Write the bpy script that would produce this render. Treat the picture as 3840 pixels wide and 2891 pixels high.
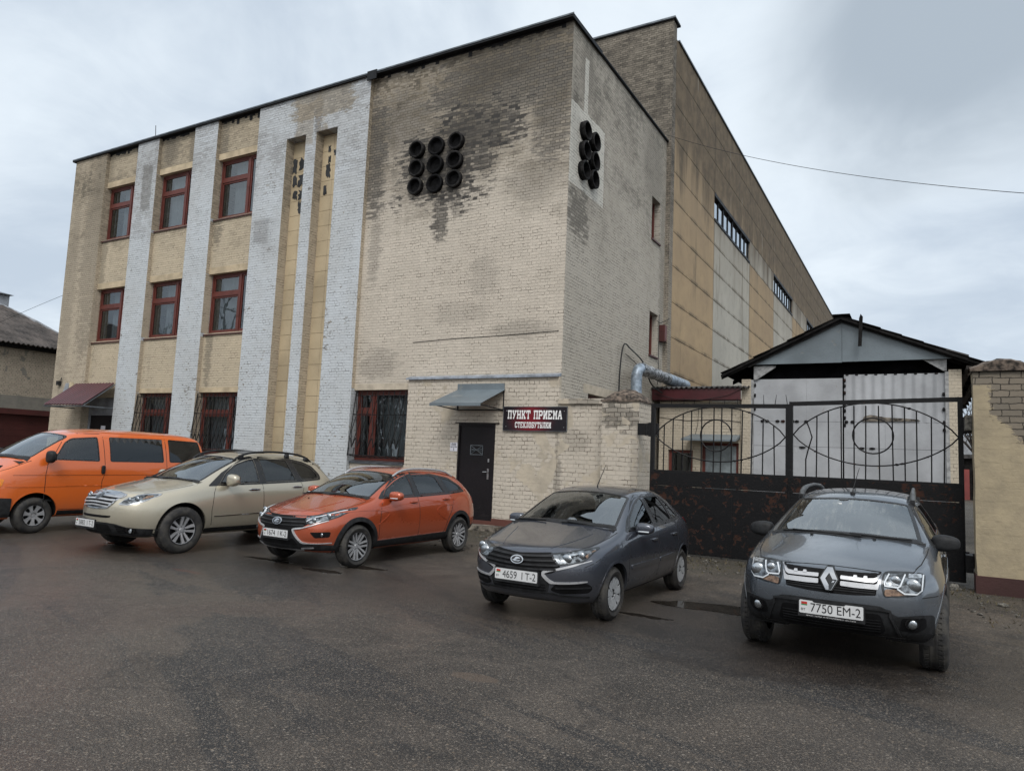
import bpy, bmesh, math, random
from math import sin, cos, pi, radians, sqrt, atan2
from mathutils import Vector, Matrix
from mathutils.bvhtree import BVHTree
from mathutils.geometry import delaunay_2d_cdt

for o in list(bpy.data.objects):
    bpy.data.objects.remove(o)
random.seed(7)
SC = bpy.context.scene
COL = SC.collection

# ------------------------------------------------------------------ camera
cam = bpy.data.cameras.new('camera')
cam.sensor_width = 36.0
cam.lens = 25.243
cam.clip_end = 2000
camo = bpy.data.objects.new('camera', cam)
COL.objects.link(camo)
camo.matrix_world = Matrix(((0.8693, 0.0127, 0.4940, 0.0),
                            (0.4924, -0.1079, -0.8637, 0.0),
                            (0.0423, 0.9941, -0.1000, 1.75),
                            (0, 0, 0, 1)))
SC.camera = camo

# ------------------------------------------------------------------ exposure, sky, sun
SC.view_settings.view_transform = 'Standard'
SC.view_settings.look = 'None'
SC.view_settings.exposure = 0.37
SC.view_settings.gamma = 1.0
SUN_DIR = Vector((0.30, -0.62, 0.73)).normalized()
sun = bpy.data.lights.new('sun', 'SUN')
sun.energy = 1.3
sun.angle = radians(24)
sun.color = (1.0, 0.968, 0.93)
suno = bpy.data.objects.new('sun', sun)
COL.objects.link(suno)
suno.rotation_euler = SUN_DIR.to_track_quat('Z', 'Y').to_euler()


class NT:
    """small helper to wire shader nodes"""
    def __init__(s, tree):
        s.t = tree
        s.n = tree.nodes
        s.l = tree.links

    def new(s, typ, **kw):
        n = s.n.new(typ)
        for k, v in kw.items():
            setattr(n, k, v)
        return n

    def put(s, sock, v):
        if v is None:
            return
        if hasattr(v, 'is_linked') or hasattr(v, 'links'):
            s.l.new(v, sock)
        else:
            if sock.type == 'RGBA' and not hasattr(v, '__len__'):
                v = (v, v, v, 1)
            if sock.type == 'RGBA' and len(v) == 3:
                v = (*v, 1)
            sock.default_value = v

    def math(s, op, a, b=None, c=None, clamp=False):
        n = s.new('ShaderNodeMath', operation=op, use_clamp=clamp)
        s.put(n.inputs[0], a)
        s.put(n.inputs[1], b)
        s.put(n.inputs[2], c)
        return n.outputs[0]

    def mix(s, f, a, b, blend='MIX'):
        n = s.new('ShaderNodeMix', data_type='RGBA', blend_type=blend)
        n.clamp_factor = True
        s.put(n.inputs[0], f)
        s.put(n.inputs[6], a)
        s.put(n.inputs[7], b)
        return n.outputs[2]

    def mixf(s, f, a, b):
        n = s.new('ShaderNodeMix', data_type='FLOAT')
        s.put(n.inputs[0], f)
        s.put(n.inputs[2], a)
        s.put(n.inputs[3], b)
        return n.outputs[0]

    def noise(s, vec, scale, detail=3, rough=0.55, dist=0.0, out=0):
        n = s.new('ShaderNodeTexNoise')
        s.put(n.inputs['Vector'], vec)
        n.inputs['Scale'].default_value = scale
        n.inputs['Detail'].default_value = detail
        n.inputs['Roughness'].default_value = rough
        n.inputs['Distortion'].default_value = dist
        return n.outputs[out]

    def voro(s, vec, scale, feature='F1', out=0, rnd=1.0):
        n = s.new('ShaderNodeTexVoronoi', feature=feature)
        s.put(n.inputs['Vector'], vec)
        n.inputs['Scale'].default_value = scale
        n.inputs['Randomness'].default_value = rnd
        return n.outputs[out]

    def ss(s, v, a, b, lo=0.0, hi=1.0):
        n = s.new('ShaderNodeMapRange', interpolation_type='SMOOTHSTEP')
        s.put(n.inputs[0], v)
        n.inputs[1].default_value = a
        n.inputs[2].default_value = b
        n.inputs[3].default_value = lo
        n.inputs[4].default_value = hi
        return n.outputs[0]

    def lin(s, v, a, b, lo=0.0, hi=1.0):
        n = s.new('ShaderNodeMapRange')
        s.put(n.inputs[0], v)
        n.inputs[1].default_value = a
        n.inputs[2].default_value = b
        n.inputs[3].default_value = lo
        n.inputs[4].default_value = hi
        return n.outputs[0]

    def xyz(s, v):
        n = s.new('ShaderNodeSeparateXYZ')
        s.put(n.inputs[0], v)
        return n.outputs[0], n.outputs[1], n.outputs[2]

    def comb(s, x, y, z):
        n = s.new('ShaderNodeCombineXYZ')
        s.put(n.inputs[0], x)
        s.put(n.inputs[1], y)
        s.put(n.inputs[2], z)
        return n.outputs[0]

    def vmul(s, v, f):
        n = s.new('ShaderNodeVectorMath', operation='MULTIPLY')
        s.put(n.inputs[0], v)
        s.put(n.inputs[1], f)
        return n.outputs[0]

    def vadd(s, v, f):
        n = s.new('ShaderNodeVectorMath', operation='ADD')
        s.put(n.inputs[0], v)
        s.put(n.inputs[1], f)
        return n.outputs[0]

    def pos(s):
        return s.new('ShaderNodeNewGeometry').outputs['Position']

    def obj(s):
        return s.new('ShaderNodeTexCoord').outputs['Object']

    def bump(s, h, strength=0.4, dist=0.01, normal=None):
        n = s.new('ShaderNodeBump')
        n.inputs['Strength'].default_value = strength
        n.inputs['Distance'].default_value = dist
        s.put(n.inputs['Height'], h)
        s.put(n.inputs['Normal'], normal)
        return n.outputs[0]


def build_world():
    w = bpy.data.worlds.new('World')
    SC.world = w
    w.use_nodes = True
    w.node_tree.nodes.clear()
    T = NT(w.node_tree)
    d = T.new('ShaderNodeTexCoord').outputs['Generated']
    sky = T.new('ShaderNodeTexSky', sky_type='NISHITA')
    sky.sun_disc = False
    sky.sun_elevation = math.asin(SUN_DIR.z)
    sky.sun_rotation = atan2(SUN_DIR.x, SUN_DIR.y)
    x, y, z = T.xyz(d)
    # cloud layer: project the direction on a flat ceiling so that clouds shrink towards the horizon
    zz = T.math('ADD', T.math('MAXIMUM', z, 0.0), 0.28)
    p = T.comb(T.math('DIVIDE', x, zz), T.math('DIVIDE', y, zz), 0.37)
    n1 = T.noise(p, 1.3, 6, 0.55, 0.5)
    n2 = T.noise(T.vadd(p, (3.7, 1.3, 0)), 0.62, 4, 0.5, 0.4)
    n3 = T.noise(T.vadd(p, (1.1, 6.4, 2.0)), 3.6, 6, 0.6, 0.7)
    cl = T.math('ADD', T.math('ADD', T.math('MULTIPLY', n1, 0.42), T.math('MULTIPLY', n2, 0.40)), T.math('MULTIPLY', n3, 0.18))
    f = T.ss(cl, 0.40, 0.59)
    # thicker bank of cloud high on the right of the hall, broken at its edge
    dd = T.new('ShaderNodeVectorMath', operation='DOT_PRODUCT')
    T.put(dd.inputs[0], d)
    dd.inputs[1].default_value = Vector((0.20, 0.86, 0.47)).normalized()
    bank = T.math('ADD', dd.outputs['Value'], T.math('ADD', T.math('MULTIPLY_ADD', n2, 0.34, -0.17), T.math('MULTIPLY_ADD', n1, 0.26, -0.13)))
    bank = T.ss(bank, 0.955, 1.05)
    light = T.mix(f, (6.0, 6.95, 8.1), (9.1, 10.0, 10.8))
    col = T.mix(T.math('MULTIPLY', bank, 0.90), light, (4.3, 5.05, 5.85))
    # an overcast sky glows round the hidden sun and at the zenith
    ds = T.new('ShaderNodeVectorMath', operation='DOT_PRODUCT')
    T.put(ds.inputs[0], d)
    ds.inputs[1].default_value = SUN_DIR
    g = T.ss(ds.outputs['Value'], 0.18, 0.95)
    col = T.mix(g, col, (13.0, 13.2, 13.2))
    fin = T.mix(0.94, sky.outputs[0], col)
    bg = T.new('ShaderNodeBackground')
    bg.inputs['Strength'].default_value = 0.075
    T.put(bg.inputs['Color'], fin)
    out = T.new('ShaderNodeOutputWorld')
    T.l.new(bg.outputs[0], out.inputs[0])


build_world()

# ------------------------------------------------------------------ materials
MATS = {}


def newmat(name):
    m = bpy.data.materials.new(name)
    m.use_nodes = True
    m.node_tree.nodes.clear()
    T = NT(m.node_tree)
    out = T.new('ShaderNodeOutputMaterial')
    b = T.new('ShaderNodeBsdfPrincipled')
    T.l.new(b.outputs[0], out.inputs[0])
    MATS[name] = m
    return m, T, b, out


def M(name, col, rough=0.5, metal=0.0, var=0.12, scale=8.0, bump=0.0, coat=0.0, spec=0.5, col2=None, obj=True):
    """plain surface with a little procedural unevenness"""
    if name in MATS:
        return MATS[name]
    m, T, b, out = newmat(name)
    v = T.obj() if obj else T.pos()
    n = T.noise(v, scale, 4, 0.6)
    c2 = col2 if col2 else tuple(max(0, c * (1 - 2.2 * var)) for c in col)
    c1 = tuple(c * (1 + var * 0.5) for c in col)
    T.put(b.inputs['Base Color'], T.mix(T.ss(n, 0.3, 0.7), c2, c1))
    T.put(b.inputs['Roughness'], T.lin(T.noise(v, scale * 2.3, 3), 0.3, 0.7, max(0.02, rough - 0.06), min(1, rough + 0.08)))
    b.inputs['Metallic'].default_value = metal
    b.inputs['Specular IOR Level'].default_value = spec
    b.inputs['Coat Weight'].default_value = coat
    b.inputs['Coat Roughness'].default_value = 0.04
    if bump:
        T.put(b.inputs['Normal'], T.bump(T.noise(v, scale * 4, 4), bump, 0.01))
    return m


def wall_uv(T):
    """(along the wall, height) from world position, for walls facing y or x"""
    g = T.new('ShaderNodeNewGeometry')
    x, y, z = T.xyz(g.outputs['Position'])
    nx, ny, nz = T.xyz(g.outputs['True Normal'])
    side = T.math('GREATER_THAN', T.math('ABSOLUTE', nx), 0.6)
    u = T.mixf(side, x, y)
    return u, z, g.outputs['Position'], side


def brick_mat(name, ca, cb, mortar, gap=0.75, grime=0.5, top=0.4, spots=(), row=0.0795, bw=0.262, hdr=0.5, flecks=0.0, grime_col=(0.075, 0.07, 0.06),
              film_col=(0.19, 0.16, 0.115), streak=0.4, peel=None, rough=0.85, bumps=0.75, plaster=None, white=()):
    m, T, b, out = newmat(name)
    u, z, P, side = wall_uv(T)
    w1 = T.noise(P, 2.2, 3, 0.6)
    w2 = T.noise(T.vadd(P, (9.1, 4.2, 7.7)), 9.0, 2, 0.6)
    w3 = T.noise(T.vadd(P, (1.7, 8.2, 3.1)), 24.0, 2, 0.6)
    uu = T.math('ADD', u, T.math('ADD', T.math('MULTIPLY_ADD', w2, 0.05, -0.025), T.math('MULTIPLY_ADD', w3, 0.02, -0.01)))
    zz = T.math('ADD', z, T.math('MULTIPLY_ADD', w1, 0.05, -0.025))
    zz = T.math('ADD', zz, T.math('ADD', T.math('MULTIPLY_ADD', w2, 0.022, -0.011), T.math('MULTIPLY_ADD', w3, 0.014, -0.007)))
    vec = T.comb(uu, zz, 0.0)
    br = T.new('ShaderNodeTexBrick')
    br.offset = 0.5
    br.squash = hdr
    br.squash_frequency = 2
    T.put(br.inputs['Vector'], vec)
    br.inputs['Color1'].default_value = (0, 0, 0, 1)
    br.inputs['Color2'].default_value = (1, 1, 1, 1)
    br.inputs['Mortar'].default_value = (0.5, 0.5, 0.5, 1)
    br.inputs['Scale'].default_value = 1.0
    br.inputs['Mortar Size'].default_value = row * 0.075
    br.inputs['Mortar Smooth'].default_value = 0.12
    br.inputs['Bias'].default_value = 0.0
    br.inputs['Brick Width'].default_value = bw
    br.inputs['Row Height'].default_value = row
    fac = br.outputs['Fac']
    rnd = br.outputs['Color']
    big = T.noise(P, 0.55, 4, 0.6)
    fine = T.noise(P, 38.0, 3, 0.6)
    # how open the joints are varies from brick to brick
    jn = T.noise(T.comb(T.math('MULTIPLY', u, 3.2), T.math('MULTIPLY', z, 6.0), 0.3), 1.0, 6, 0.82)
    joint = T.math('MULTIPLY', fac, T.ss(jn, 0.70 - gap * 0.30, 0.76 - gap * 0.25, 0.12, 1.0))
    c = T.mix(T.math('MULTIPLY', rnd, 0.75), ca, cb)
    c = T.mix(T.ss(big, 0.32, 0.72), T.mix(0.22, c, (0.30, 0.27, 0.22)), c)
    c = T.mix(T.ss(fine, 0.55, 0.8, 0, 0.22), c, (0.2, 0.18, 0.15))
    if flecks:
        fk = T.noise(T.comb(T.math('MULTIPLY', u, 6.0), T.math('MULTIPLY', z, 11.0), 4.4), 1.0, 4, 0.6)
        fz = T.noise(T.vadd(P, (2.2, 9.9, 5.5)), 0.7, 4, 0.6)
        fm = T.ss(T.math('ADD', fk, T.math('MULTIPLY_ADD', fz, 0.5, -0.25)), 0.655, 0.70)
        c = T.mix(T.math('MULTIPLY', fm, flecks), c, T.mix(rnd, (0.12, 0.11, 0.10), (0.30, 0.27, 0.22)))
    # weathering: a brown film that thickens towards the eaves, soot smeared along the courses, rain streaks
    sv = T.comb(T.math('MULTIPLY', u, 2.3), T.math('MULTIPLY', z, 0.30), T.math('MULTIPLY', side, 5.3))
    s1 = T.noise(sv, 1.0, 6, 0.68, 0.4)
    s2 = T.noise(T.comb(T.math('MULTIPLY', u, 0.55), T.math('MULTIPLY', z, 0.8), 2.2), 1.0, 7, 0.70, 0.6)
    s3 = T.noise(T.comb(T.math('MULTIPLY', u, 1.6), T.math('MULTIPLY', z, 7.5), T.math('MULTIPLY_ADD', side, 3.0, 1.0)), 1.0, 5, 0.72, 0.3)
    mot = T.math('ADD', T.math('MULTIPLY', s2, 0.62), T.math('MULTIPLY', s3, 0.38))
    hz = T.ss(T.math('ADD', z, T.math('MULTIPLY_ADD', s2, 7.0, -3.5)), 7.2, 12.4, 0.0, top)
    film = T.math('MULTIPLY', hz, T.ss(T.math('ADD', mot, T.math('MULTIPLY_ADD', rnd, 0.14, -0.07)), 0.32, 0.60, 0.30, 1.0), clamp=True)
    c = T.mix(film, c, film_col)
    g = T.math('MULTIPLY', T.ss(T.math('ADD', T.math('MULTIPLY', s1, streak), T.math('MULTIPLY', mot, 1 - streak)), 0.615 - 0.16 * grime, 0.80 - 0.16 * grime), grime)
    g2 = T.math('MULTIPLY', T.ss(T.math('ADD', mot, T.math('ADD', T.math('MULTIPLY', T.math('SUBTRACT', s1, 0.5), 0.35), T.math('MULTIPLY_ADD', rnd, 0.12, -0.06))), 0.50, 0.62), T.math('MULTIPLY', hz, 0.85))
    g = T.math('MAXIMUM', g, g2)
    for (u0, z0, ru, rz, k) in spots:
        du = T.math('DIVIDE', T.math('SUBTRACT', u, u0), ru)
        dz = T.math('DIVIDE', T.math('SUBTRACT', z, z0), rz)
        r = T.math('SQRT', T.math('ADD', T.math('MULTIPLY', du, du), T.math('MULTIPLY', dz, dz)))
        r = T.math('ADD', r, T.math('MULTIPLY_ADD', s2, 1.6, -0.8))
        r = T.math('ADD', r, T.math('MULTIPLY_ADD', s3, 2.0, -1.0))
        r = T.math('ADD', r, T.math('MULTIPLY_ADD', rnd, 0.42, -0.21))
        sp = T.ss(r, 1.08, 0.58)
        g = T.math('MAXIMUM', g, T.math('MULTIPLY', sp, k))
    # soot clings to joints and rough edges first and skips single bricks
    g = T.math('MULTIPLY', g, T.mixf(rnd, 1.0, 0.68), clamp=True)
    g = T.math('ADD', g, T.math('MULTIPLY', T.math('MULTIPLY', fac, g), 0.6), clamp=True)
    c = T.mix(g, c, grime_col)
    if white:
        for (u0, z0, ru, rz, cw) in white:
            e = T.math('MAXIMUM', T.math('DIVIDE', T.math('ABSOLUTE', T.math('SUBTRACT', uu, u0)), ru),
                       T.math('DIVIDE', T.math('ABSOLUTE', T.math('SUBTRACT', zz, z0)), rz))
            c = T.mix(T.math('MULTIPLY', T.math('LESS_THAN', T.math('ADD', e, T.math('MULTIPLY_ADD', w1, 0.12, -0.06)), 1.0), 0.90), c, T.mix(T.math('MULTIPLY', g, 0.22), cw, grime_col))
    if peel:
        for (u0, z0, ru, rz, k, pc) in peel:
            du = T.math('DIVIDE', T.math('ABSOLUTE', T.math('SUBTRACT', u, u0)), ru)
            dz = T.math('DIVIDE', T.math('ABSOLUTE', T.math('SUBTRACT', z, z0)), rz)
            r = T.math('ADD', T.math('MAXIMUM', du, dz), T.math('MULTIPLY_ADD', jn, 1.6, -0.8))
            pf = T.math('MULTIPLY', T.ss(r, 1.05, 0.85), k)
            c = T.mix(pf, c, T.mix(rnd, pc, tuple(q * 0.6 for q in pc)))
    if plaster:
        pn = T.math('ADD', T.noise(P, 1.35, 5, 0.6, 0.4), 0.0)
        pm = plaster(T, u, z, pn, jn)
        joint = T.math('MULTIPLY', joint, T.math('SUBTRACT', 1.0, pm[0]))
        fac = T.math('MULTIPLY', fac, T.math('SUBTRACT', 1.0, pm[0]))
        c = T.mix(pm[0], c, T.mix(T.ss(T.noise(P, 3.0, 5, 0.65), 0.3, 0.75), pm[1], pm[2]))
    c = T.mix(T.math('MULTIPLY', joint, 0.92), c, mortar)
    T.put(b.inputs['Base Color'], c)
    b.inputs['Roughness'].default_value = rough
    b.inputs['Specular IOR Level'].default_value = 0.25
    hgt = T.math('SUBTRACT', T.math('MULTIPLY', T.noise(P, 16.0, 4, 0.6), 0.5), T.math('MULTIPLY', fac, 1.0))
    hgt = T.math('ADD', hgt, T.math('MULTIPLY', rnd, 0.25))
    T.put(b.inputs['Normal'], T.bump(hgt, bumps, 0.018))
    return m


# ------------------------------------------------------------------ mesh helpers
class MB:
    def __init__(s):
        s.v = []
        s.f = []

    def add(s, pts, faces):
        k = len(s.v)
        s.v += [tuple(p) for p in pts]
        s.f += [tuple(i + k for i in f) for f in faces]
        return s

    def box(s, x0, x1, y0, y1, z0, z1):
        return s.add([(x0, y0, z0), (x1, y0, z0), (x1, y1, z0), (x0, y1, z0), (x0, y0, z1), (x1, y0, z1), (x1, y1, z1), (x0, y1, z1)],
                     [(0, 3, 2, 1), (4, 5, 6, 7), (0, 1, 5, 4), (1, 2, 6, 5), (2, 3, 7, 6), (3, 0, 4, 7)])

    def hexa(s, p):
        return s.add(p, [(0, 3, 2, 1), (4, 5, 6, 7), (0, 1, 5, 4), (1, 2, 6, 5), (2, 3, 7, 6), (3, 0, 4, 7)])

    def poly(s, pts):
        return s.add(pts, [tuple(range(len(pts)))])

    def prism(s, pts, axis, a, b):
        """extrude a 2-D outline along an axis; pts are given in the other two axes in x,y,z order"""
        def P(p, h):
            q = list(p)
            q.insert(axis, h)
            return tuple(q)
        n = len(pts)
        area = sum(pts[i][0] * pts[(i + 1) % n][1] - pts[(i + 1) % n][0] * pts[i][1] for i in range(n))
        if (area > 0) == (axis == 1):
            pts = pts[::-1]
        A = [P(p, a) for p in pts]
        B = [P(p, b) for p in pts]
        fs = [tuple(reversed(range(n))), tuple(range(n, 2 * n))]
        fs += [(i, (i + 1) % n, (i + 1) % n + n, i + n) for i in range(n)]
        if a > b:
            fs = [tuple(reversed(f)) for f in fs]
        return s.add(A + B, fs)

    def tube(s, pts, r, n=8, closed=False, r1=None):
        pts = [Vector(p) for p in pts]
        m = len(pts)
        rings = []
        prev = None
        for i, p in enumerate(pts):
            if closed:
                t = (pts[(i + 1) % m] - pts[i - 1]).normalized()
            else:
                t = (pts[min(i + 1, m - 1)] - pts[max(i - 1, 0)]).normalized()
            if prev is None:
                a = Vector((0, 0, 1)) if abs(t.z) < 0.9 else Vector((1, 0, 0))
                e = t.cross(a).normalized()
            else:
                e = (prev - t * prev.dot(t)).normalized()
            prev = e
            f = t.cross(e)
            rr = r if r1 is None else r + (r1 - r) * i / max(1, m - 1)
            rings.append([p + (e * cos(2 * pi * k / n) + f * sin(2 * pi * k / n)) * rr for k in range(n)])
        base = [q for ring in rings for q in ring]
        fs = []
        for i in range(m if closed else m - 1):
            j = (i + 1) % m
            for k in range(n):
                l = (k + 1) % n
                fs.append((i * n + k, i * n + l, j * n + l, j * n + k))
        if not closed:
            fs.append(tuple(reversed(range(n))))
            fs.append(tuple(range((m - 1) * n, m * n)))
        return s.add(base, fs)

    def lathe(s, prof, c, ax, n=32, arc=2 * pi, cap=False):
        """revolve (radius, height) pairs about axis ax through c"""
        c = Vector(c)
        ax = Vector(ax).normalized()
        a = Vector((0, 0, 1)) if abs(ax.z) < 0.9 else Vector((1, 0, 0))
        e = a.cross(ax).normalized()
        f = ax.cross(e)
        m = len(prof)
        vs = []
        for k in range(n):
            t = arc * k / n
            d = e * cos(t) + f * sin(t)
            vs += [c + d * r + ax * h for r, h in prof]
        fs = []
        for k in range(n):
            l = (k + 1) % n
            for i in range(m - 1):
                fs.append((k * m + i, l * m + i, l * m + i + 1, k * m + i + 1))
        if cap:
            fs.append(tuple(k * m + m - 1 for k in range(n)))
        return s.add(vs, fs)

    def sphere(s, c, r, n=12, sc=(1, 1, 1)):
        prof = [(max(1e-4, r * sin(pi * i / n)), -r * cos(pi * i / n)) for i in range(n + 1)]
        k = len(s.v)
        s.lathe(prof, (0, 0, 0), (0, 0, 1), n * 2)
        for i in range(k, len(s.v)):
            v = s.v[i]
            s.v[i] = (c[0] + v[0] * sc[0], c[1] + v[1] * sc[1], c[2] + v[2] * sc[2])
        return s

    def each(s, name, mat, parent=None, label=None, tol=0.006, **kw):
        """one object for every separate piece"""
        par = list(range(len(s.f)))

        def find(i):
            while par[i] != i:
                par[i] = par[par[i]]
                i = par[i]
            return i
        own = {}
        for i, f in enumerate(s.f):
            for v in f:
                if v in own:
                    par[find(i)] = find(own[v])
                own[v] = i
        comp = {}
        for i in range(len(s.f)):
            comp.setdefault(find(i), []).append(i)
        bx = []
        for k, fs in comp.items():
            vs = {v for i in fs for v in s.f[i]}
            bx.append([[min(s.v[v][a] for v in vs) - tol for a in range(3)], [max(s.v[v][a] for v in vs) + tol for a in range(3)], fs])
        merged = True
        while merged:
            merged = False
            for i in range(len(bx)):
                for j in range(i + 1, len(bx)):
                    if all(bx[i][0][a] <= bx[j][1][a] and bx[j][0][a] <= bx[i][1][a] for a in range(3)):
                        bx[i] = [[min(bx[i][0][a], bx[j][0][a]) for a in range(3)], [max(bx[i][1][a], bx[j][1][a]) for a in range(3)], bx[i][2] + bx[j][2]]
                        del bx[j]
                        merged = True
                        break
                if merged:
                    break
        out = []
        for _, _, fs in bx:
            m = MB()
            mp = {}
            for i in fs:
                for v in s.f[i]:
                    if v not in mp:
                        mp[v] = len(m.v)
                        m.v.append(s.v[v])
                m.f.append(tuple(mp[v] for v in s.f[i]))
            o = m.obj(name, mat, parent, **kw)
            if label:
                o['label'] = label
            out.append(o)
        return out

    def obj(s, name, mat, parent=None, smooth=False, auto=None):
        me = bpy.data.meshes.new(name)
        me.from_pydata(s.v, [], s.f)
        me.validate(clean_customdata=False)
        return link(me, name, mat, parent, smooth, auto)


def link(me, name, mat, parent=None, smooth=False, auto=None):
    me.materials.append(MATS[mat] if isinstance(mat, str) else mat)
    if smooth or auto:
        me.polygons.foreach_set('use_smooth', [True] * len(me.polygons))
        if auto:
            me.set_sharp_from_angle(angle=radians(auto))
    me.update()
    o = bpy.data.objects.new(name, me)
    COL.objects.link(o)
    if parent is not None:
        o.parent = parent
        w = Vector((0, 0, 0))
        q = parent
        loc = False
        while q is not None:
            w = w + q.location
            loc = loc or bool(q.get('local'))
            q = q.parent
        if not loc:
            o.location = -w
    return o


def tag(o, label=None, cat=None, group=None, kind=None):
    if label:
        o['label'] = label
    if cat:
        o['category'] = cat
    if group:
        o['group'] = group
    if kind:
        o['kind'] = kind
    return o


def thing(name, label, cat, loc, group=None, rz=0.0):
    o = bpy.data.objects.new(name, None)
    o.empty_display_size = 0.3
    COL.objects.link(o)
    o.location = loc
    o.rotation_euler = (0, 0, rz)
    return tag(o, label, cat, group)

# ------------------------------------------------------------------ surface library
def ground_mat():
    m, T, b, out = newmat('asphalt')
    P = T.pos()
    x, y, z = T.xyz(P)
    big = T.noise(P, 0.16, 5, 0.6, 0.5)
    mid = T.noise(P, 0.75, 5, 0.65, 0.6)
    # worn tracks and tar-dark strips, drawn out along the driving direction
    rot = T.comb(T.math('ADD', T.math('MULTIPLY', x, 0.20), T.math('MULTIPLY', y, 0.10)),
                 T.math('SUBTRACT', T.math('MULTIPLY', y, 0.85), T.math('MULTIPLY', x, -0.28)), 0.0)
    trk = T.noise(rot, 0.80, 6, 0.60, 1.2)
    v1 = T.voro(P, 130.0, out=1)
    vd = T.voro(P, 130.0, out=0)
    r, g, bl = T.xyz(v1)
    fine = T.noise(P, 320.0, 2, 0.7)
    v2 = T.voro(T.vadd(P, (3.3, 7.7, 0.0)), 52.0, out=1)
    v2d = T.voro(T.vadd(P, (3.3, 7.7, 0.0)), 52.0, out=0)
    r2, g2_, b2_ = T.xyz(v2)
    coarse = T.noise(P, 60.0, 3, 0.75)
    c = T.mix(T.ss(mid, 0.36, 0.66), (0.044, 0.039, 0.035), (0.092, 0.078, 0.066))
    c = T.mix(T.ss(big, 0.42, 0.64, 0, 0.85), c, (0.084, 0.066, 0.052))
    red = T.ss(T.noise(T.vadd(P, (31, 17, 0)), 0.30, 5, 0.62, 0.8), 0.54, 0.68)
    c = T.mix(T.math('MULTIPLY', red, 0.35), c, (0.092, 0.052, 0.041))
    dark = T.ss(trk, 0.50, 0.555)
    edge = T.math('MULTIPLY', dark, T.ss(trk, 0.62, 0.555))
    c = T.mix(T.math('MULTIPLY', dark, 0.85), c, (0.031, 0.032, 0.035))
    c = T.mix(T.math('MULTIPLY', edge, 0.5), c, (0.015, 0.015, 0.016))
    # bare grit along the walls, turning to mossy soil right under them
    grit = T.ss(T.math('ADD', y, T.math('MULTIPLY_ADD', mid, 5.0, -2.5)), 9.6, 11.2)
    c = T.mix(T.math('MULTIPLY', grit, 0.75), c, T.mix(T.ss(T.noise(P, 2.1, 5, 0.7), 0.35, 0.7), (0.036, 0.029, 0.022), (0.135, 0.105, 0.075)))
    moss = T.ss(T.math('ADD', y, T.math('MULTIPLY_ADD', T.noise(P, 1.1, 5, 0.65), 4.0, -2.0)), 11.6, 13.2)
    c = T.mix(T.math('MULTIPLY', moss, 0.65), c, (0.030, 0.031, 0.016))
    # separate stones
    st = T.ss(T.math('ADD', r, T.math('MULTIPLY', mid, 0.25)), 0.84, 0.98)
    c = T.mix(T.math('MULTIPLY', st, 0.7), c, T.mix(g, (0.19, 0.145, 0.105), (0.28, 0.25, 0.215)))
    c = T.mix(T.ss(coarse, 0.36, 0.64, 0, 0.5), c, T.mix(T.ss(mid, 0.3, 0.7), (0.014, 0.013, 0.013), (0.028, 0.023, 0.020)))
    st3 = T.math('MULTIPLY', T.ss(r2, 0.87, 0.93), T.ss(v2d, 0.55, 0.35))
    c = T.mix(T.math('MULTIPLY', st3, 0.8), c, T.mix(g2_, (0.20, 0.15, 0.105), (0.30, 0.265, 0.225)))
    c = T.mix(T.math('MULTIPLY', T.ss(r, 0.22, 0.02), 0.75), c, (0.010, 0.010, 0.010))
    # a few hairline cracks
    cr = T.voro(T.vadd(P, T.vmul(T.noise(P, 1.3, 4, 0.6, out=1), (0.9, 0.9, 0))), 0.42, 'DISTANCE_TO_EDGE')
    crk = T.math('MULTIPLY', T.ss(cr, 0.014, 0.004), T.ss(T.noise(P, 0.5, 3), 0.50, 0.60))
    c = T.mix(T.math('MULTIPLY', crk, 0.35), c, (0.010, 0.009, 0.009))
    # spilled cement and sand
    jit = T.noise(P, 3.0, 5, 0.7)

    def ell(cx, cy, rx, ry, k=1.0):
        dx = T.math('DIVIDE', T.math('SUBTRACT', x, cx), rx)
        dy = T.math('DIVIDE', T.math('SUBTRACT', y, cy), ry)
        q = T.math('SQRT', T.math('ADD', T.math('MULTIPLY', dx, dx), T.math('MULTIPLY', dy, dy)))
        return T.math('ADD', q, T.math('MULTIPLY_ADD', jit, k * 2.0, -k))
    for (cx, cy, rx, ry, col, a) in ((-11.6, 7.62, 0.30, 0.10, (0.155, 0.140, 0.118), 0.85), (-11.3, 7.65, 0.16, 0.05, (0.15, 0.055, 0.035), 0.8), (-8.9, 6.65, 0.4, 0.06, (0.12, 0.05, 0.035), 0.6), (-3.1, 5.05, 0.25, 0.09, (0.13, 0.095, 0.07), 0.6)):
        c = T.mix(T.math('MULTIPLY', T.ss(ell(cx, cy, rx, ry, 1.1), 1.0, 0.8), a), c, col)
    # standing water and the damp round it
    wet = None
    for (cx, cy, rx, ry) in ((-7.6, 7.95, 0.45, 0.14), (-8.9, 8.15, 0.55, 0.10), (-7.4, 8.6, 0.5, 0.15), (-11.9, 7.6, 0.5, 0.12), (1.25, 7.1, 0.16, 0.05), (-2.9, 8.2, 0.35, 0.10)):
        q = T.ss(ell(cx, cy, rx, ry, 1.0), 1.0, 0.86)
        wet = q if wet is None else T.math('MAXIMUM', wet, q)
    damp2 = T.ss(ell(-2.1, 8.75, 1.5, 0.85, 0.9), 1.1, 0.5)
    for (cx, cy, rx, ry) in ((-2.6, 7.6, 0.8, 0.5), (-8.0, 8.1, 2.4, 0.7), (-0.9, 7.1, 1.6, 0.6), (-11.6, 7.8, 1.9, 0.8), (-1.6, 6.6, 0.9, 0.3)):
        damp2 = T.math('MAXIMUM', damp2, T.ss(ell(cx, cy, rx, ry, 0.9), 1.1, 0.5))
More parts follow.
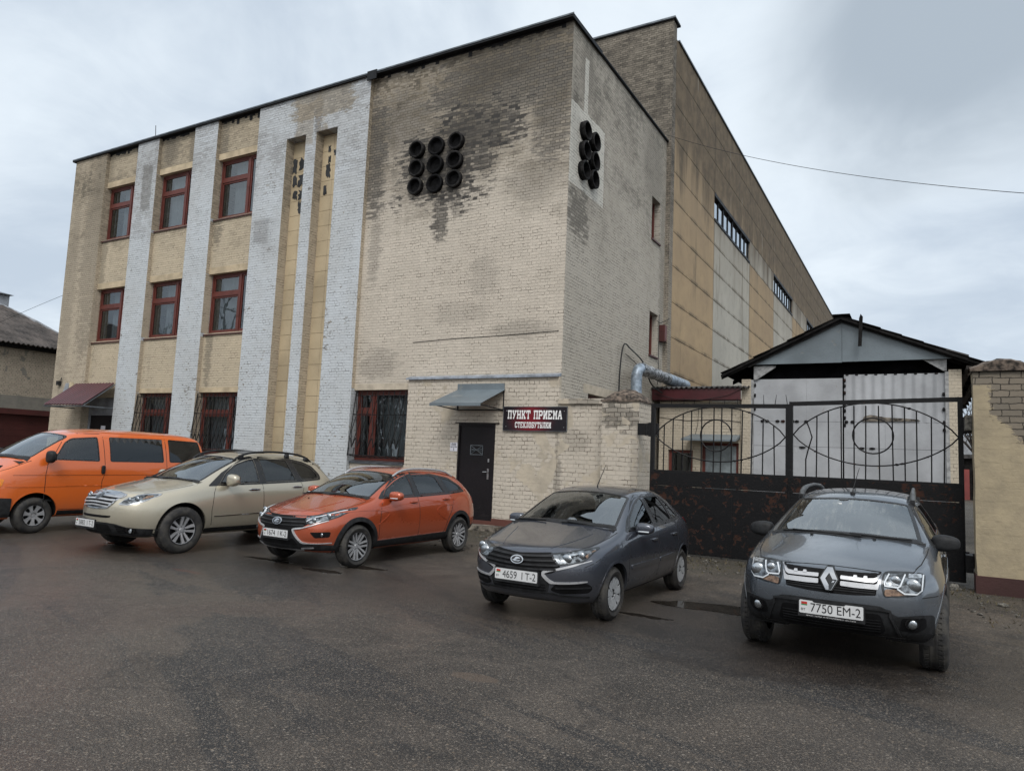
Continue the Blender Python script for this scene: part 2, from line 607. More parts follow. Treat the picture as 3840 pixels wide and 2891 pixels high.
    row_ = T.math('ABSOLUTE', T.math('ADD', T.math('SUBTRACT', y, 7.9), T.math('MULTIPLY_ADD', mid, 3.4, -1.7)))
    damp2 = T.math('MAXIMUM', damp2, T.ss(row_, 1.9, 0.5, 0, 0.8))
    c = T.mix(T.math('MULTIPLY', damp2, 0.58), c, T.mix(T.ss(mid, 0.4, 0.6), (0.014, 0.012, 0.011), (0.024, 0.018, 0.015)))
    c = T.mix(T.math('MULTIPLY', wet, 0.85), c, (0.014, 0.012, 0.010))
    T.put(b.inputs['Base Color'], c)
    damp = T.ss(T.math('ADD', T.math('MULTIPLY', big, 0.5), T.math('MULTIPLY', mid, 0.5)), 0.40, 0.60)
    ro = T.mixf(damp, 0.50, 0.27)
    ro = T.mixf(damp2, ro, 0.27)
    ro = T.math('ADD', ro, T.math('MULTIPLY', T.ss(fine, 0.3, 0.8), 0.10))
    ro = T.mixf(T.math('MULTIPLY', grit, 0.8), ro, 0.75)
    ro = T.mixf(wet, ro, 0.04)
    T.put(b.inputs['Roughness'], ro)
    T.put(b.inputs['Specular IOR Level'], T.mixf(T.math('MAXIMUM', wet, T.math('MULTIPLY', damp, 0.8)), 0.42, 0.55))
    h = T.math('ADD', T.math('MULTIPLY', vd, -1.3), T.math('ADD', T.math('MULTIPLY', fine, 0.5), T.math('MULTIPLY', coarse, 1.6)))
    h = T.math('MULTIPLY', h, T.math('SUBTRACT', 1.0, T.math('MAXIMUM', wet, T.math('MULTIPLY', T.math('MAXIMUM', damp, damp2), 0.5))))
    n1 = T.bump(h, 1.0, 0.0075)
    hz = T.math('MULTIPLY', T.noise(P, 5.0, 4, 0.6), T.math('SUBTRACT', 1.0, wet))
    n2 = T.bump(hz, 0.35, 0.025, n1)
    T.put(b.inputs['Normal'], n2)


ground_mat()


def water_mat():
    m, T, b, out = newmat('puddle_water')
    P = T.pos()
    T.put(b.inputs['Base Color'], T.mix(T.ss(T.noise(P, 3.0, 4), 0.3, 0.7), (0.022, 0.019, 0.016), (0.036, 0.031, 0.026)))
    b.inputs['Roughness'].default_value = 0.03
    b.inputs['IOR'].default_value = 1.33
    T.put(b.inputs['Normal'], T.bump(T.noise(P, 14.0, 2), 0.02, 0.004))


water_mat()

SOOT = [(-11.27, 9.62, 1.75, 1.40, 1.0), (-10.3, 10.3, 1.8, 1.0, 1.0), (-9.7, 10.3, 0.9, 0.9, 0.9), (-9.2, 11.6, 2.9, 1.2, 0.80), (-11.2, 8.25, 0.30, 0.80, 0.85), (-10.7, 8.5, 0.22, 0.45, 0.6),
        (-13.55, 10.2, 0.55, 2.0, 0.8), (-12.6, 11.0, 1.2, 1.1, 0.55), (-7.9, 10.9, 0.7, 2.2, 0.7), (-9.9, 9.5, 0.6, 0.5, 0.9),
        (-8.3, 8.7, 1.0, 0.7, 0.35), (-9.7, 6.4, 0.5, 0.6, 0.22), (-13.0, 4.2, 0.8, 0.5, 0.32), (-10.4, 5.4, 0.8, 0.35, 0.2), (-8.6, 4.9, 1.0, 0.25, 0.3), (-13.4, 7.6, 0.25, 1.2, 0.35)]
brick_mat('brick_cream', (0.570, 0.515, 0.440), (0.490, 0.444, 0.380), (0.085, 0.070, 0.056), gap=0.66, grime=0.30, top=0.92, spots=SOOT, grime_col=(0.045, 0.043, 0.041))
brick_mat('brick_bay', (0.535, 0.456, 0.335), (0.47, 0.400, 0.295), (0.09, 0.07, 0.052), gap=0.66, grime=0.42, top=0.50, flecks=0.45,
          spots=[(-23.2, 12.2, 0.5, 0.8, 0.6), (-21.9, 11.9, 0.25, 1.0, 0.5), (-25.6, 6.6 + 1.8, 0.5, 0.9, 0.0), (-20.3, 10.6, 0.3, 2.5, 0.6), (-20.2, 5.0, 0.2, 2.0, 0.5), (-26.7, 9, 0.25, 4, 0.45)])
brick_mat('brick_pier', (0.51, 0.437, 0.335), (0.45, 0.388, 0.30), (0.08, 0.066, 0.052), gap=0.74, grime=0.66, top=0.75, grime_col=(0.09, 0.082, 0.068),
          spots=[(-27.2, 8.5, 0.8, 4.5, 0.42), (-28.5, 7, 0.5, 4.0, 0.32)])
brick_mat('brick_white', (0.545, 0.585, 0.62), (0.50, 0.54, 0.575), (0.10, 0.10, 0.105), gap=0.70, grime=0.44, top=0.60, flecks=0.85,
          grime_col=(0.21, 0.205, 0.20), film_col=(0.36, 0.365, 0.37), spots=[(-15.85, 12.0, 0.16, 1.0, 1.0)],
          peel=[(-15.7, 12.3, 1.3, 0.5, 0.8, (0.30, 0.26, 0.20)), (-16.4, 11.7, 0.4, 0.7, 0.6, (0.33, 0.28, 0.21)), (-15.65, 9.8, 0.22, 1.9, 0.75, (0.31, 0.27, 0.21)),
                (-24.2, 10.9, 0.3, 0.9, 0.55, (0.16, 0.15, 0.13)), (-18.0, 8.5, 0.35, 0.4, 0.3, (0.12, 0.11, 0.10))])
brick_mat('brick_side', (0.47, 0.435, 0.375), (0.43, 0.40, 0.35), (0.07, 0.064, 0.058), gap=0.78, grime=0.62, top=0.62, film_col=(0.21, 0.195, 0.165),
          spots=[(15.55, 10.0, 0.35, 1.3, 0.75), (15.9, 8.0, 0.8, 0.8, 0.70), (21.6, 11.2, 1.0, 1.4, 0.35), (16.2, 11.7, 0.5, 0.8, 0.4), (22.6, 8.0, 0.3, 3.0, 0.35)],
          white=[(16.35, 9.6, 1.08, 1.05, (0.60, 0.585, 0.53)), (16.15, 11.3, 0.12, 0.8, (0.60, 0.585, 0.53))])
brick_mat('brick_hall', (0.30, 0.265, 0.215), (0.24, 0.215, 0.18), (0.035, 0.032, 0.030), gap=1.0, grime=0.8, top=0.95, grime_col=(0.062, 0.056, 0.048), film_col=(0.125, 0.11, 0.09))


def low_plaster(T, u, z, pn, jn):
    f = T.ss(T.math('ADD', pn, T.math('MULTIPLY', jn, 0.12)), 0.60, 0.66)
    return f, (0.50, 0.44, 0.35), (0.36, 0.32, 0.26)


brick_mat('brick_low', (0.56, 0.505, 0.43), (0.49, 0.445, 0.38), (0.10, 0.08, 0.062), row=0.098, bw=0.275, gap=0.72, grime=0.36, top=0.0, plaster=low_plaster,
          spots=[(-5.7, 2.75, 0.55, 0.32, 0.75), (-6.8, 3.1, 0.7, 0.13, 0.55), (-6.9, 2.15, 0.5, 0.35, 0.35), (-5.3, 1.4, 0.2, 1.2, 0.3), (-7.35, 1.2, 0.12, 1.3, 0.5)])
brick_mat('brick_annex', (0.50, 0.44, 0.35), (0.45, 0.40, 0.32), (0.16, 0.14, 0.12), gap=0.7, grime=0.3, top=0.0, row=0.09, bw=0.265)
brick_mat('brick_left', (0.44, 0.385, 0.31), (0.345, 0.30, 0.245), (0.085, 0.078, 0.07), gap=1.0, grime=0.35, top=0.0, row=0.09, bw=0.265,
          plaster=lambda T, u, z, pn, jn: (T.math('MAXIMUM', T.ss(T.math('ADD', pn, T.math('MULTIPLY', jn, 0.08)), 0.64, 0.67), T.math('LESS_THAN', z, 3.62)), (0.22, 0.21, 0.185), (0.165, 0.16, 0.145)))


def pier_plaster(T, u, z, pn, jn):
    # render has fallen off a patch near the top of the pier, its lower edge stepping down to the right
    e = T.math('SUBTRACT', T.math('ADD', z, T.math('MULTIPLY_ADD', jn, 0.9, -0.45)), T.math('MAXIMUM', T.math('SUBTRACT', 2.72, T.math('MULTIPLY', T.math('SUBTRACT', u, 0.95), 0.95)), T.math('ADD', 2.15, T.math('MULTIPLY', u, 0.10))))
    lft = T.math('SUBTRACT', T.math('ADD', u, T.math('MULTIPLY_ADD', jn, 0.7, -0.35)), 0.93)
    bare = T.math('MULTIPLY', T.ss(e, -0.02, 0.02), T.ss(lft, -0.02, 0.03))
    rim = T.math('MULTIPLY', T.ss(z, 3.16, 3.22), T.ss(pn, 0.42, 0.5))
    return T.math('SUBTRACT', 1.0, T.math('MAXIMUM', bare, rim)), (0.365, 0.305, 0.205), (0.275, 0.232, 0.162)


brick_mat('render_pier', (0.185, 0.155, 0.12), (0.13, 0.115, 0.095), (0.03, 0.027, 0.024), gap=1.3, grime=0.22, top=0.0, plaster=pier_plaster, bumps=0.9, row=0.10, bw=0.27, hdr=0.8,
          spots=[(1.1, 3.5, 1.2, 0.16, 0.6), (0.72, 1.6, 0.05, 1.2, 0.35)])


def panel_mat(name, c1, c2, seed):
    m, T, b, out = newmat(name)
    P = T.pos()
    x, y, z = T.xyz(P)
    st = T.noise(T.comb(seed, T.math('MULTIPLY', y, 1.1), T.math('MULTIPLY', z, 0.14)), 1.0, 6, 0.68, 0.3)
    cl = T.noise(T.comb(seed, T.math('MULTIPLY', y, 0.3), T.math('MULTIPLY', z, 0.4)), 1.0, 6, 0.65, 0.5)
    fn = T.noise(T.comb(seed, T.math('MULTIPLY', y, 2.0), T.math('MULTIPLY', z, 2.0)), 1.0, 6, 0.7, 0.4)
    c = T.mix(T.ss(cl, 0.3, 0.7), c2, c1)
    c = T.mix(T.ss(fn, 0.45, 0.75, 0, 0.35), c, tuple(q * 0.6 for q in c2))
    # dirt caught along the horizontal and vertical joints
    sd = None
    for zz in (1.2, 2.4, 3.6, 4.8, 6.0, 7.2, 8.45, 9.65, 10.75, 11.75, 12.95, 14.2, 15.4):
        d = T.math('ABSOLUTE', T.math('SUBTRACT', z, zz + 0.03))
        sd = d if sd is None else T.math('MINIMUM', sd, d)
    for yy in (28.75, 35.75, 42.4, 49.3, 56.1, 62.9):
        d = T.math('MULTIPLY', T.math('ABSOLUTE', T.math('SUBTRACT', y, yy)), 0.8)
        sd = T.math('MINIMUM', sd, d)
    jm = T.math('MULTIPLY', T.ss(T.math('ADD', sd, T.math('MULTIPLY_ADD', fn, 0.26, -0.13)), 0.12, 0.0), T.ss(st, 0.36, 0.58))
    c = T.mix(T.math('MULTIPLY', jm, 0.70), c, (0.105, 0.085, 0.062))
    # rain-washed soot running down from the eaves
    lo = T.math('ADD', z, T.math('MULTIPLY_ADD', st, 6.0, -3.0))
    top = T.ss(lo, 11.0, 13.6)
    c = T.mix(T.math('MULTIPLY', T.ss(lo, 7.5, 12.0), 0.28), c, (0.20, 0.165, 0.12))
    c = T.mix(T.math('MULTIPLY', top, 0.88), c, T.mix(T.ss(fn, 0.4, 0.65), (0.085, 0.068, 0.050), (0.150, 0.118, 0.080)))
    c = T.mix(T.ss(st, 0.58, 0.70, 0, 0.55), c, (0.10, 0.083, 0.062))
    wash = T.math('MULTIPLY', T.ss(T.noise(T.comb(seed + 4, T.math('MULTIPLY', y, 2.2), T.math('MULTIPLY', z, 0.22)), 1.0, 5, 0.7, 0.6), 0.62, 0.68), T.ss(z, 10.5, 13.0))
    c = T.mix(T.math('MULTIPLY', wash, 0.6), c, (0.40, 0.37, 0.31))
    T.put(b.inputs['Base Color'], c)
    b.inputs['Roughness'].default_value = 0.85
    b.inputs['Specular IOR Level'].default_value = 0.25
    T.put(b.inputs['Normal'], T.bump(T.noise(P, 6.0, 5, 0.65), 0.25, 0.02))


panel_mat('panel_tan', (0.435, 0.322, 0.195), (0.345, 0.258, 0.165), 1.0)
panel_mat('panel_grey', (0.46, 0.44, 0.385), (0.385, 0.37, 0.325), 5.0)


def chip_mat(name, base, chips, amount, scale, rough=0.5, dirt=(0.05, 0.04, 0.035), spec=0.4):
    """old paint with chips and rust showing through"""
    m, T, b, out = newmat(name)
    P = T.pos()
    a = T.noise(P, scale, 6, 0.66, 0.5)
    d = T.noise(T.vadd(P, (5, 5, 5)), scale * 0.35, 4, 0.6)
    f = T.ss(T.math('ADD', a, T.math('MULTIPLY_ADD', d, 0.5, -0.25)), 0.69 - amount, 0.73 - amount)
    rc = T.mix(T.noise(P, scale * 2.2, 3), chips[0], chips[1])
    c = T.mix(T.ss(d, 0.3, 0.7), base, tuple(q * 0.72 for q in base))
    c = T.mix(T.math('MULTIPLY', f, 0.9), c, rc)
    c = T.mix(T.ss(T.noise(P, 30, 3), 0.62, 0.75, 0, 0.4), c, dirt)
    T.put(b.inputs['Base Color'], c)
    T.put(b.inputs['Roughness'], T.mixf(f, rough, 0.85))
    b.inputs['Specular IOR Level'].default_value = spec
    T.put(b.inputs['Normal'], T.bump(T.math('SUBTRACT', T.noise(P, 25, 4), T.math('MULTIPLY', f, 0.7)), 0.4, 0.01))


chip_mat('gate_paint', (0.006, 0.006, 0.007), ((0.055, 0.022, 0.014), (0.024, 0.014, 0.011)), 0.12, 8.5, 0.5, spec=0.2)
chip_mat('bar_paint', (0.008, 0.008, 0.009), ((0.06, 0.03, 0.02), (0.03, 0.02, 0.015)), 0.02, 20, 0.5, spec=0.22)
chip_mat('red_frame', (0.125, 0.031, 0.023), ((0.10, 0.03, 0.02), (0.07, 0.025, 0.02)), 0.07, 7.0, 0.5)
chip_mat('sill_paint', (0.085, 0.030, 0.028), ((0.05, 0.03, 0.03), (0.03, 0.02, 0.02)), 0.05, 6.0, 0.5)
chip_mat('maroon_sheet', (0.075, 0.017, 0.021), ((0.06, 0.015, 0.015), (0.05, 0.02, 0.02)), 0.0, 5.0, 0.35)
chip_mat('maroon_wood', (0.080, 0.022, 0.020), ((0.05, 0.02, 0.02), (0.03, 0.015, 0.012)), 0.06, 4.0, 0.6)
chip_mat('door_black', (0.010, 0.008, 0.010), ((0.022, 0.018, 0.02), (0.008, 0.007, 0.008)), 0.05, 4.0, 0.5, spec=0.25)
chip_mat('shed_sheet', (0.40, 0.415, 0.44), ((0.20, 0.13, 0.085), (0.31, 0.29, 0.27)), -0.045, 2.6, 0.5, (0.22, 0.19, 0.16))
chip_mat('galv_dark', (0.165, 0.20, 0.225), ((0.24, 0.26, 0.27), (0.11, 0.12, 0.12)), 0.03, 2.2, 0.38)
chip_mat('red_brick_base', (0.12, 0.045, 0.034), ((0.20, 0.17, 0.15), (0.07, 0.04, 0.03)), 0.05, 4.0, 0.8)
chip_mat('plinth_red', (0.055, 0.022, 0.020), ((0.09, 0.07, 0.06), (0.03, 0.02, 0.018)), 0.02, 3.5, 0.7)
chip_mat('glass_block_paint', (0.49, 0.40, 0.265), ((0.42, 0.34, 0.23), (0.36, 0.30, 0.21)), 0.0, 2.0, 0.7)

M('roof_metal', (0.014, 0.016, 0.019), 0.55, 0.2, 0.2, 3, spec=0.25)
M('edge_metal', (0.16, 0.18, 0.20), 0.4, 0.6, 0.2, 4)
M('blue_flash', (0.33, 0.37, 0.43), 0.4, 0.2, 0.2, 5)
M('tar_black', (0.012, 0.012, 0.013), 0.75, 0, 0.3, 6, 0.4)
M('soot_pipe', (0.006, 0.006, 0.007), 0.8, 0, 0.4, 9, 0.4, spec=0.15)
M('soot_rim', (0.022, 0.021, 0.021), 0.75, 0, 0.4, 9, 0.4, spec=0.15)
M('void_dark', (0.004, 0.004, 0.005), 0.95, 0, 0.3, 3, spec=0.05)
M('room_dark', (0.035, 0.038, 0.042), 0.9, 0, 0.3, 1.5)
M('curtain', (0.40, 0.43, 0.44), 0.9, 0, 0.10, 2)
M('slate_grey', (0.075, 0.072, 0.072), 0.8, 0, 0.35, 3, 0.3)
M('slate_brown', (0.080, 0.068, 0.062), 0.8, 0, 0.35, 1.2, 0.3)
M('cement', (0.20, 0.175, 0.145), 0.9, 0, 0.45, 6, 0.6)
M('cement_cap', (0.155, 0.12, 0.095), 0.9, 0, 0.45, 9, 0.7)
M('black_wood', (0.011, 0.010, 0.010), 0.8, 0, 0.35, 6, 0.5, spec=0.2)
M('pale_wood', (0.34, 0.345, 0.35), 0.7, 0, 0.2, 8, 0.3)
M('frosted', (0.26, 0.30, 0.32), 0.35, 0, 0.2, 3)
M('grey_board', (0.30, 0.325, 0.36), 0.6, 0, 0.15, 3)
M('duct_metal', (0.33, 0.40, 0.48), 0.38, 0.35, 0.25, 6, 0.2)
M('lag_wrap', (0.34, 0.36, 0.38), 0.5, 0.3, 0.75, 11, 0.9)
M('paper', (0.72, 0.72, 0.78), 0.8, 0, 0.05, 8)
M('ink', (0.03, 0.03, 0.07), 0.6)
M('ink_red', (0.35, 0.03, 0.03), 0.6)
M('steel', (0.45, 0.46, 0.48), 0.3, 0.9, 0.15, 12)
M('sign_white', (0.78, 0.78, 0.78), 0.45, 0, 0.04, 10)
M('cable_black', (0.012, 0.012, 0.013), 0.6)
M('lintel', (0.50, 0.41, 0.28), 0.9, 0, 0.14, 2.5, 0.2, obj=False)
M('lintel_cream', (0.50, 0.44, 0.35), 0.9, 0, 0.14, 2.5, 0.2, obj=False)
M('stone', (0.16, 0.15, 0.13), 0.85, 0, 0.5, 14, 0.6)
M('garage_red', (0.22, 0.045, 0.04), 0.6, 0, 0.2, 0.4)
M('bark', (0.060, 0.052, 0.048), 0.9, 0, 0.3, 5, 0.5)
M('roof_snow', (0.32, 0.34, 0.37), 0.6, 0, 0.2, 2)


def sign_mat():
    m, T, b, out = newmat('sign_board')
    P = T.pos()
    x, y, z = T.xyz(P)
    d = T.math('ABSOLUTE', T.math('ADD', x, 8.08))
    r = T.math('ADD', d, T.math('ABSOLUTE', T.math('MULTIPLY', T.math('SUBTRACT', z, 2.62), 0.5)))
    T.put(b.inputs['Base Color'], T.mix(T.ss(r, 0.75, 0.0, 0, 0.85), (0.016, 0.013, 0.017), (0.19, 0.012, 0.020)))
    b.inputs['Roughness'].default_value = 0.4
    b.inputs['Specular IOR Level'].default_value = 0.2


sign_mat()


def glass_mat(name, tint, refl=0.10, rough=0.015, dirty=0.0, k=1.0):
    """thin pane: mirror-like skin over a tinted clear sheet"""
    m = bpy.data.materials.new(name)
    m.use_nodes = True
    m.node_tree.nodes.clear()
    MATS[name] = m
    T = NT(m.node_tree)
    out = T.new('ShaderNodeOutputMaterial')
    tr = T.new('ShaderNodeBsdfTransparent')
    tr.inputs[0].default_value = (*tint, 1)
    gl = T.new('ShaderNodeBsdfGlossy')
    gl.inputs['Color'].default_value = (0.92, 0.97, 1.0, 1)
    gl.inputs['Roughness'].default_value = rough
    P = T.obj()
    nb = T.bump(T.noise(P, 1.7, 2), 0.10, 0.02)
    T.put(gl.inputs['Normal'], nb)
    fr = T.new('ShaderNodeFresnel')
    fr.inputs[0].default_value = 1.52
    f = T.math('ADD', T.math('MULTIPLY', fr.outputs[0], k), refl, clamp=True)
    mx = T.new('ShaderNodeMixShader')
    T.put(mx.inputs[0], f)
    T.l.new(tr.outputs[0], mx.inputs[1])
    T.l.new(gl.outputs[0], mx.inputs[2])
    last = mx.outputs[0]
    if dirty:
        df = T.new('ShaderNodeBsdfDiffuse')
        df.inputs[0].default_value = (0.30, 0.32, 0.32, 1)
        x, y, z = T.xyz(P)
        n = T.noise(T.comb(T.math('MULTIPLY', x, 28.0), T.math('MULTIPLY', y, 4.0), T.math('MULTIPLY', z, 4.0)), 1.0, 4, 0.7, 0.4)
        n2 = T.noise(P, 2.0, 3)
        mx2 = T.new('ShaderNodeMixShader')
        T.put(mx2.inputs[0], T.math('MULTIPLY', T.math('MULTIPLY', T.ss(n, 0.46, 0.75), T.ss(n2, 0.35, 0.65)), dirty))
        T.l.new(last, mx2.inputs[1])
        T.l.new(df.outputs[0], mx2.inputs[2])
        last = mx2.outputs[0]
    T.l.new(last, out.inputs[0])


glass_mat('window_glass', (0.66, 0.70, 0.72), 0.07)
glass_mat('hall_glass', (0.20, 0.28, 0.34), 0.42)

# ------------------------------------------------------------------ ground
def build_ground():
    g = MB()
    g.poly([(-300, -120, 0), (300, -120, 0), (300, 500, 0), (-300, 500, 0)])
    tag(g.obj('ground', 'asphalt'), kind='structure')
    rnd = random.Random(3)

    def blob(cx, cy, rx, ry, rot, n=40, k=0.22, z=0.004):
        ph = [rnd.uniform(0, 6.28) for _ in range(5)]
        pts = []
        for i in range(n):
            t = 2 * pi * i / n
            r = 1 + k * (0.5 * sin(2 * t + ph[0]) + 0.35 * sin(3 * t + ph[1]) + 0.3 * sin(5 * t + ph[2]) + 0.2 * sin(9 * t + ph[3]))
            a, b_ = rx * r * cos(t), ry * r * sin(t)
            pts.append((cx + a * cos(rot) - b_ * sin(rot), cy + a * sin(rot) + b_ * cos(rot), z))
        return pts
    p = MB()
    p.poly(blob(-1.95, 9.28, 0.95, 0.31, 0.10, 60, 0.20))
    tag(p.obj('puddle', 'puddle_water'), kind='structure')


build_ground()

# ------------------------------------------------------------------ brick office block
YP, YB, YF, YS = 15.13, 15.26, 15.41, 15.45      # pilaster face, wall face, window frames, blocked slots
ZT = 12.66
XL_, XR_ = -28.94, -7.39
BAYS = [(-26.87, -24.92), (-23.69, -21.70), (-20.50, -18.48)]
ROWS = [(5.38, 7.37), (9.25, 11.30)]


def window(parent, x0, x1, z0, z1, y, mull=0.69, trans=0.66, sillout=0.20, curtain=1, sillmat='sill_paint', label=None):
    """timber window: outer frame, one mullion, a transom on the wide side; sashes, sill, panes"""
    w = MB()
    t, d = 0.075, 0.10
    w.box(x0, x0 + t, y, y + d, z0, z1)
    w.box(x1 - t, x1, y, y + d, z0, z1)
    w.box(x0 + t, x1 - t, y, y + d, z1 - t, z1)
    w.box(x0 + t, x1 - t, y, y + d, z0, z0 + t)
    xm = x0 + (x1 - x0) * mull
    zt = z0 + (z1 - z0) * trans
    w.box(xm - 0.055, xm + 0.055, y - 0.008, y + d, z0 + t, z1 - t)
    w.box(x0 + t, xm - 0.055, y - 0.006, y + d, zt - 0.06, zt + 0.06)
    # sashes, set back a little
    for (a, b_, c, e) in ((x0 + t, xm - 0.055, zt + 0.06, z1 - t), (x0 + t, xm - 0.055, z0 + t, zt - 0.06), (xm + 0.055, x1 - t, z0 + t, z1 - t)):
        s = 0.055
        yy = y + 0.02
        w.box(a, a + s, yy, yy + 0.05, c, e)
        w.box(b_ - s, b_, yy, yy + 0.05, c, e)
        w.box(a + s, b_ - s, yy, yy + 0.05, e - s, e)
        w.box(a + s, b_ - s, yy, yy + 0.05, c, c + s)
    f = w.obj('window', 'red_frame', parent)
    if label:
        f['label'] = label
    g = MB()
    for (a, b_, c, e) in ((x0 + t, xm - 0.055, zt + 0.06, z1 - t), (x0 + t, xm - 0.055, z0 + t, zt - 0.06), (xm + 0.055, x1 - t, z0 + t, z1 - t)):
        g.poly([(a, y + 0.045, c), (b_, y + 0.045, c), (b_, y + 0.045, e), (a, y + 0.045, e)])
    g.each('pane', 'window_glass', f)
    # second sash behind the first, in shadow
    s2 = MB()
    for xx in (x0 + 0.16, xm - 0.15, xm + 0.16):
        s2.box(xx - 0.03, xx + 0.03, y + 0.17, y + 0.21, z0 + 0.05, z1 - 0.05)
    s2.each('inner_sash', 'pale_wood', f)
    if curtain:
        c = MB()
        rnd = random.Random(int(x0 * 31 + z0 * 7))
        xa = x0 + 0.05 + (0.30 if curtain == 1 else 0.0) + rnd.uniform(0, 0.1)
        xb = x1 - 0.06
        n = 46
        top = [(xa + (xb - xa) * i / n, y + 0.33 + 0.028 * sin(i * 1.25) + 0.012 * sin(i * 2.9 + x0), z1 - 0.05) for i in range(n + 1)]
        vs = top + [(px, py, z0 + 0.04) for px, py, pz in top]
        c.add(vs, [(i, i + 1, n + 2 + i, n + 1 + i) for i in range(n)])
        c.obj('curtain', 'curtain', f, smooth=True)
    if sillout:
        s = MB()
        s.hexa([(x0 - 0.01, YB - 0.05, z0 - 0.075), (x1 - 0.01, YB - 0.05, z0 - 0.075), (x1 - 0.01, y - 0.003, z0 - 0.05), (x0 - 0.01, y - 0.003, z0 - 0.05),
                (x0 - 0.01, YB - 0.05, z0 - 0.035), (x1 - 0.01, YB - 0.05, z0 - 0.035), (x1 - 0.01, y - 0.003, z0 + 0.012), (x0 - 0.01, y - 0.003, z0 + 0.012)])
        s.obj('sill', sillmat, f)
    return f


def grille(parent, x0, x1, z0, z1, yw, out, n):
    """leaning burglar grille: bars that cross into long diamonds, a basket bottom and two rails"""
    g = MB()

    def P(x, z):
        k = max(0.0, min(1.0, (z1 - z) / (z1 - z0)))
        return (x, yw - 0.02 - out * k ** 1.1, z)
    dx = (x1 - x0) / n
    h = z1 - z0
    for k in range(n + 1):
        x = x0 + dx * k
        g.tube([P(x, z1), P(x, z1 - h * 0.10)], 0.011, 5)
        g.tube([P(x, z0 + h * 0.0), P(x, z0 + h * 0.13)], 0.011, 5)
        for s in (-1, 1):
            q = x + s * dx * 0.52
            if x0 - 0.01 <= q <= x1 + 0.01:
                g.tube([P(x, z1 - h * 0.10), P(q, z1 - h * 0.36), P(x + s * dx * 0.02, z1 - h * 0.62), P(q, z0 + h * 0.13)], 0.0105, 5)
                g.tube([P(q, z0 + h * 0.13), P(x, z0 + h * 0.28)], 0.0105, 5)
    for z in (z1 - h * 0.06, z1 - h * 0.36, z0 + h * 0.015):
        g.tube([P(x0 - 0.02, z), P(x1 + 0.02, z)], 0.012, 5)
    for k in range(n + 1):
        x = x0 + dx * k
        g.tube([P(x, z0 + h * 0.015), (x + 0.10, yw + 0.02, z0 - 0.03)], 0.010, 5)
    g.tube([(x0, yw + 0.02, z0 - 0.03), (x1 + 0.1, yw + 0.02, z0 - 0.03)], 0.012, 5)
    for x in (x0 - 0.02, x1 + 0.02):
        g.tube([P(x, z1), P(x, z0)], 0.013, 5)
        g.tube([P(x, z1 - h * 0.35), (x, yw + 0.02, z1 - h * 0.35)], 0.01, 5)
        g.tube([P(x, z0 + h * 0.02), (x, yw + 0.02, z0 + h * 0.02)], 0.01, 5)
    return g.obj('grille', 'bar_paint', parent)


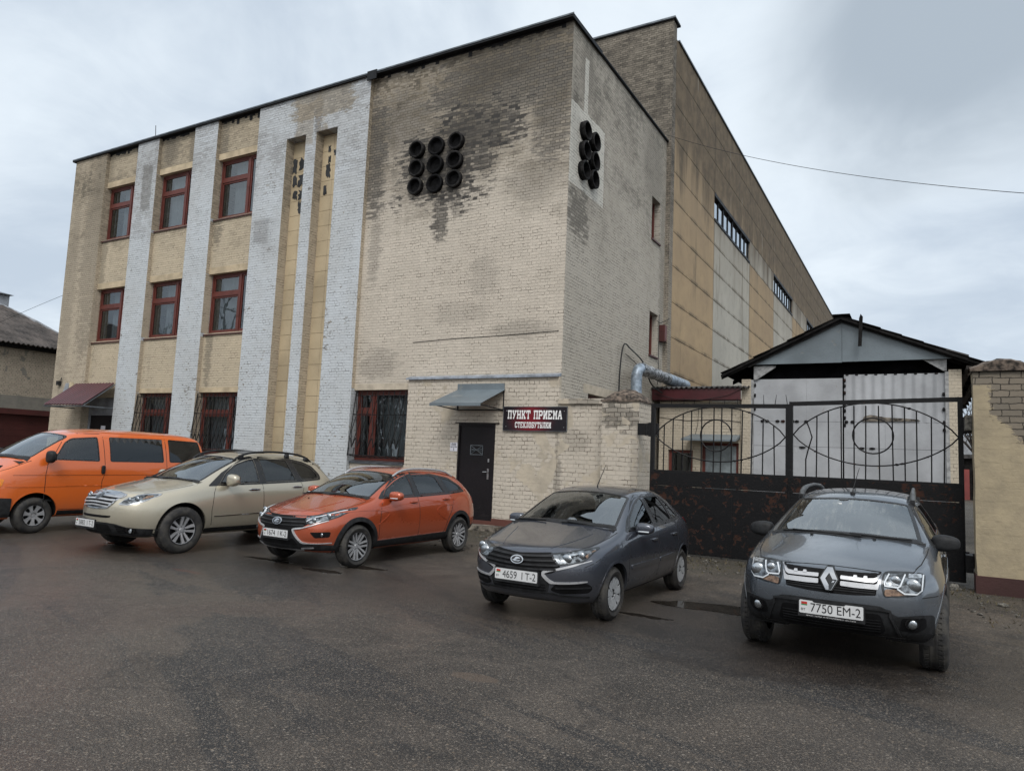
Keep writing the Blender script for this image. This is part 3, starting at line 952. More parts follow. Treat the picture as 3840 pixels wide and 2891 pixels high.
def build_office():
    r = thing('brick_building', 'three-storey cream brick factory block with white pilasters and black vent pipes', 'building', (-18, 16, 0))
    YBK = 16.4
    # --- bay infill
    b = MB()
    for i, (x0, x1) in enumerate(BAYS):
        if i == 0:
            b.box(x0, x1, YB, YBK, 3.30, ROWS[0][0])
        else:
            b.box(x0, x1, YB, YBK, 0.0, 1.45)
            b.box(x0, x1, YB, YBK, 3.60, ROWS[0][0])
        b.box(x0, x1, YB, YBK, ROWS[0][1] + 0.22, ROWS[1][0])
        b.box(x0, x1, YB, YBK, ROWS[1][1] + 0.22, ZT)
    b.each('bay_wall', 'brick_bay', r)
    l = MB()
    for i, (x0, x1) in enumerate(BAYS):
        if i:
            l.box(x0, x1, YB - 0.002, YBK, 3.44, 3.60)
        for z in (ROWS[0][1], ROWS[1][1]):
            l.box(x0, x1, YB - 0.002, YBK, z, z + 0.22)
    l.each('lintel', 'lintel', r)
    # --- corner pier
    p = MB()
    p.box(XL_, BAYS[0][0], YP, YBK, 0, ZT)
    p.obj('corner_pier', 'brick_pier', r)
    # --- white pilasters
    for (x0, x1) in ((-24.92, -23.69), (-21.70, -20.50)):
        p = MB()
        p.box(x0, x1, YP, YBK, 0, ZT)
        p.obj('pilaster', 'brick_white', r)
    p = MB()
    p.box(-18.48, -17.15, YP, YBK, 0, ZT)
    p.box(-17.15, -15.02, YP, YBK, 11.36, ZT)
    p.box(-17.15, -15.02, YP, YBK, 0, 0.5)
    p.box(-16.32, -15.88, YP, YBK, 0.5, 11.36)
    p.box(-15.02, -13.82, YP, YBK, 0, ZT)
    p.obj('pilaster', 'brick_white', r)['label'] = 'broad white pilaster with two tall blocked slots'
    # cream returns of the pilasters (thin coats of paint on their right-hand flanks)
    c = MB()
    for x in (-23.69, -20.50, -15.88, -17.15):
        z0, z1 = (0.0, ZT) if x < -18 else (0.5, 11.36)
        y1 = YB if x < -18 else YS
        if x < -18:
            for (a, e) in ((0.0 if x < -21 else 0, 1.36), (1.45, 3.44), (3.46, 5.28), (5.40, 7.36), (7.38, 9.16), (9.26, 11.29), (11.31, ZT)):
                yy = YF if (a in (1.45, 5.40, 9.26)) else YB
                c.box(x, x + 0.004, YP + 0.003, yy - 0.002, a, e)
        else:
            c.box(x, x + 0.004, YP + 0.003, y1 - 0.002, z0, z1)
    c.box(-26.87, -26.866, YP + 0.003, YB - 0.002, 3.9, ZT)
    c.box(-13.82, -13.816, YP + 0.003, YB - 0.002, 3.5, ZT)
    c.each('painted_return', 'brick_pier', r)
    # --- blocked slots: painted glass blocks with broken panes at the top
    for k, (x0, x1) in enumerate(((-17.15, -16.32), (-15.88, -15.02))):
        s = MB()
        z = 0.5
        while z < 11.36:
            z1 = min(z + 0.47, 11.36)
            xm = x0 + (x1 - x0) * 0.52
            s.box(x0, xm - 0.004, YS + 0.0, YS + 0.1, z, z1 - 0.010)
            s.box(xm + 0.004, x1, YS + 0.0, YS + 0.1, z, z1 - 0.010)
            z += 0.47
        o = s.obj('blocked_slot', 'glass_block_paint', r)
        j = MB()
        j.box(x0, x1, YS + 0.03, YS + 0.12, 0.5, 11.36)
        j.obj('slot_joint', 'tar_black', o)
        q = MB()
        rnd = random.Random(5 + k)
        spots = ([(-17.05, 10.55, .10, .25), (-16.65, 10.60, .22, .22), (-17.0, 10.12, .10, .20), (-16.66, 10.08, .22, .22), (-16.95, 9.62, .10, .15), (-16.62, 9.62, .20, .2),
                  (-16.72, 9.2, .08, .2), (-16.42, 5.9, .07, .3), (-16.43, 5.35, .05, .15)] if k == 0 else
                 [(-15.6, 10.9, .05, .12), (-15.22, 10.95, .10, .14), (-15.35, 10.75, .07, .10), (-15.58, 10.55, .05, .12), (-15.6, 10.2, .10, .22), (-15.68, 9.6, .07, .15), (-15.12, 11.0, .07, .2)])
        for (cx, cz, rx, rz) in spots:
            n = 18
            pts = []
            for i in range(n):
                t = 2 * pi * i / n
                sq = 1.0 / max(abs(cos(t)), abs(sin(t)))
                kx = min(sq, 1.30) * rnd.choice((0.55, 0.8, 0.95, 1.0, 1.0, 1.08))
                pts.append((min(x1 - 0.01, max(x0 + 0.01, cx + rx * kx * cos(t))), cz + rz * kx * sin(t)))
            q.prism(pts, 1, YS - 0.012, YS - 0.004)
        q.each('broken_pane', 'room_dark', o)
    # --- plain right-hand section
    w = MB()
    w.box(-13.82, -11.92, YB, YBK, 3.62, ZT)
    w.box(-13.82, -11.92, YB, YBK, 0.0, 1.45)
    w.box(-11.92, XR_ - 0.36, YB, YBK, 0, ZT)
    w.box(XR_ - 0.36, XR_ - 0.001, YB, YB + 0.2, 0, ZT)
    w.each('front_wall', 'brick_cream', r)
    l = MB()
    l.box(-13.82, -11.92, YB - 0.004, YBK, 3.45, 3.62)
    l.obj('lintel', 'lintel_cream', r)
    d = MB()
    d.box(-11.83, -10.15, 15.14, YB, 0.0, 3.70)
    d.box(-9.08, XR_ + 0.01, 15.14, YB, 0.27, 3.70)
    d.box(-10.15, -9.08, 15.14, YB, 2.56, 3.70)
    d.each('entrance_wall', 'brick_low', r)
    bb = MB()
    bb.box(-9.08, XR_ + 0.012, 15.125, YB, 0, 0.27)
    bb.box(-10.15, -9.08, 15.13, 15.24, 0.0, 0.2)
    cs_ = MB()
    cs_.box(-10.4, -8.7, 14.70, 15.12, 0.0, 0.11)
    cs_.obj('doorstep', 'cement', r)
    bb.each('brick_base', 'red_brick_base', r)
    fl = MB()
    fl.hexa([(-11.87, 15.07, 3.69), (XR_ + 0.0, 15.07, 3.69), (XR_ + 0.0, YB, 3.72), (-11.87, YB, 3.72),
             (-11.87, 15.07, 3.735), (XR_, 15.07, 3.735), (XR_, YB, 3.80), (-11.87, YB, 3.80)])
    fl.obj('flashing', 'blue_flash', r)
    # --- right flank
    s = MB()
    ws = [(21.46, 22.30, 5.16, 6.55), (21.46, 22.30, 8.91, 10.30), (16.85, 18.3, 1.9, 3.47)]
    X0 = XR_ - 0.35
    s.box(X0, XR_, YB + 0.201, 16.85, 0, ZT)
    s.box(XR_ - 0.001, XR_, YB, YB + 0.201, 0, ZT)
    s.box(X0, XR_, 16.85, 18.3, 0, 1.9)
    s.box(X0, XR_, 16.85, 18.3, 3.66, ZT)
    s.box(X0, XR_, 18.3, 21.46, 0, ZT)
    s.box(X0, XR_, 22.30, 22.85, 0, ZT)
    s.box(X0, XR_, 21.46, 22.30, 0, 5.16)
    s.box(X0, XR_, 21.46, 22.30, 6.55, 8.91)
    s.box(X0, XR_, 21.46, 22.30, 10.30, ZT)
    s.each('side_wall', 'brick_side', r)
    l = MB()
    l.box(X0, XR_ + 0.004, 16.55, 18.8, 3.47, 3.70)
    l.obj('lintel', 'lintel_cream', r)
    for (y0, y1, z0, z1) in ws:
        f = MB()
        x = XR_ - 0.20
        t = 0.07
        for (a, b_, c_, e) in ((y0, y0 + t, z0, z1), (y1 - t, y1, z0, z1), (y0 + t, y1 - t, z1 - t, z1), (y0 + t, y1 - t, z0, z0 + t)):
            f.box(x - 0.08, x, a, b_, c_, e)
        ym = (y0 + y1) / 2
        f.box(x - 0.08, x + 0.01, ym - 0.05, ym + 0.05, z0 + t, z1 - t)
        o = f.obj('window', 'red_frame', r)
        o['label'] = 'narrow red-framed window in the right flank'
        g = MB()
        g.poly([(x - 0.05, y0 + t, z0 + t), (x - 0.05, y1 - t, z0 + t), (x - 0.05, y1 - t, z1 - t), (x - 0.05, y0 + t, z1 - t)])
        g.obj('pane', 'window_glass', o)
        k = MB()
        k.box(x + 0.002, XR_ + 0.05, y0 - 0.02, y1, z0 - 0.05, z0)
        k.obj('sill', 'sill_paint', o)
    # --- remaining walls, roof and dark rooms behind the windows
    k = MB()
    k.box(XL_, XL_ + 0.4, YBK, 22.85, 0, ZT)
    k.obj('end_wall', 'brick_pier', r)
    k = MB()
    k.box(XL_ + 0.45, X0 - 0.02, 16.95, 17.0, 0.1, ZT - 0.05)
    for z in (0.05, 4.1, 8.05):
        k.box(XL_ + 0.45, X0 - 0.02, YBK + 0.0, 16.95, z, z + 0.3)
    k.each('room_interior', 'room_dark', r)
    f = MB()
    f.box(XL_ - 0.10, XR_ + 0.07, YP - 0.055, 22.85, ZT, ZT + 0.035)
    f.obj('roof', 'roof_metal', r)
    e = MB()
    e.box(XL_ - 0.12, XR_ + 0.09, YP - 0.078, YP - 0.055, ZT - 0.02, ZT + 0.055)
    e.box(XR_ + 0.07, XR_ + 0.09, YP - 0.09, 16.9, ZT - 0.05, ZT + 0.05)
    e.box(XR_ + 0.03, XR_ + 0.05, 16.9, 22.84, ZT - 0.02, ZT + 0.052)
    e.box(XL_ - 0.12, XL_ - 0.10, YP - 0.09, 22.85, ZT - 0.03, ZT + 0.055)
    e.box(-13.9, -13.55, YP - 0.10, YP - 0.06, ZT - 0.17, ZT + 0.10)
    e.tube([(-23.9, 15.1, ZT + 0.06), (-23.95, 15.1, ZT + 0.5)], 0.012, 5)
    e.each('roof_edge', 'roof_metal', r)
    t = MB()
    t.box(XL_ - 0.13, XR_ + 0.10, YP - 0.092, YP - 0.080, ZT + 0.03, ZT + 0.07)
    t.obj('roof_trim', 'edge_metal', r)
    # torn felt hanging from the eaves in the bays
    h = MB()
    for (x0, x1) in BAYS + [(-13.8, -7.6)]:
        n = int((x1 - x0) / 0.12)
        rnd = random.Random(int(x0 * 10))
        for i in range(n):
            a = x0 + (x1 - x0) * i / n
            d_ = 0.05 + (rnd.random() ** 4) * (0.20 if x0 < -14 else 0.14)
            h.box(a, a + (x1 - x0) / n * 0.98, YB - 0.012, YB - 0.004, ZT - d_, ZT)
    h.each('torn_felt', 'tar_black', r, tol=0.12)
    # --- windows
    for zi, (z0, z1) in enumerate(ROWS):
        for i, (x0, x1) in enumerate(BAYS):
            window(r, x0 + 0.02, x1 - 0.01, z0, z1, YF, curtain=1 if (i + zi) % 3 != 2 else 2)
    for (x0, x1) in BAYS[1:]:
        f = window(r, x0 + 0.02, x1 - 0.01, 1.50, 3.44, YF, curtain=2, label='barred red ground-floor window in a bay')
        grille(f, x0 + 0.03, x1 - 0.08, 1.58, 3.40, YP + 0.1, 0.17, 10)
    f = window(r, -13.80, -11.93, 1.50, 3.45, YF, mull=0.30, trans=0.70, sillmat='edge_metal', curtain=1, label='wide red window with leaning black grille')
    grille(f, -13.72, -12.0, 1.62, 3.40, YB + 0.02, 0.22, 9)
    # --- doorway in the first bay
    x0, x1 = BAYS[0]
    d = MB()
    d.box(x0, x1, YF, YF + 0.08, 2.66, 3.30)
    d.box(x0, x0 + 0.12, YF, YF + 0.08, 0.1, 2.66)
    d.obj('door_panel', 'grey_board', r)
    d = MB()
    d.box(x0 + 0.12, x1, YF + 0.03, YF + 0.08, 0.1, 2.655)
    o = d.obj('door', 'door_black', r)
    o['label'] = 'dark double door under the maroon canopy'
    n = MB()
    n.box(-26.05, -25.78, YF + 0.02, YF + 0.028, 1.9, 2.28)
    n.obj('notice', 'paper', o)
    st = MB()
    st.box(-27.2, -24.6, 14.1, 15.12, 0.0, 0.14)
    st.box(x0, x1, 15.12, YF + 0.1, 0.0, 0.1)
    st.obj('doorstep', 'cement', r)
    # maroon ribbed canopy
    c = MB()
    n = 26
    xa, xb = -27.35, -24.90
    yb, zb, yf, zf = 15.12, 3.80, 14.06, 2.95
    top, bot = [], []
    for i in range(n * 2 + 1):
        x = xa + (xb - xa) * i / (n * 2)
        u = 0.022 * (1 if i % 4 in (0, 1) else 0)
        top.append((x, yf, zf + u))
        bot.append((x, yb, zb + u))
    c.add(top + bot, [(i, i + 1, len(top) + i + 1, len(top) + i) for i in range(len(top) - 1)])
    c.add([(p[0], p[1], p[2] - 0.03) for p in top + bot], [(len(top) + i, len(top) + i + 1, i + 1, i) for i in range(len(top) - 1)])
    o = c.obj('canopy', 'maroon_sheet', r)
    o['label'] = 'maroon ribbed metal canopy over the left doorway'
    k = MB()
    k.box(xa, xb, yf - 0.02, yf + 0.03, zf - 0.08, zf - 0.035)
    k.tube([(xb - 0.03, yf, zf - 0.06), (xb - 0.03, yb, zb - 0.06)], 0.022, 5)
    k.tube([(xa + 0.03, yf, zf - 0.06), (xa + 0.03, yb, zb - 0.06)], 0.022, 5)
    k.tube([(xb - 0.03, yf, zf - 0.06), (xb - 0.03, yb, zf - 0.06)], 0.022, 5)
    k.tube([(xa + 0.03, yf, zf - 0.06), (xa + 0.03, yb, zf - 0.06)], 0.022, 5)
    k.tube([(xa, 14.6, 3.3), (xb, 14.6, 3.3)], 0.02, 5)
    k.each('canopy_frame', 'edge_metal', o)
    # small boards and lamp bracket on the corner pier
    k = MB()
    k.prism([(-28.20, 3.42), (-27.86, 3.42), (-27.80, 3.84), (-28.02, 3.84)], 1, YP - 0.03, YP - 0.003)
    k.obj('board', 'grey_board', r)
    k = MB()
    k.box(-27.80, -27.55, YP - 0.025, YP - 0.003, 3.40, 3.86)
    k.obj('board', 'lintel', r)
    k = MB()
    k.box(-28.52, -28.36, YP - 0.12, YP - 0.003, 3.76, 3.92)
    k.tube([(-28.44, YP - 0.03, 3.92), (-28.30, YP - 0.05, 4.05), (-28.30, YP - 0.05, 3.8)], 0.01, 5)
    k.obj('wall_lamp', 'cable_black', r)
    # --- black entrance door
    d = MB()
    d.box(-10.15, -9.08, 15.165, 15.22, 0.2, 2.56)
    o = d.obj('door', 'door_black', r)
    o['label'] = 'black steel door beside the sign'
    k = MB()
    k.box(-10.25, -8.96, 15.10, 15.138, 2.565, 2.585)
    k.box(-10.155, -10.11, 15.13, 15.164, 0.2, 2.56)
    k.box(-9.12, -9.075, 15.13, 15.164, 0.2, 2.56)
    k.box(-10.11, -9.12, 15.13, 15.164, 2.51, 2.56)
    k.obj('door_frame', 'door_black', o)
    k = MB()
    x0, x1, z0, z1 = -9.79, -9.42, 1.78, 2.03
    for (a, b_, c_, e) in ((x0, x1, z0, z0 + 0.022), (x0, x1, z1 - 0.022, z1), (x0, x0 + 0.022, z0 + 0.022, z1 - 0.022), (x1 - 0.022, x1, z0 + 0.022, z1 - 0.022)):
        k.box(a, b_, 15.150, 15.164, c_, e)
    for (dx, dz) in ((1, 1), (1, -1), (1, 0.25), (1, -0.25)):
        k.tube([(-9.605 - dx * 0.15, 15.156, 1.905 - dz * 0.09), (-9.605 + dx * 0.15, 15.156, 1.905 + dz * 0.09)], 0.0105, 5)
    k.sphere((-9.605, 15.153, 1.905), 0.022, 6)
    k.obj('ornament', 'edge_metal', o)
    k = MB()
    k.box(-9.27, -9.225, 15.155, 15.164, 1.62, 1.70)
    k.box(-9.27, -9.225, 15.150, 15.164, 1.20, 1.46)
    k.tube([(-9.248, 15.15, 1.38), (-9.248, 15.09, 1.38), (-9.36, 15.09, 1.375)], 0.011, 6)
    k.each('handle', 'steel', o)
    # galvanised canopy over it
    c = MB()
    A = [(-10.25, 15.13, 3.40), (-8.84, 15.13, 3.40), (-8.98, 14.25, 2.99), (-10.45, 14.25, 2.99)]
    c.hexa([A[3], A[2], A[1], A[0]] + [(p[0], p[1], p[2] + 0.012) for p in (A[3], A[2], A[1], A[0])])
    c.box(-10.24, -8.86, 15.118, 15.137, 3.40, 3.56)
    c.hexa([(-10.45, 14.235, 2.93), (-8.98, 14.235, 2.93), (-8.98, 14.249, 2.93), (-10.45, 14.249, 2.93), (-10.45, 14.235, 3.0), (-8.98, 14.235, 3.0), (-8.98, 14.249, 3.0), (-10.45, 14.249, 3.0)])
    o = c.obj('canopy', 'galv_dark', r)
    o['label'] = 'grey sheet-metal canopy over the black door'
    k = MB()
    for x, xf in ((-10.22, -10.42), (-8.87, -9.01)):
        k.tube([(xf, 14.27, 2.97), (x, 15.12, 2.90)], 0.016, 5)
        k.tube([(x, 15.12, 2.90), (x, 15.12, 3.38)], 0.016, 5)
    k.tube([(-10.22, 15.12, 2.90), (-8.87, 15.12, 2.90)], 0.016, 5)
    k.obj('canopy_frame', 'tar_black', o)
    # --- vent pipes in the front wall and the flank
    cs = [(-12.03, 10.11), (-11.39, 10.11), (-10.73, 10.12), (-12.02, 9.58), (-11.39, 9.58), (-10.74, 9.59), (-12.03, 9.07), (-11.38, 9.05), (-10.75, 9.08)]
    rnd = random.Random(2)
    for i, (x, z) in enumerate(cs):
        p = MB()
        L = 0.13 + rnd.uniform(-0.02, 0.03)
        ro = 0.235 if i % 3 != 1 else 0.25
        tl = rnd.uniform(-0.04, 0.04)
        p.lathe([(ro, 0.0), (ro, L), (ro - 0.035, L + 0.012), (ro - 0.055, L - 0.01), (ro - 0.075, 0.03), (0.001, 0.02)], (x, YB + 0.02, z), (tl, -1, rnd.uniform(-0.03, 0.03)), 32)
        o = p.obj('vent_pipe', 'soot_pipe', r, auto=40)
        q = MB()
        q.lathe([(ro + 0.006, L - 0.05), (ro + 0.008, L + 0.01), (ro - 0.02, L + 0.022), (ro - 0.045, L + 0.014)], (x, YB + 0.02, z), (tl, -1, 0), 32)
        q.obj('rim', 'soot_rim' if i % 3 != 1 else 'soot_pipe', o, auto=40)
    for i, (y, z) in enumerate([(16.03, 10.10), (16.62, 10.05), (16.02, 9.57), (16.62, 9.52), (16.01, 9.05), (16.61, 9.03)]):
        p = MB()
        L = 0.15
        p.lathe([(0.24, 0.0), (0.24, L), (0.215, L + 0.012), (0.198, L - 0.01), (0.18, 0.03), (0.001, 0.025)], (XR_ - 0.02, y, z), (1, 0, 0.02), 32)
        o = p.obj('vent_pipe', 'soot_pipe', r, auto=40)
        q = MB()
        q.lathe([(0.246, L - 0.05), (0.248, L + 0.01), (0.222, L + 0.022), (0.20, L + 0.014)], (XR_ - 0.02, y, z), (1, 0, 0.02), 32)
        q.obj('rim', 'soot_rim', o, auto=40)
    return r


build_office()

# ------------------------------------------------------------------ tall hall behind
def build_hall():
    r = thing('factory_hall', 'long tan panel-clad hall rising behind the brick block', 'building', (-18, 50, 0))
    XH, YH, YE, ZR = -7.24, 22.86, 86.0, 16.55
    w = MB()
    w.box(-29.0, XH - 0.42, YH, YH + 0.5, 0, 17.05)
    w.box(XH - 0.42, XH, YH, YH + 0.38, 0, 17.05)
    w.obj('front_wall', 'brick_hall', r)
    e = MB()
    e.box(-29.1, XH + 0.08, YH - 0.07, YH + 0.55, 17.05, 17.12)
    e.obj('parapet_edge', 'roof_metal', r)
    e = MB()
    e.box(-29.1, XH + 0.08, YH - 0.085, YH - 0.072, 17.08, 17.14)
    e.obj('parapet_trim', 'edge_metal', r)
    core = MB()
    core.box(-29, XH - 0.30, YH + 0.51, YE, 0, ZR - 0.1)
    core.box(XH - 0.30, XH - 0.16, YH + 0.40, YE, 0, ZR - 0.1)
    core.obj('core', 'tar_black', r)
    js = [YH + 0.39, 28.75, 35.75, 42.4, 49.3, 56.1, 62.9, 69.7, 76.5, YE]
    zs = [0, 1.2, 2.4, 3.6, 4.8, 6.0, 7.2, 8.45, 9.65, 10.75, 11.75, 12.95, 14.2, 15.4, ZR]
    tan, grey = MB(), MB()
    g = 0.010
    for i in range(len(js) - 1):
        win = i % 2 == 1
        for k in range(len(zs) - 1):
            if win and k == 10:
                continue
            lite = (win and k < 10) or (i == 2 and k in (10,)) or (i == 4 and k in (10,))
            tgt = grey if lite else tan
            tgt.box(XH - 0.16, XH, js[i] + g, js[i + 1] - g, zs[k] + g, zs[k + 1] - g)
    tan.each('wall_panel', 'panel_tan', r, tol=0.015)
    grey.each('wall_panel', 'panel_grey', r, tol=0.015)
    for i in (1, 3, 5, 7):
        y0, y1, z0, z1 = js[i] + 0.03, js[i + 1] - 0.03, 11.76, 12.94
        f = MB()
        x = XH - 0.06
        f.box(x - 0.06, XH + 0.02, y0, y1, z1 - 0.14, z1)
        f.box(x - 0.06, XH + 0.03, y0, y1, z0, z0 + 0.10)
        n = 4
        for k in range(n + 1):
            yy = y0 + (y1 - y0) * k / n
            f.box(x - 0.06, x + 0.012, max(y0, yy - 0.055), min(y1, yy + 0.055), z0 + 0.10, z1 - 0.14)
            if k < n:
                ym = y0 + (y1 - y0) * (k + 0.5) / n
                f.box(x - 0.06, x + 0.008, ym - 0.018, ym + 0.018, z0 + 0.10, z1 - 0.14)
        o = f.obj('window', 'roof_metal', r)
        q = MB()
        q.poly([(x - 0.03, y0, z0 + 0.1), (x - 0.03, y1, z0 + 0.1), (x - 0.03, y1, z1 - 0.14), (x - 0.03, y0, z1 - 0.14)])
        q.obj('pane', 'hall_glass', o)
        q = MB()
        q.box(x - 0.09, x - 0.07, y0 + (y1 - y0) * 0.52, y1 - (y1 - y0) * 0.27, z0 + 0.1, z1 - 0.14)
        q.obj('blind', 'blue_flash' if i == 1 else 'room_dark', o)
    t = MB()
    t.box(-29, XH + 0.04, YH + 0.55, YE, ZR, ZR + 0.04)
    t.box(XH + 0.04, XH + 0.055, YH + 0.55, YE, ZR - 0.02, ZR + 0.045)
    t.obj('roof', 'edge_metal', r)
    return r


build_hall()


def corr_sheet(mb, x0, x1, pts, wave=0.022, pitch=0.15, thick=0.012, axis=0, k=8):
    """corrugated sheet: waves across x, running along the given (y, z) polyline"""
    n = int((x1 - x0) / pitch * k)
    rows = []
    for (y, z) in pts:
        rows.append([(x0 + (x1 - x0) * i / n, y, z + wave * sin(2 * pi * i / k)) for i in range(n + 1)])
    if axis == 1:
        rows = [[(p[1], p[0], p[2]) for p in rr] for rr in rows]
    vs = [p for rr in rows for p in rr]
    m = n + 1
    fs = [(j * m + i, j * m + i + 1, (j + 1) * m + i + 1, (j + 1) * m + i) for j in range(len(pts) - 1) for i in range(n)]
    mb.add(vs, fs)
    b = [(p[0], p[1], p[2] - thick) for p in vs]
    mb.add(b, [tuple(reversed(f)) for f in fs])
    N = len(vs)
    edge = [vs[i] for i in range(m)] + [b[i] for i in range(m)]
    mb.add(edge, [(m + i, m + i + 1, i + 1, i) for i in range(n)])


def build_annex():
    r = thing('brick_annex', 'low cream brick annex with maroon fascia behind the gate', 'building', (-6, 23.5, 0))
    x0, x1, y0, y1 = -7.20, -4.66, 22.10, 27.0
    w = MB()
    w.box(x0, -6.90, y0, y0 + 0.4, 0, 3.72)
    w.box(-6.12, -5.85, y0, y0 + 0.4, 0, 3.72)
    w.box(-6.90, -6.12, y0, y0 + 0.4, 2.22, 3.72)
    w.box(-6.90, -6.12, y0, y0 + 0.4, 0, 0.9)
    w.box(-5.85, -4.74, y0, y0 + 0.4, 2.47, 3.72)
    w.box(-4.74, x1, y0, y0 + 0.4, 0, 3.72)
    w.box(x1 - 0.3, x1, y0 + 0.4, y1, 0, 3.72)
    w.each('wall', 'brick_annex', r)
    k = MB()
    k.box(x0, x1 - 0.32, y0 + 0.8, y0 + 0.85, 0, 3.6)
    k.obj('interior', 'void_dark', r)
    f = MB()
    f.box(-7.36, x1 + 0.02, y0 - 0.30, y0 - 0.26, 3.76, 4.10)
    f.box(-7.36, x1 + 0.02, y0 - 0.26, y0 + 0.1, 3.74, 3.78)
    f.obj('fascia', 'maroon_sheet', r)
    c = MB()
    corr_sheet(c, -7.38, x1 + 0.25, [(y0 - 0.36, 4.14), (y1, 4.62)], 0.024, 0.155, 0.03)
    c.obj('roof', 'slate_grey', r)
    d = MB()
    for (a, b_, z0, z1, nm) in ((-6.90, -6.12, 0.9, 2.22, 'w'), (-5.85, -4.74, 0.05, 2.47, 'd')):
        m = MB()
        t = 0.09
        m.box(a, a + t, y0 + 0.1, y0 + 0.2, z0, z1)
        m.box(b_ - t, b_, y0 + 0.1, y0 + 0.2, z0, z1)
        m.box(a + t, b_ - t, y0 + 0.1, y0 + 0.2, z1 - t, z1)
        o = m.obj('window' if nm == 'w' else 'door', 'red_frame', r)
        if nm == 'd':
            q = MB()
            q.box(a + t, b_ - t, y0 + 0.13, y0 + 0.17, z0, z1 - t)
            q.obj('door_leaf', 'frosted', o)
        else:
            q = MB()
            q.poly([(a + t, y0 + 0.15, z0), (b_ - t, y0 + 0.15, z0), (b_ - t, y0 + 0.15, z1 - t), (a + t, y0 + 0.15, z1 - t)])
            q.obj('pane', 'window_glass', o)
            q = MB()
            for xx in (-6.7, -6.5, -6.32):
                q.tube([(xx, y0 + 0.08, z0), (xx, y0 + 0.08, z1 - t)], 0.012, 5)
            q.each('bar', 'bar_paint', o)
    c = MB()
    c.hexa([(-6.33, y0 - 0.6, 2.50), (-4.70, y0 - 0.6, 2.50), (-4.70, y0, 2.62), (-6.15, y0, 2.62), (-6.33, y0 - 0.6, 2.55), (-4.70, y0 - 0.6, 2.55), (-4.70, y0, 2.72), (-6.15, y0, 2.72)])
    c.obj('canopy', 'galv_dark', r)
    # a sagging cable along the fascia
    c = MB()
    c.tube([(-7.3, y0 - 0.33, 3.95), (-6.6, y0 - 0.33, 3.78), (-5.8, y0 - 0.33, 3.74), (-5.0, y0 - 0.33, 3.88), (-4.65, y0 - 0.33, 4.05)], 0.008, 5)
    c.tube([(-7.2, y0 - 0.01, 3.22), (-6.3, y0 - 0.01, 3.12), (-5.4, y0 - 0.01, 3.18), (-4.7, y0 - 0.01, 3.10)], 0.008, 5)
    c.tube([(-5.95, y0 - 0.01, 3.6), (-5.98, y0 - 0.01, 3.0), (-6.05, y0 - 0.01, 2.7)], 0.008, 5)
    c.each('cable', 'cable_black', r)


build_annex()


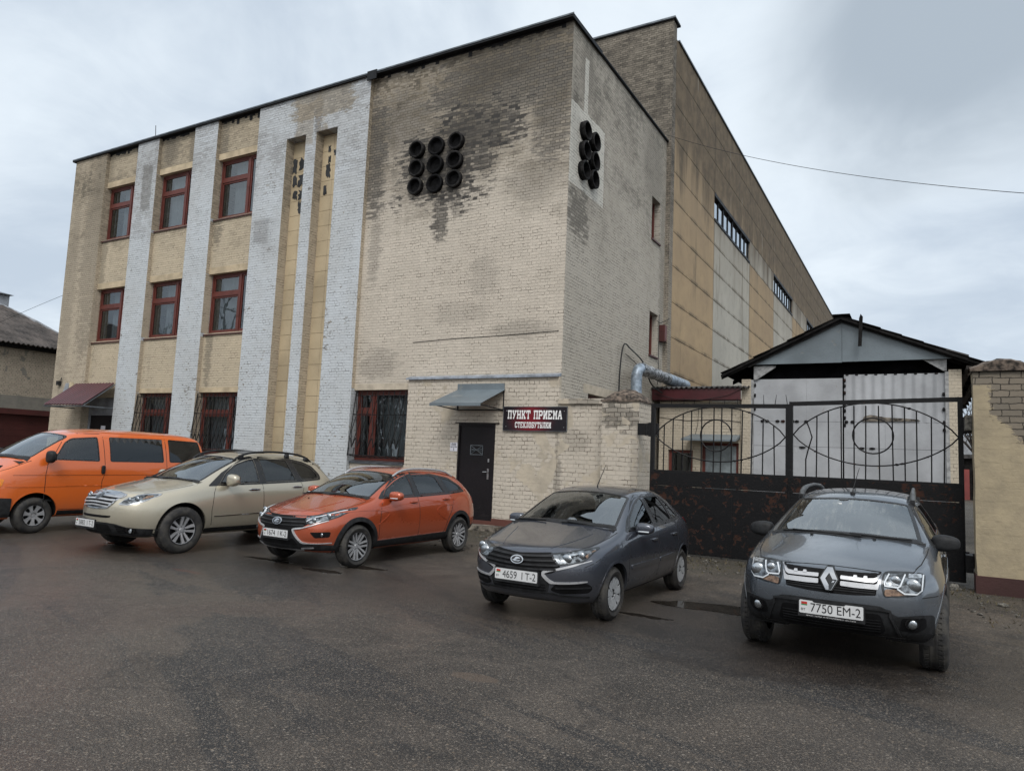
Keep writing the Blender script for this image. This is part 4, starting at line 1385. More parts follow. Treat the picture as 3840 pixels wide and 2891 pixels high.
def build_shed():
    r = thing('sheet_metal_shed', 'gabled shed with pale sheet-metal doors and dark roof behind the gate', 'shed', (-1.9, 26, 0))
    y0, y1 = 22.0, 36.0
    p = MB()
    p.box(-4.65, -4.38, y0, y0 + 0.4, 0, 4.38)
    p.box(0.66, 0.95, y0, y0 + 0.4, 0, 4.55)
    p.each('brick_post', 'brick_annex', r)
    s = MB()
    s.box(-4.64, -4.40, y0 + 0.4, y1, 0, 4.3)
    s.box(0.70, 0.94, y0 + 0.4, y1, 0, 4.3)
    s.each('side_wall', 'black_wood', r)
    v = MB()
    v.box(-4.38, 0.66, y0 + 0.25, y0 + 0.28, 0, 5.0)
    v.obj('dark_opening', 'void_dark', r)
    f = MB()
    f.box(-4.38, -4.30, y0 + 0.0, y0 + 0.12, 0, 4.36)
    f.box(0.575, 0.66, y0 + 0.0, y0 + 0.12, 0, 4.50)
    f.each('door_frame', 'pale_wood', r)
    # two sliding doors, each of three sheets; the right one is corrugated at the top
    for (a, b_, zt, wav, lab) in ((-4.30, -1.90, 4.38, 0, 'left leaf of the pale shed doors'), (-1.86, 0.575, 4.47, 1, 'right leaf of the pale shed doors with rust-streaked ribs')):
        d = MB()
        zz = [0.1, 1.15, 2.42, 3.14, zt]
        for i in range(4):
            yy = y0 + 0.05 + 0.006 * (i % 2)
            if wav and i == 3:
                n = 8 * 10
                t = [(a + (b_ - a) * k / n, yy - 0.018 * sin(2 * pi * k / 8), 0) for k in range(n + 1)]
                d.add([(x, y, zz[i]) for x, y, _ in t] + [(x, y, zz[i + 1]) for x, y, _ in t], [(k, k + 1, n + 2 + k, n + 1 + k) for k in range(n)])
            else:
                d.box(a, (a + b_) / 2 + (0.25 if i % 2 else -0.2), yy, yy + 0.02, zz[i] + 0.004, zz[i + 1] - 0.004)
                d.box((a + b_) / 2 + (0.253 if i % 2 else -0.197), b_, yy + 0.003, yy + 0.02, zz[i] + 0.004, zz[i + 1] - 0.004)
        o = d.obj('shed_door', 'shed_sheet', r)
        o['label'] = lab
        k = MB()
        rnd = random.Random(4)
        if wav:
            for x in (0.54,):
                for z in (2.95, 3.15, 3.5, 3.9):
                    k.sphere((x, y0 + 0.03, z), 0.045, 6, (0.8, 0.4, 1.2))
            for z in (3.05, 3.25, 3.45, 3.6, 3.95, 4.15, 4.3):
                k.sphere((-1.84, y0 + 0.03, z), 0.045, 6, (0.7, 0.4, 1.3))
            for x in (-1.8, -1.65):
                k.sphere((x, y0 + 0.03, 3.14), 0.05, 6, (1, 0.4, 0.9))
            for x in (-1.42, -1.16):
                k.sphere((x, y0 + 0.03, 2.42), 0.05, 6, (1.6, 0.4, 0.6))
            for kx in range(10):
                k.sphere((-1.78 + 0.24 * kx, y0 + 0.04, 4.455), 0.03, 5, (1.5, 0.4, 0.8))
        else:
            for x in (-4.05, -3.92, -3.63, -3.48, -3.22, -3.1, -2.85):
                k.sphere((x, y0 + 0.03, 3.14), 0.05, 6, (1.2, 0.4, 0.8))
            for z in (3.5, 3.9, 4.2):
                k.sphere((-4.27, y0 + 0.03, z), 0.045, 6, (0.7, 0.4, 1.3))
            k.sphere((-2.95, y0 + 0.03, 2.40), 0.05, 6, (1.8, 0.4, 0.6))
        k.each('rusted_weld', 'gate_paint', o)
    # a wedge of rust and old foam along the upper seam of the right leaf
    k = MB()
    k.prism([(-1.42, 3.16), (-0.9, 3.16), (0.0, 3.18), (-0.05, 3.22), (-0.35, 3.25), (-0.8, 3.27), (-1.2, 3.34), (-1.35, 3.30)], 1, y0 + 0.012, y0 + 0.03)
    k.obj('torn_strip', 'cement', r)
    # gable of sheet metal
    g = MB()
    g.prism([(-4.30, 4.80), (-1.9, 4.80), (-1.9, 5.93), (-2.15, 5.86)], 1, y0 - 0.10, y0 - 0.07)
    g.prism([(-1.892, 4.815), (0.95, 4.83), (0.93, 4.88), (-1.6, 5.86), (-1.892, 5.93)], 1, y0 - 0.112, y0 - 0.08)
    g.each('gable', 'galv_dark', r)
    t = MB()
    for a, b_ in (((-4.45, 4.76), (-1.91, 5.975)), ((-1.91, 5.975), (1.1, 4.86))):
        d = Vector((b_[0] - a[0], b_[1] - a[1])).normalized()
        n = Vector((-d.y, d.x)) * 0.05
        t.prism([(a[0] - n.x, a[1] - n.y), (b_[0] - n.x, b_[1] - n.y), (b_[0] + n.x, b_[1] + n.y), (a[0] + n.x, a[1] + n.y)], 1, y0 - 0.16, y0 - 0.115)
    t.obj('gable_trim', 'slate_grey', r)
    br = MB()
    for s, x, z in ((1, -4.30, 4.36), (-1, 0.62, 4.52)):
        br.prism([(x, z), (x + s * 0.08, z), (x + s * 0.62, z + 0.36), (x + s * 0.62, z + 0.40), (x, z + 0.40)], 1, y0 - 0.02, y0 + 0.02)
    br.each('bracket', 'pale_wood', r)
    # roof: two slopes of old slate sheets, dark barge boards, ragged front edge
    ro = MB()
    yf = y0 - 0.32
    L, PK, Rr = (-5.20, 4.50), (-1.92, 6.07), (1.62, 4.58)
    rnd = random.Random(8)
    for a, b_ in ((L, PK), (Rr, PK)):
        n = 7
        for i in range(n):
            p = [a[0] + (b_[0] - a[0]) * (i + q) / n for q in (0, 1.03)]
            z = [a[1] + (b_[1] - a[1]) * (i + q) / n + (0.035 if q == 0 else 0.012) for q in (0, 1.03)]
            yo = yf + rnd.uniform(-0.05, 0.05)
            ro.hexa([(p[0], yo, z[0]), (p[1], yo, z[1]), (p[1], y1, z[1]), (p[0], y1, z[0])] +
                    [(q, yy, zz + 0.022) for q, yy, zz in ((p[0], yo, z[0]), (p[1], yo, z[1]), (p[1], y1, z[1]), (p[0], y1, z[0]))])
    ro.box(PK[0] - 0.2, PK[0] + 0.25, yf - 0.05, y1, PK[1] + 0.035, PK[1] + 0.06)
    ro.obj('roof', 'black_wood', r)
    bb = MB()
    for a, b_ in ((L, PK), (Rr, PK)):
        bb.hexa([(a[0], yf + 0.02, a[1] - 0.075), (b_[0], yf + 0.02, b_[1] - 0.075), (b_[0], yf + 0.06, b_[1] - 0.075), (a[0], yf + 0.06, a[1] - 0.075),
                 (a[0], yf + 0.02, a[1] + 0.0), (b_[0], yf + 0.02, b_[1] + 0.0), (b_[0], yf + 0.06, b_[1] + 0.0), (a[0], yf + 0.06, a[1] + 0.0)])
    for k in range(9):
        y = yf + 0.1 + k * 1.5
        for a in (L, Rr):
            b_ = PK
            bb.hexa([(a[0], y, a[1] - 0.13), (b_[0], y, b_[1] - 0.13), (b_[0], y + 0.08, b_[1] - 0.13), (a[0], y + 0.08, a[1] - 0.13),
                     (a[0], y, a[1] - 0.01), (b_[0], y, b_[1] - 0.01), (b_[0], y + 0.08, b_[1] - 0.01), (a[0], y + 0.08, a[1] - 0.01)])
    bb.obj('barge_board', 'black_wood', r)
    pk = MB()
    pk.prism([(-1.47, 5.20), (-1.38, 5.20), (-1.345, 6.02), (-1.40, 6.10), (-1.44, 5.98)], 1, yf - 0.06, yf - 0.02)
    pk.obj('plank', 'black_wood', r)
    # loose timber under the right eave
    e = MB()
    for (x, z, y2) in ((1.05, 4.62, 30), (1.3, 4.50, 31), (1.5, 4.42, 28)):
        e.box(x, x + 0.12, yf + 0.1, y2, z - 0.1, z)
    e.each('eave_timber', 'slate_brown', r)


build_shed()


# ------------------------------------------------------------------ gate
def leaf(label, x0, x1, zt0, zt1, posts, bars, cx, cz, rx, rz, arc, spikes, bent=None):
    Y = 14.10
    r = thing('gate_leaf', label, 'gate', ((x0 + x1) / 2, Y, 0), 'leaves of the black yard gate')
    f = MB()
    a, b_ = posts
    f.box(x0, x0 + a, Y - 0.04, Y + 0.04, 0.04, zt0)
    f.box(x1 - b_, x1, Y - 0.04, Y + 0.04, 0.04, zt1)
    f.hexa([(x0 + a, Y - 0.03, zt0 - 0.075), (x1 - b_, Y - 0.03, zt1 - 0.075), (x1 - b_, Y + 0.03, zt1 - 0.075), (x0 + a, Y + 0.03, zt0 - 0.075),
            (x0 + a, Y - 0.03, zt0), (x1 - b_, Y - 0.03, zt1), (x1 - b_, Y + 0.03, zt1), (x0 + a, Y + 0.03, zt0)])
    f.box(x0 + a, x1 - b_, Y - 0.035, Y + 0.035, 1.55, 1.64)
    f.box(x0 + a, x1 - b_, Y - 0.03, Y + 0.03, 0.04, 0.12)
    f.obj('frame', 'bar_paint', r)
    p = MB()
    xm = (x0 + x1) / 2 + 0.3
    p.box(x0 + 0.02, x1 - 0.02, Y - 0.062, Y - 0.042, 1.332, 1.60)
    p.box(x0 + 0.03, xm, Y - 0.058, Y - 0.042, 0.05, 1.328)
    p.box(xm + 0.002, x1 - 0.03, Y - 0.060, Y - 0.042, 0.05, 1.328)
    p.each('sheet_panel', 'gate_paint', r)
    rnd = random.Random(int(abs(x0) * 10))
    g = MB()

    def arcz(x, s):
        t = (x - arc[0]) / (arc[1] - arc[0])
        k = max(0.0, 4 * t * (1 - t))
        return arc[2] + s * (arc[3] if s > 0 else arc[4]) * k ** 0.80
    for x in bars:
        top = min(arcz(x, 1), (zt0 if x < xm else zt1) - 0.07)
        if bent is not None and abs(x - bent) < 0.05:
            g.tube([(x + 0.0, Y, 1.62), (x, Y, 1.95), (x + 0.05, Y - 0.02, 2.15), (x + 0.11, Y - 0.03, 2.35), (x + 0.06, Y - 0.01, 2.52), (x + 0.02, Y, top)], 0.013, 6)
            continue
        j = rnd.uniform(-0.018, 0.018)
        g.tube([(x + j, Y, 1.62), (x + j * 0.5, Y + 0.004, 2.1), (x, Y, top)], 0.0125, 6)
    for i, x in enumerate(spikes):
        g.tube([(x, Y, zt0 - 0.02), (x + rnd.uniform(-0.03, 0.03), Y, zt0 + (0.17 if x > -3 else 0.12))], 0.008, 5, r1=0.004)
    g.obj('bars', 'bar_paint', r)
    e = MB()
    n = 26
    for s in (1, -1):
        pts = []
        for i in range(n + 1):
            x = arc[0] + (arc[1] - arc[0]) * i / n
            pts.append((x, Y - 0.022 + 0.006 * sin(i * 0.9), arcz(x, s)))
        e.tube(pts, 0.013, 6)
    e.obj('eye_bars', 'bar_paint', r)
    o = MB()
    o.tube([(cx + rx * cos(2 * pi * i / 32), Y - 0.03, cz + rz * sin(2 * pi * i / 32)) for i in range(32)], 0.0145, 6, closed=True)
    o.obj('ring', 'bar_paint', r)
    w = MB()
    for i in range(9):
        x = arc[0] + (arc[1] - arc[0]) * (0.12 + 0.76 * rnd.random())
        w.sphere((x, Y - 0.02, arcz(x, rnd.choice((1, -1)))), rnd.uniform(0.016, 0.028), 5, (1.3, 1, 0.8))
    w.each('weld', 'bar_paint', r)
    h = MB()
    xh = x0 if bent is None else x1
    s = -1 if bent is None else 1
    for z in ((2.46, 0.5) if bent is None else (2.62, 0.42)):
        h.box(min(xh, xh + s * 0.05), max(xh, xh + s * 0.05), Y - 0.05, Y + 0.03, z - 0.16, z + 0.12)
        h.lathe([(0.05, -0.12), (0.05, 0.12)], (xh + s * 0.09, Y - 0.02, z - 0.02), (0, 0, 1), 12, cap=True)
    h.each('hinge', 'bar_paint', r, tol=0.03)


leaf('narrower left leaf of the black gate with rusty sheet panel', -4.76, -2.113, 2.965, 2.955, (0.075, 0.062),
     [-4.49, -4.31, -4.11, -3.94, -3.74, -3.50, -3.35, -3.16, -2.96, -2.78, -2.58, -2.39], -3.45, 2.345, 0.30, 0.305, (-4.67, -2.18, 2.34, 0.56, 0.50),
     [-4.35, -4.1, -3.9, -3.6, -3.3, -3.05, -2.77, -2.57, -2.37, -2.15])
leaf('wider right leaf of the black gate with a bent bar', -2.112, 0.615, 3.0, 3.075, (0.062, 0.075),
     [-1.83, -1.64, -1.45, -1.24, -1.03, -0.84, -0.64, -0.43, -0.24, -0.06, 0.16, 0.35], -0.73, 2.40, 0.32, 0.312, (-2.04, 0.55, 2.395, 0.58, 0.52), [], bent=-1.83)


def dome_cap(mb, x0, x1, y0, y1, z, h, n=14, over=0.03):
    """low weathered mortar cap, domed over its whole plan"""
    vs, fs = [], []
    rnd = random.Random(int(abs(x0) * 100))
    for j in range(n + 1):
        for i in range(n + 1):
            a, b_ = i / n, j / n
            k = max(0.0, (1 - (2 * a - 1) ** 2)) ** 0.7 * max(0.0, (1 - (2 * b_ - 1) ** 2)) ** 0.7
            vs.append((x0 - over + (x1 - x0 + 2 * over) * a, y0 - over + (y1 - y0 + 2 * over) * b_, z + h * k + (rnd.uniform(-0.018, 0.018) if 0 < k else 0)))
    m = n + 1
    for j in range(n):
        for i in range(n):
            fs.append((j * m + i, j * m + i + 1, (j + 1) * m + i + 1, (j + 1) * m + i))
    mb.add(vs, fs)
    mb.box(x0 - over, x1 + over, y0 - over, y1 + over, z - 0.035, z - 0.001)


def build_walls():
    r = thing('low_brick_wall', 'cream brick yard wall with a domed gate pillar beside the sign', 'wall', (-6.3, 15.2, 0))
    w = MB()
    w.box(-7.365, -6.14, 15.12, 15.42, 0.0, 3.05)
    w.obj('wall', 'brick_low', r)
    c = MB()
    c.box(-7.36, -6.145, 15.06, 15.48, 3.05, 3.17)
    c.obj('coping', 'brick_low', r)
    p = MB()
    p.box(-6.14, -5.28, 14.80, 15.66, 0.0, 3.07)
    p.obj('pillar', 'brick_low', r)
    d = MB()
    dome_cap(d, -6.14, -5.28, 14.80, 15.66, 3.11, 0.27)
    d.obj('pillar_cap', 'cement_cap', r, auto=50)
    b = MB()
    b.box(-7.36, -6.145, 15.09, 15.115, 0, 0.2)
    b.obj('plinth', 'red_brick_base', r)
    b = MB()
    b.box(-5.275, -4.83, 14.72, 14.80, 2.35, 2.60)
    b.box(-5.275, -4.83, 14.72, 14.80, 0.4, 0.55)
    b.each('hinge_bracket', 'bar_paint', r)
    r = thing('gate_pier', 'thick ochre rendered pier with exposed bricks at the right edge', 'wall', (2.2, 13.5, 0))
    w = MB()
    w.box(0.72, 4.6, 13.30, 13.76, 0.0, 3.44)
    bm = bmesh.new()
    vs = [bm.verts.new(v) for v in w.v]
    for f in w.f:
        bm.faces.new([vs[i] for i in f])
    bmesh.ops.subdivide_edges(bm, edges=bm.edges[:], cuts=14, use_grid_fill=True)
    from mathutils import noise
    for v in bm.verts:
        q = noise.noise_vector(v.co * 2.3) * 0.018 + noise.noise_vector(v.co * 9) * 0.006
        v.co += Vector((q.x, q.y, q.z * 0.5 * (1 if v.co.z > 0.1 else 0)))
    me = bpy.data.meshes.new('pier')
    bm.to_mesh(me)
    bm.free()
    link(me, 'wall', 'render_pier', r, True, 45)
    c = MB()
    n = 64
    ring = []
    rnd = random.Random(6)
    ztop = lambda x, k: 3.45 + 0.135 * max(0.0, cos((x - 1.12) / 0.42 * pi / 2)) ** 1.0 * (1 if abs(x - 1.12) < 0.42 else 0) + (0.10 * max(0.0, cos((x - 2.0) / 0.5 * pi / 2)) if abs(x - 2.0) < 0.5 else 0) + k
    for j, (y, k) in enumerate(((13.245, -0.9), (13.24, -0.02), (13.36, 0.02), (13.53, 0.04), (13.70, 0.02), (13.82, -0.02), (13.815, -0.9))):
        for i in range(n + 1):
            x = 0.68 + 3.9 * i / n
            c.v.append((x, y, 3.405 if k < -0.5 else ztop(x, k) + rnd.uniform(-0.010, 0.010)))
    m = n + 1
    for j in range(6):
        for i in range(n):
            c.f.append((j * m + i, j * m + i + 1, (j + 1) * m + i + 1, (j + 1) * m + i))
    c.box(0.70, 4.58, 13.255, 13.80, 3.405, 3.43)
    c.obj('cement_cap', 'cement_cap', r, auto=50)
    b = MB()
    b.box(0.705, 4.6, 13.268, 13.78, 0.0, 0.265)
    b.obj('plinth', 'plinth_red', r)
    b = MB()
    b.box(0.62, 0.715, 13.62, 13.95, 2.50, 2.74)
    b.obj('hinge_bracket', 'stone', r)
    b = MB()
    b.box(0.60, 0.70, 13.65, 14.02, 0.25, 0.52)
    b.obj('hinge_bracket', 'bar_paint', r)


build_walls()


# ------------------------------------------------------------------ brick building on the far left
def build_left():
    r = thing('brick_warehouse', 'low brick building with corrugated hipped roof and dark red shutter at the left edge', 'building', (-40, 18, 0))
    X = -36.0
    k = 36.0 / 34.0

    def s(z):
        return 1.75 + (z - 1.75) * k
    ya, yb = 2.0, 20.2
    w = MB()
    w.box(X - 0.4, X, ya, yb, s(2.95), s(5.82))
    w.box(X - 0.4, X, 19.4, yb, 0, s(2.95))
    w.obj('wall', 'brick_left', r)
    d = MB()
    n = 20
    d.box(X - 0.22, X - 0.2, ya, 19.4, 0.0, s(2.95) - 0.25)
    for i in range(n):
        z0 = i * (s(2.95) - 0.27) / n
        d.box(X - 0.2, X - 0.18 + (0.01 if i % 2 else 0), ya, 19.4, z0 + 0.01, z0 + (s(2.95) - 0.27) / n)
    o = d.obj('shutter', 'maroon_wood', r)
    b = MB()
    b.box(X - 0.2, X + 0.04, ya, 19.45, s(2.95) - 0.25, s(2.95))
    b.box(X - 0.2, X + 0.03, 19.32, 19.45, 0, s(2.95) - 0.25)
    b.obj('shutter_frame', 'maroon_wood', o)
    c = MB()
    zE, zR = s(5.84), 8.62
    n = int((yb - ya) / 0.2 * 8)
    A, B = [], []
    for i in range(n + 1):
        y = ya - 0.4 + (yb - ya + 0.8) * i / n
        u = 0.03 * sin(2 * pi * i / 8)
        A.append((X + 0.45, y, zE + u - 0.1))
        t = min(1.0, max(0.03, (yb + 0.4 - y) / 1.5))
        B.append((X + 0.45 - 6.5 * t, y, zE - 0.1 + u + (zR - zE + 0.1) * t))
    rows = [[tuple(a[q] + (b_[q] - a[q]) * j / 4 for q in range(2)) + (a[2] + (b_[2] - a[2]) * j / 4 + (0.018 if j in (1, 2, 3) else 0),) for a, b_ in zip(A, B)] for j in range(5)]
    m = n + 1
    c.add([p for rr in rows for p in rr], [(j * m + i, j * m + i + 1, (j + 1) * m + i + 1, (j + 1) * m + i) for j in range(4) for i in range(n)])
    c.add([(p[0], p[1], p[2] - 0.03) for p in A] + [p for p in A], [(i, i + 1, m + i + 1, m + i) for i in range(n)])
    c.obj('roof', 'slate_brown', r)
    e = MB()
    e.tube([B[i] for i in range(0, len(B), 10)], 0.07, 5)
    e.obj('ridge_cap', 'roof_snow', r)
    v = MB()
    v.box(X - 0.6, X + 0.25, ya, yb, s(5.55), s(5.70))
    v.obj('soffit', 'black_wood', r)
    g = MB()
    yc = 19.1
    g.box(X - 7.1, X - 6.1, yc - 0.9, yc + 0.25, 8.3, 9.22)
    o = g.obj('chimney', 'grey_board', r)
    g = MB()
    g.hexa([(X - 7.25, yc - 1.05, 9.22), (X - 5.95, yc - 1.05, 9.22), (X - 5.95, yc + 0.40, 9.22), (X - 7.25, yc + 0.40, 9.22),
            (X - 6.8, yc - 0.6, 9.36), (X - 6.4, yc - 0.6, 9.36), (X - 6.4, yc - 0.1, 9.36), (X - 6.8, yc - 0.1, 9.36)])
    g.obj('chimney_cap', 'edge_metal', o)


build_left()


# ------------------------------------------------------------------ sign, notice, pipe, cables
SLAB = {  # slab-serif capitals on a 10 x 10 grid: lists of outlines
    'П': [[(0, 0), (4, 0), (4, 2), (3, 2), (3, 8), (7, 8), (7, 2), (6, 2), (6, 0), (10, 0), (10, 2), (9.2, 2), (9.2, 8), (10, 8), (10, 10), (0, 10), (0, 8), (.8, 8), (.8, 2), (0, 2)]],
    'У': [[(0, 10), (0, 8), (.6, 8), (3.7, 3.4), (3, 2), (1.8, 2), (1.8, 0), (4.2, 0), (8.8, 8), (10, 8), (10, 10), (5.8, 10), (5.8, 8), (6.6, 8), (4.9, 5), (3.2, 8), (4.2, 8), (4.2, 10)]],
    'Н': [[(0, 0), (4, 0), (4, 2), (3, 2), (3, 4), (7, 4), (7, 2), (6, 2), (6, 0), (10, 0), (10, 2), (9.2, 2), (9.2, 8), (10, 8), (10, 10), (6, 10), (6, 8), (7, 8), (7, 6), (3, 6), (3, 8), (4, 8), (4, 10), (0, 10), (0, 8), (.8, 8), (.8, 2), (0, 2)]],
    'К': [[(0, 0), (4, 0), (4, 2), (3, 2), (3, 4.4), (4, 4.4), (6.2, 2), (5.6, 2), (5.6, 0), (10, 0), (10, 2), (9, 2), (6.2, 5.2), (8.6, 8), (9.8, 8), (9.8, 10), (5.6, 10), (5.6, 8), (6, 8), (4.2, 6.2), (3, 6.2), (3, 8), (4, 8), (4, 10), (0, 10), (0, 8), (.8, 8), (.8, 2), (0, 2)]],
    'Т': [[(3, 0), (7, 0), (7, 2), (6.1, 2), (6.1, 8), (8, 8), (8, 6.4), (10, 6.4), (10, 10), (0, 10), (0, 6.4), (2, 6.4), (2, 8), (3.9, 8), (3.9, 2), (3, 2)]],
    'Р': [[(0, 0), (4.4, 0), (4.4, 2), (3.2, 2), (3.2, 3.6), (8, 3.6), (9.8, 5), (9.8, 8.6), (8, 10), (0, 10), (0, 8), (.8, 8), (.8, 2), (0, 2)], [(3.2, 5.6), (7.4, 5.6), (7.4, 8), (3.2, 8)]],
    'И': [[(0, 0), (3.6, 0), (7, 5.6), (7, 2), (6, 2), (6, 0), (10, 0), (10, 2), (9.2, 2), (9.2, 8), (10, 8), (10, 10), (6.4, 10), (3, 4.4), (3, 8), (4, 8), (4, 10), (0, 10), (0, 8), (.8, 8), (.8, 2), (0, 2)]],
    'Е': [[(0, 0), (9.6, 0), (9.6, 3.2), (7.6, 3.2), (7.6, 2), (3, 2), (3, 4.1), (6, 4.1), (6, 6), (3, 6), (3, 8), (7.6, 8), (7.6, 6.9), (9.6, 6.9), (9.6, 10), (0, 10), (0, 8), (.8, 8), (.8, 2), (0, 2)]],
    'М': [[(0, 0), (3.8, 0), (3.8, 2), (2.8, 2), (2.8, 6.4), (5, 2), (7.2, 6.4), (7.2, 2), (6.2, 2), (6.2, 0), (10, 0), (10, 2), (9.2, 2), (9.2, 8), (10, 8), (10, 10), (7, 10), (5, 6), (3, 10), (0, 10), (0, 8), (.8, 8), (.8, 2), (0, 2)]],
    'А': [[(0, 0), (3.6, 0), (3.6, 2), (3, 2), (3.3, 3.2), (6.6, 3.2), (7, 2), (6.2, 2), (6.2, 0), (10, 0), (10, 2), (9.2, 2), (6.6, 10), (3.4, 10), (.8, 2), (0, 2)], [(3.9, 5), (6.1, 5), (5, 8.4)]],
    'С': [[(2, 0), (8, 0), (9.8, 1.6), (9.8, 3.8), (7.6, 3.8), (7.6, 2), (3.2, 2), (2.8, 2.6), (2.8, 7.4), (3.2, 8), (7.6, 8), (7.6, 6.4), (9.8, 6.4), (9.8, 10), (2, 10), (.3, 8.4), (.3, 1.6)]],
    'Л': [[(0, 0), (3, 0), (4.4, 2), (4.4, 8), (6.8, 8), (6.8, 2), (6, 2), (6, 0), (10, 0), (10, 2), (9, 2), (9, 8), (10, 8), (10, 10), (2, 10), (2, 8), (2.8, 8), (2.8, 2.4), (0, 2)]],
    'О': [[(2, 0), (8, 0), (9.8, 1.8), (9.8, 8.2), (8, 10), (2, 10), (.2, 8.2), (.2, 1.8)], [(2.9, 2), (7.1, 2), (7.1, 8), (2.9, 8)]],
    'Б': [[(0, 0), (8, 0), (9.8, 1.6), (9.8, 4.4), (8, 6), (3, 6), (3, 8), (7.4, 8), (7.4, 7), (9.4, 7), (9.4, 10), (0, 10), (0, 8), (.8, 8), (.8, 2), (0, 2)], [(3, 2), (7.4, 2), (7.4, 4.2), (3, 4.2)]],
    'Ы': [[(0, 0), (4.6, 0), (6, 1.4), (6, 4.6), (4.6, 6), (2.4, 6), (2.4, 8), (3.2, 8), (3.2, 10), (0, 10), (0, 8), (.6, 8), (.6, 2), (0, 2)], [(2.4, 2), (4.2, 2), (4.2, 4.2), (2.4, 4.2)],
          [(6.6, 0), (10, 0), (10, 2), (9.4, 2), (9.4, 8), (10, 8), (10, 10), (6.6, 10), (6.6, 8), (7.3, 8), (7.3, 2), (6.6, 2)]],
    'Ь': [[(0, 0), (8, 0), (9.8, 1.6), (9.8, 4.4), (8, 6), (3, 6), (3, 8), (4, 8), (4, 10), (0, 10), (0, 8), (.8, 8), (.8, 2), (0, 2)]],
}


def flat_tris(loops):
    """triangulate outlines with holes (even-odd) -> 2-D verts and tris"""
    pts, edges = [], []
    for lp in loops:
        k = len(pts)
        pts += [Vector(p) for p in lp]
        edges += [(k + i, k + (i + 1) % len(lp)) for i in range(len(lp))]
    v, e, f, *_ = delaunay_2d_cdt(pts, edges, [], 0, 1e-5)

    def inside(q):
        c = False
        for lp in loops:
            n = len(lp)
            for i in range(n):
                a, b_ = lp[i], lp[(i + 1) % n]
                if (a[1] > q[1]) != (b_[1] > q[1]) and q[0] < (b_[0] - a[0]) * (q[1] - a[1]) / (b_[1] - a[1]) + a[0]:
                    c = not c
        return c
    out = []
    for t in f:
        q = sum((v[i] for i in t), Vector((0, 0))) / 3
        if inside(q):
            a = (v[t[1]] - v[t[0]]).cross(v[t[2]] - v[t[0]]) if len(t) == 3 else 1
            out.append(tuple(t) if a > 0 else tuple(reversed(t)))
    return [tuple(p) for p in v], out


def slab_text(mb, text, x0, x1, z0, z1, y, gap=0.16):
    units = sum(0.55 if ch == ' ' else 1.0 for ch in text) + gap * (len(text) - 1)
    w = (x1 - x0) / units
    x = x0
    for ch in text:
        if ch == ' ':
            x += w * (0.55 + gap)
            continue
        v, f = flat_tris(SLAB[ch])
        mb.add([(x + p[0] / 10 * w, y, z0 + p[1] / 10 * (z1 - z0)) for p in v], f)
        x += w * (1 + gap)


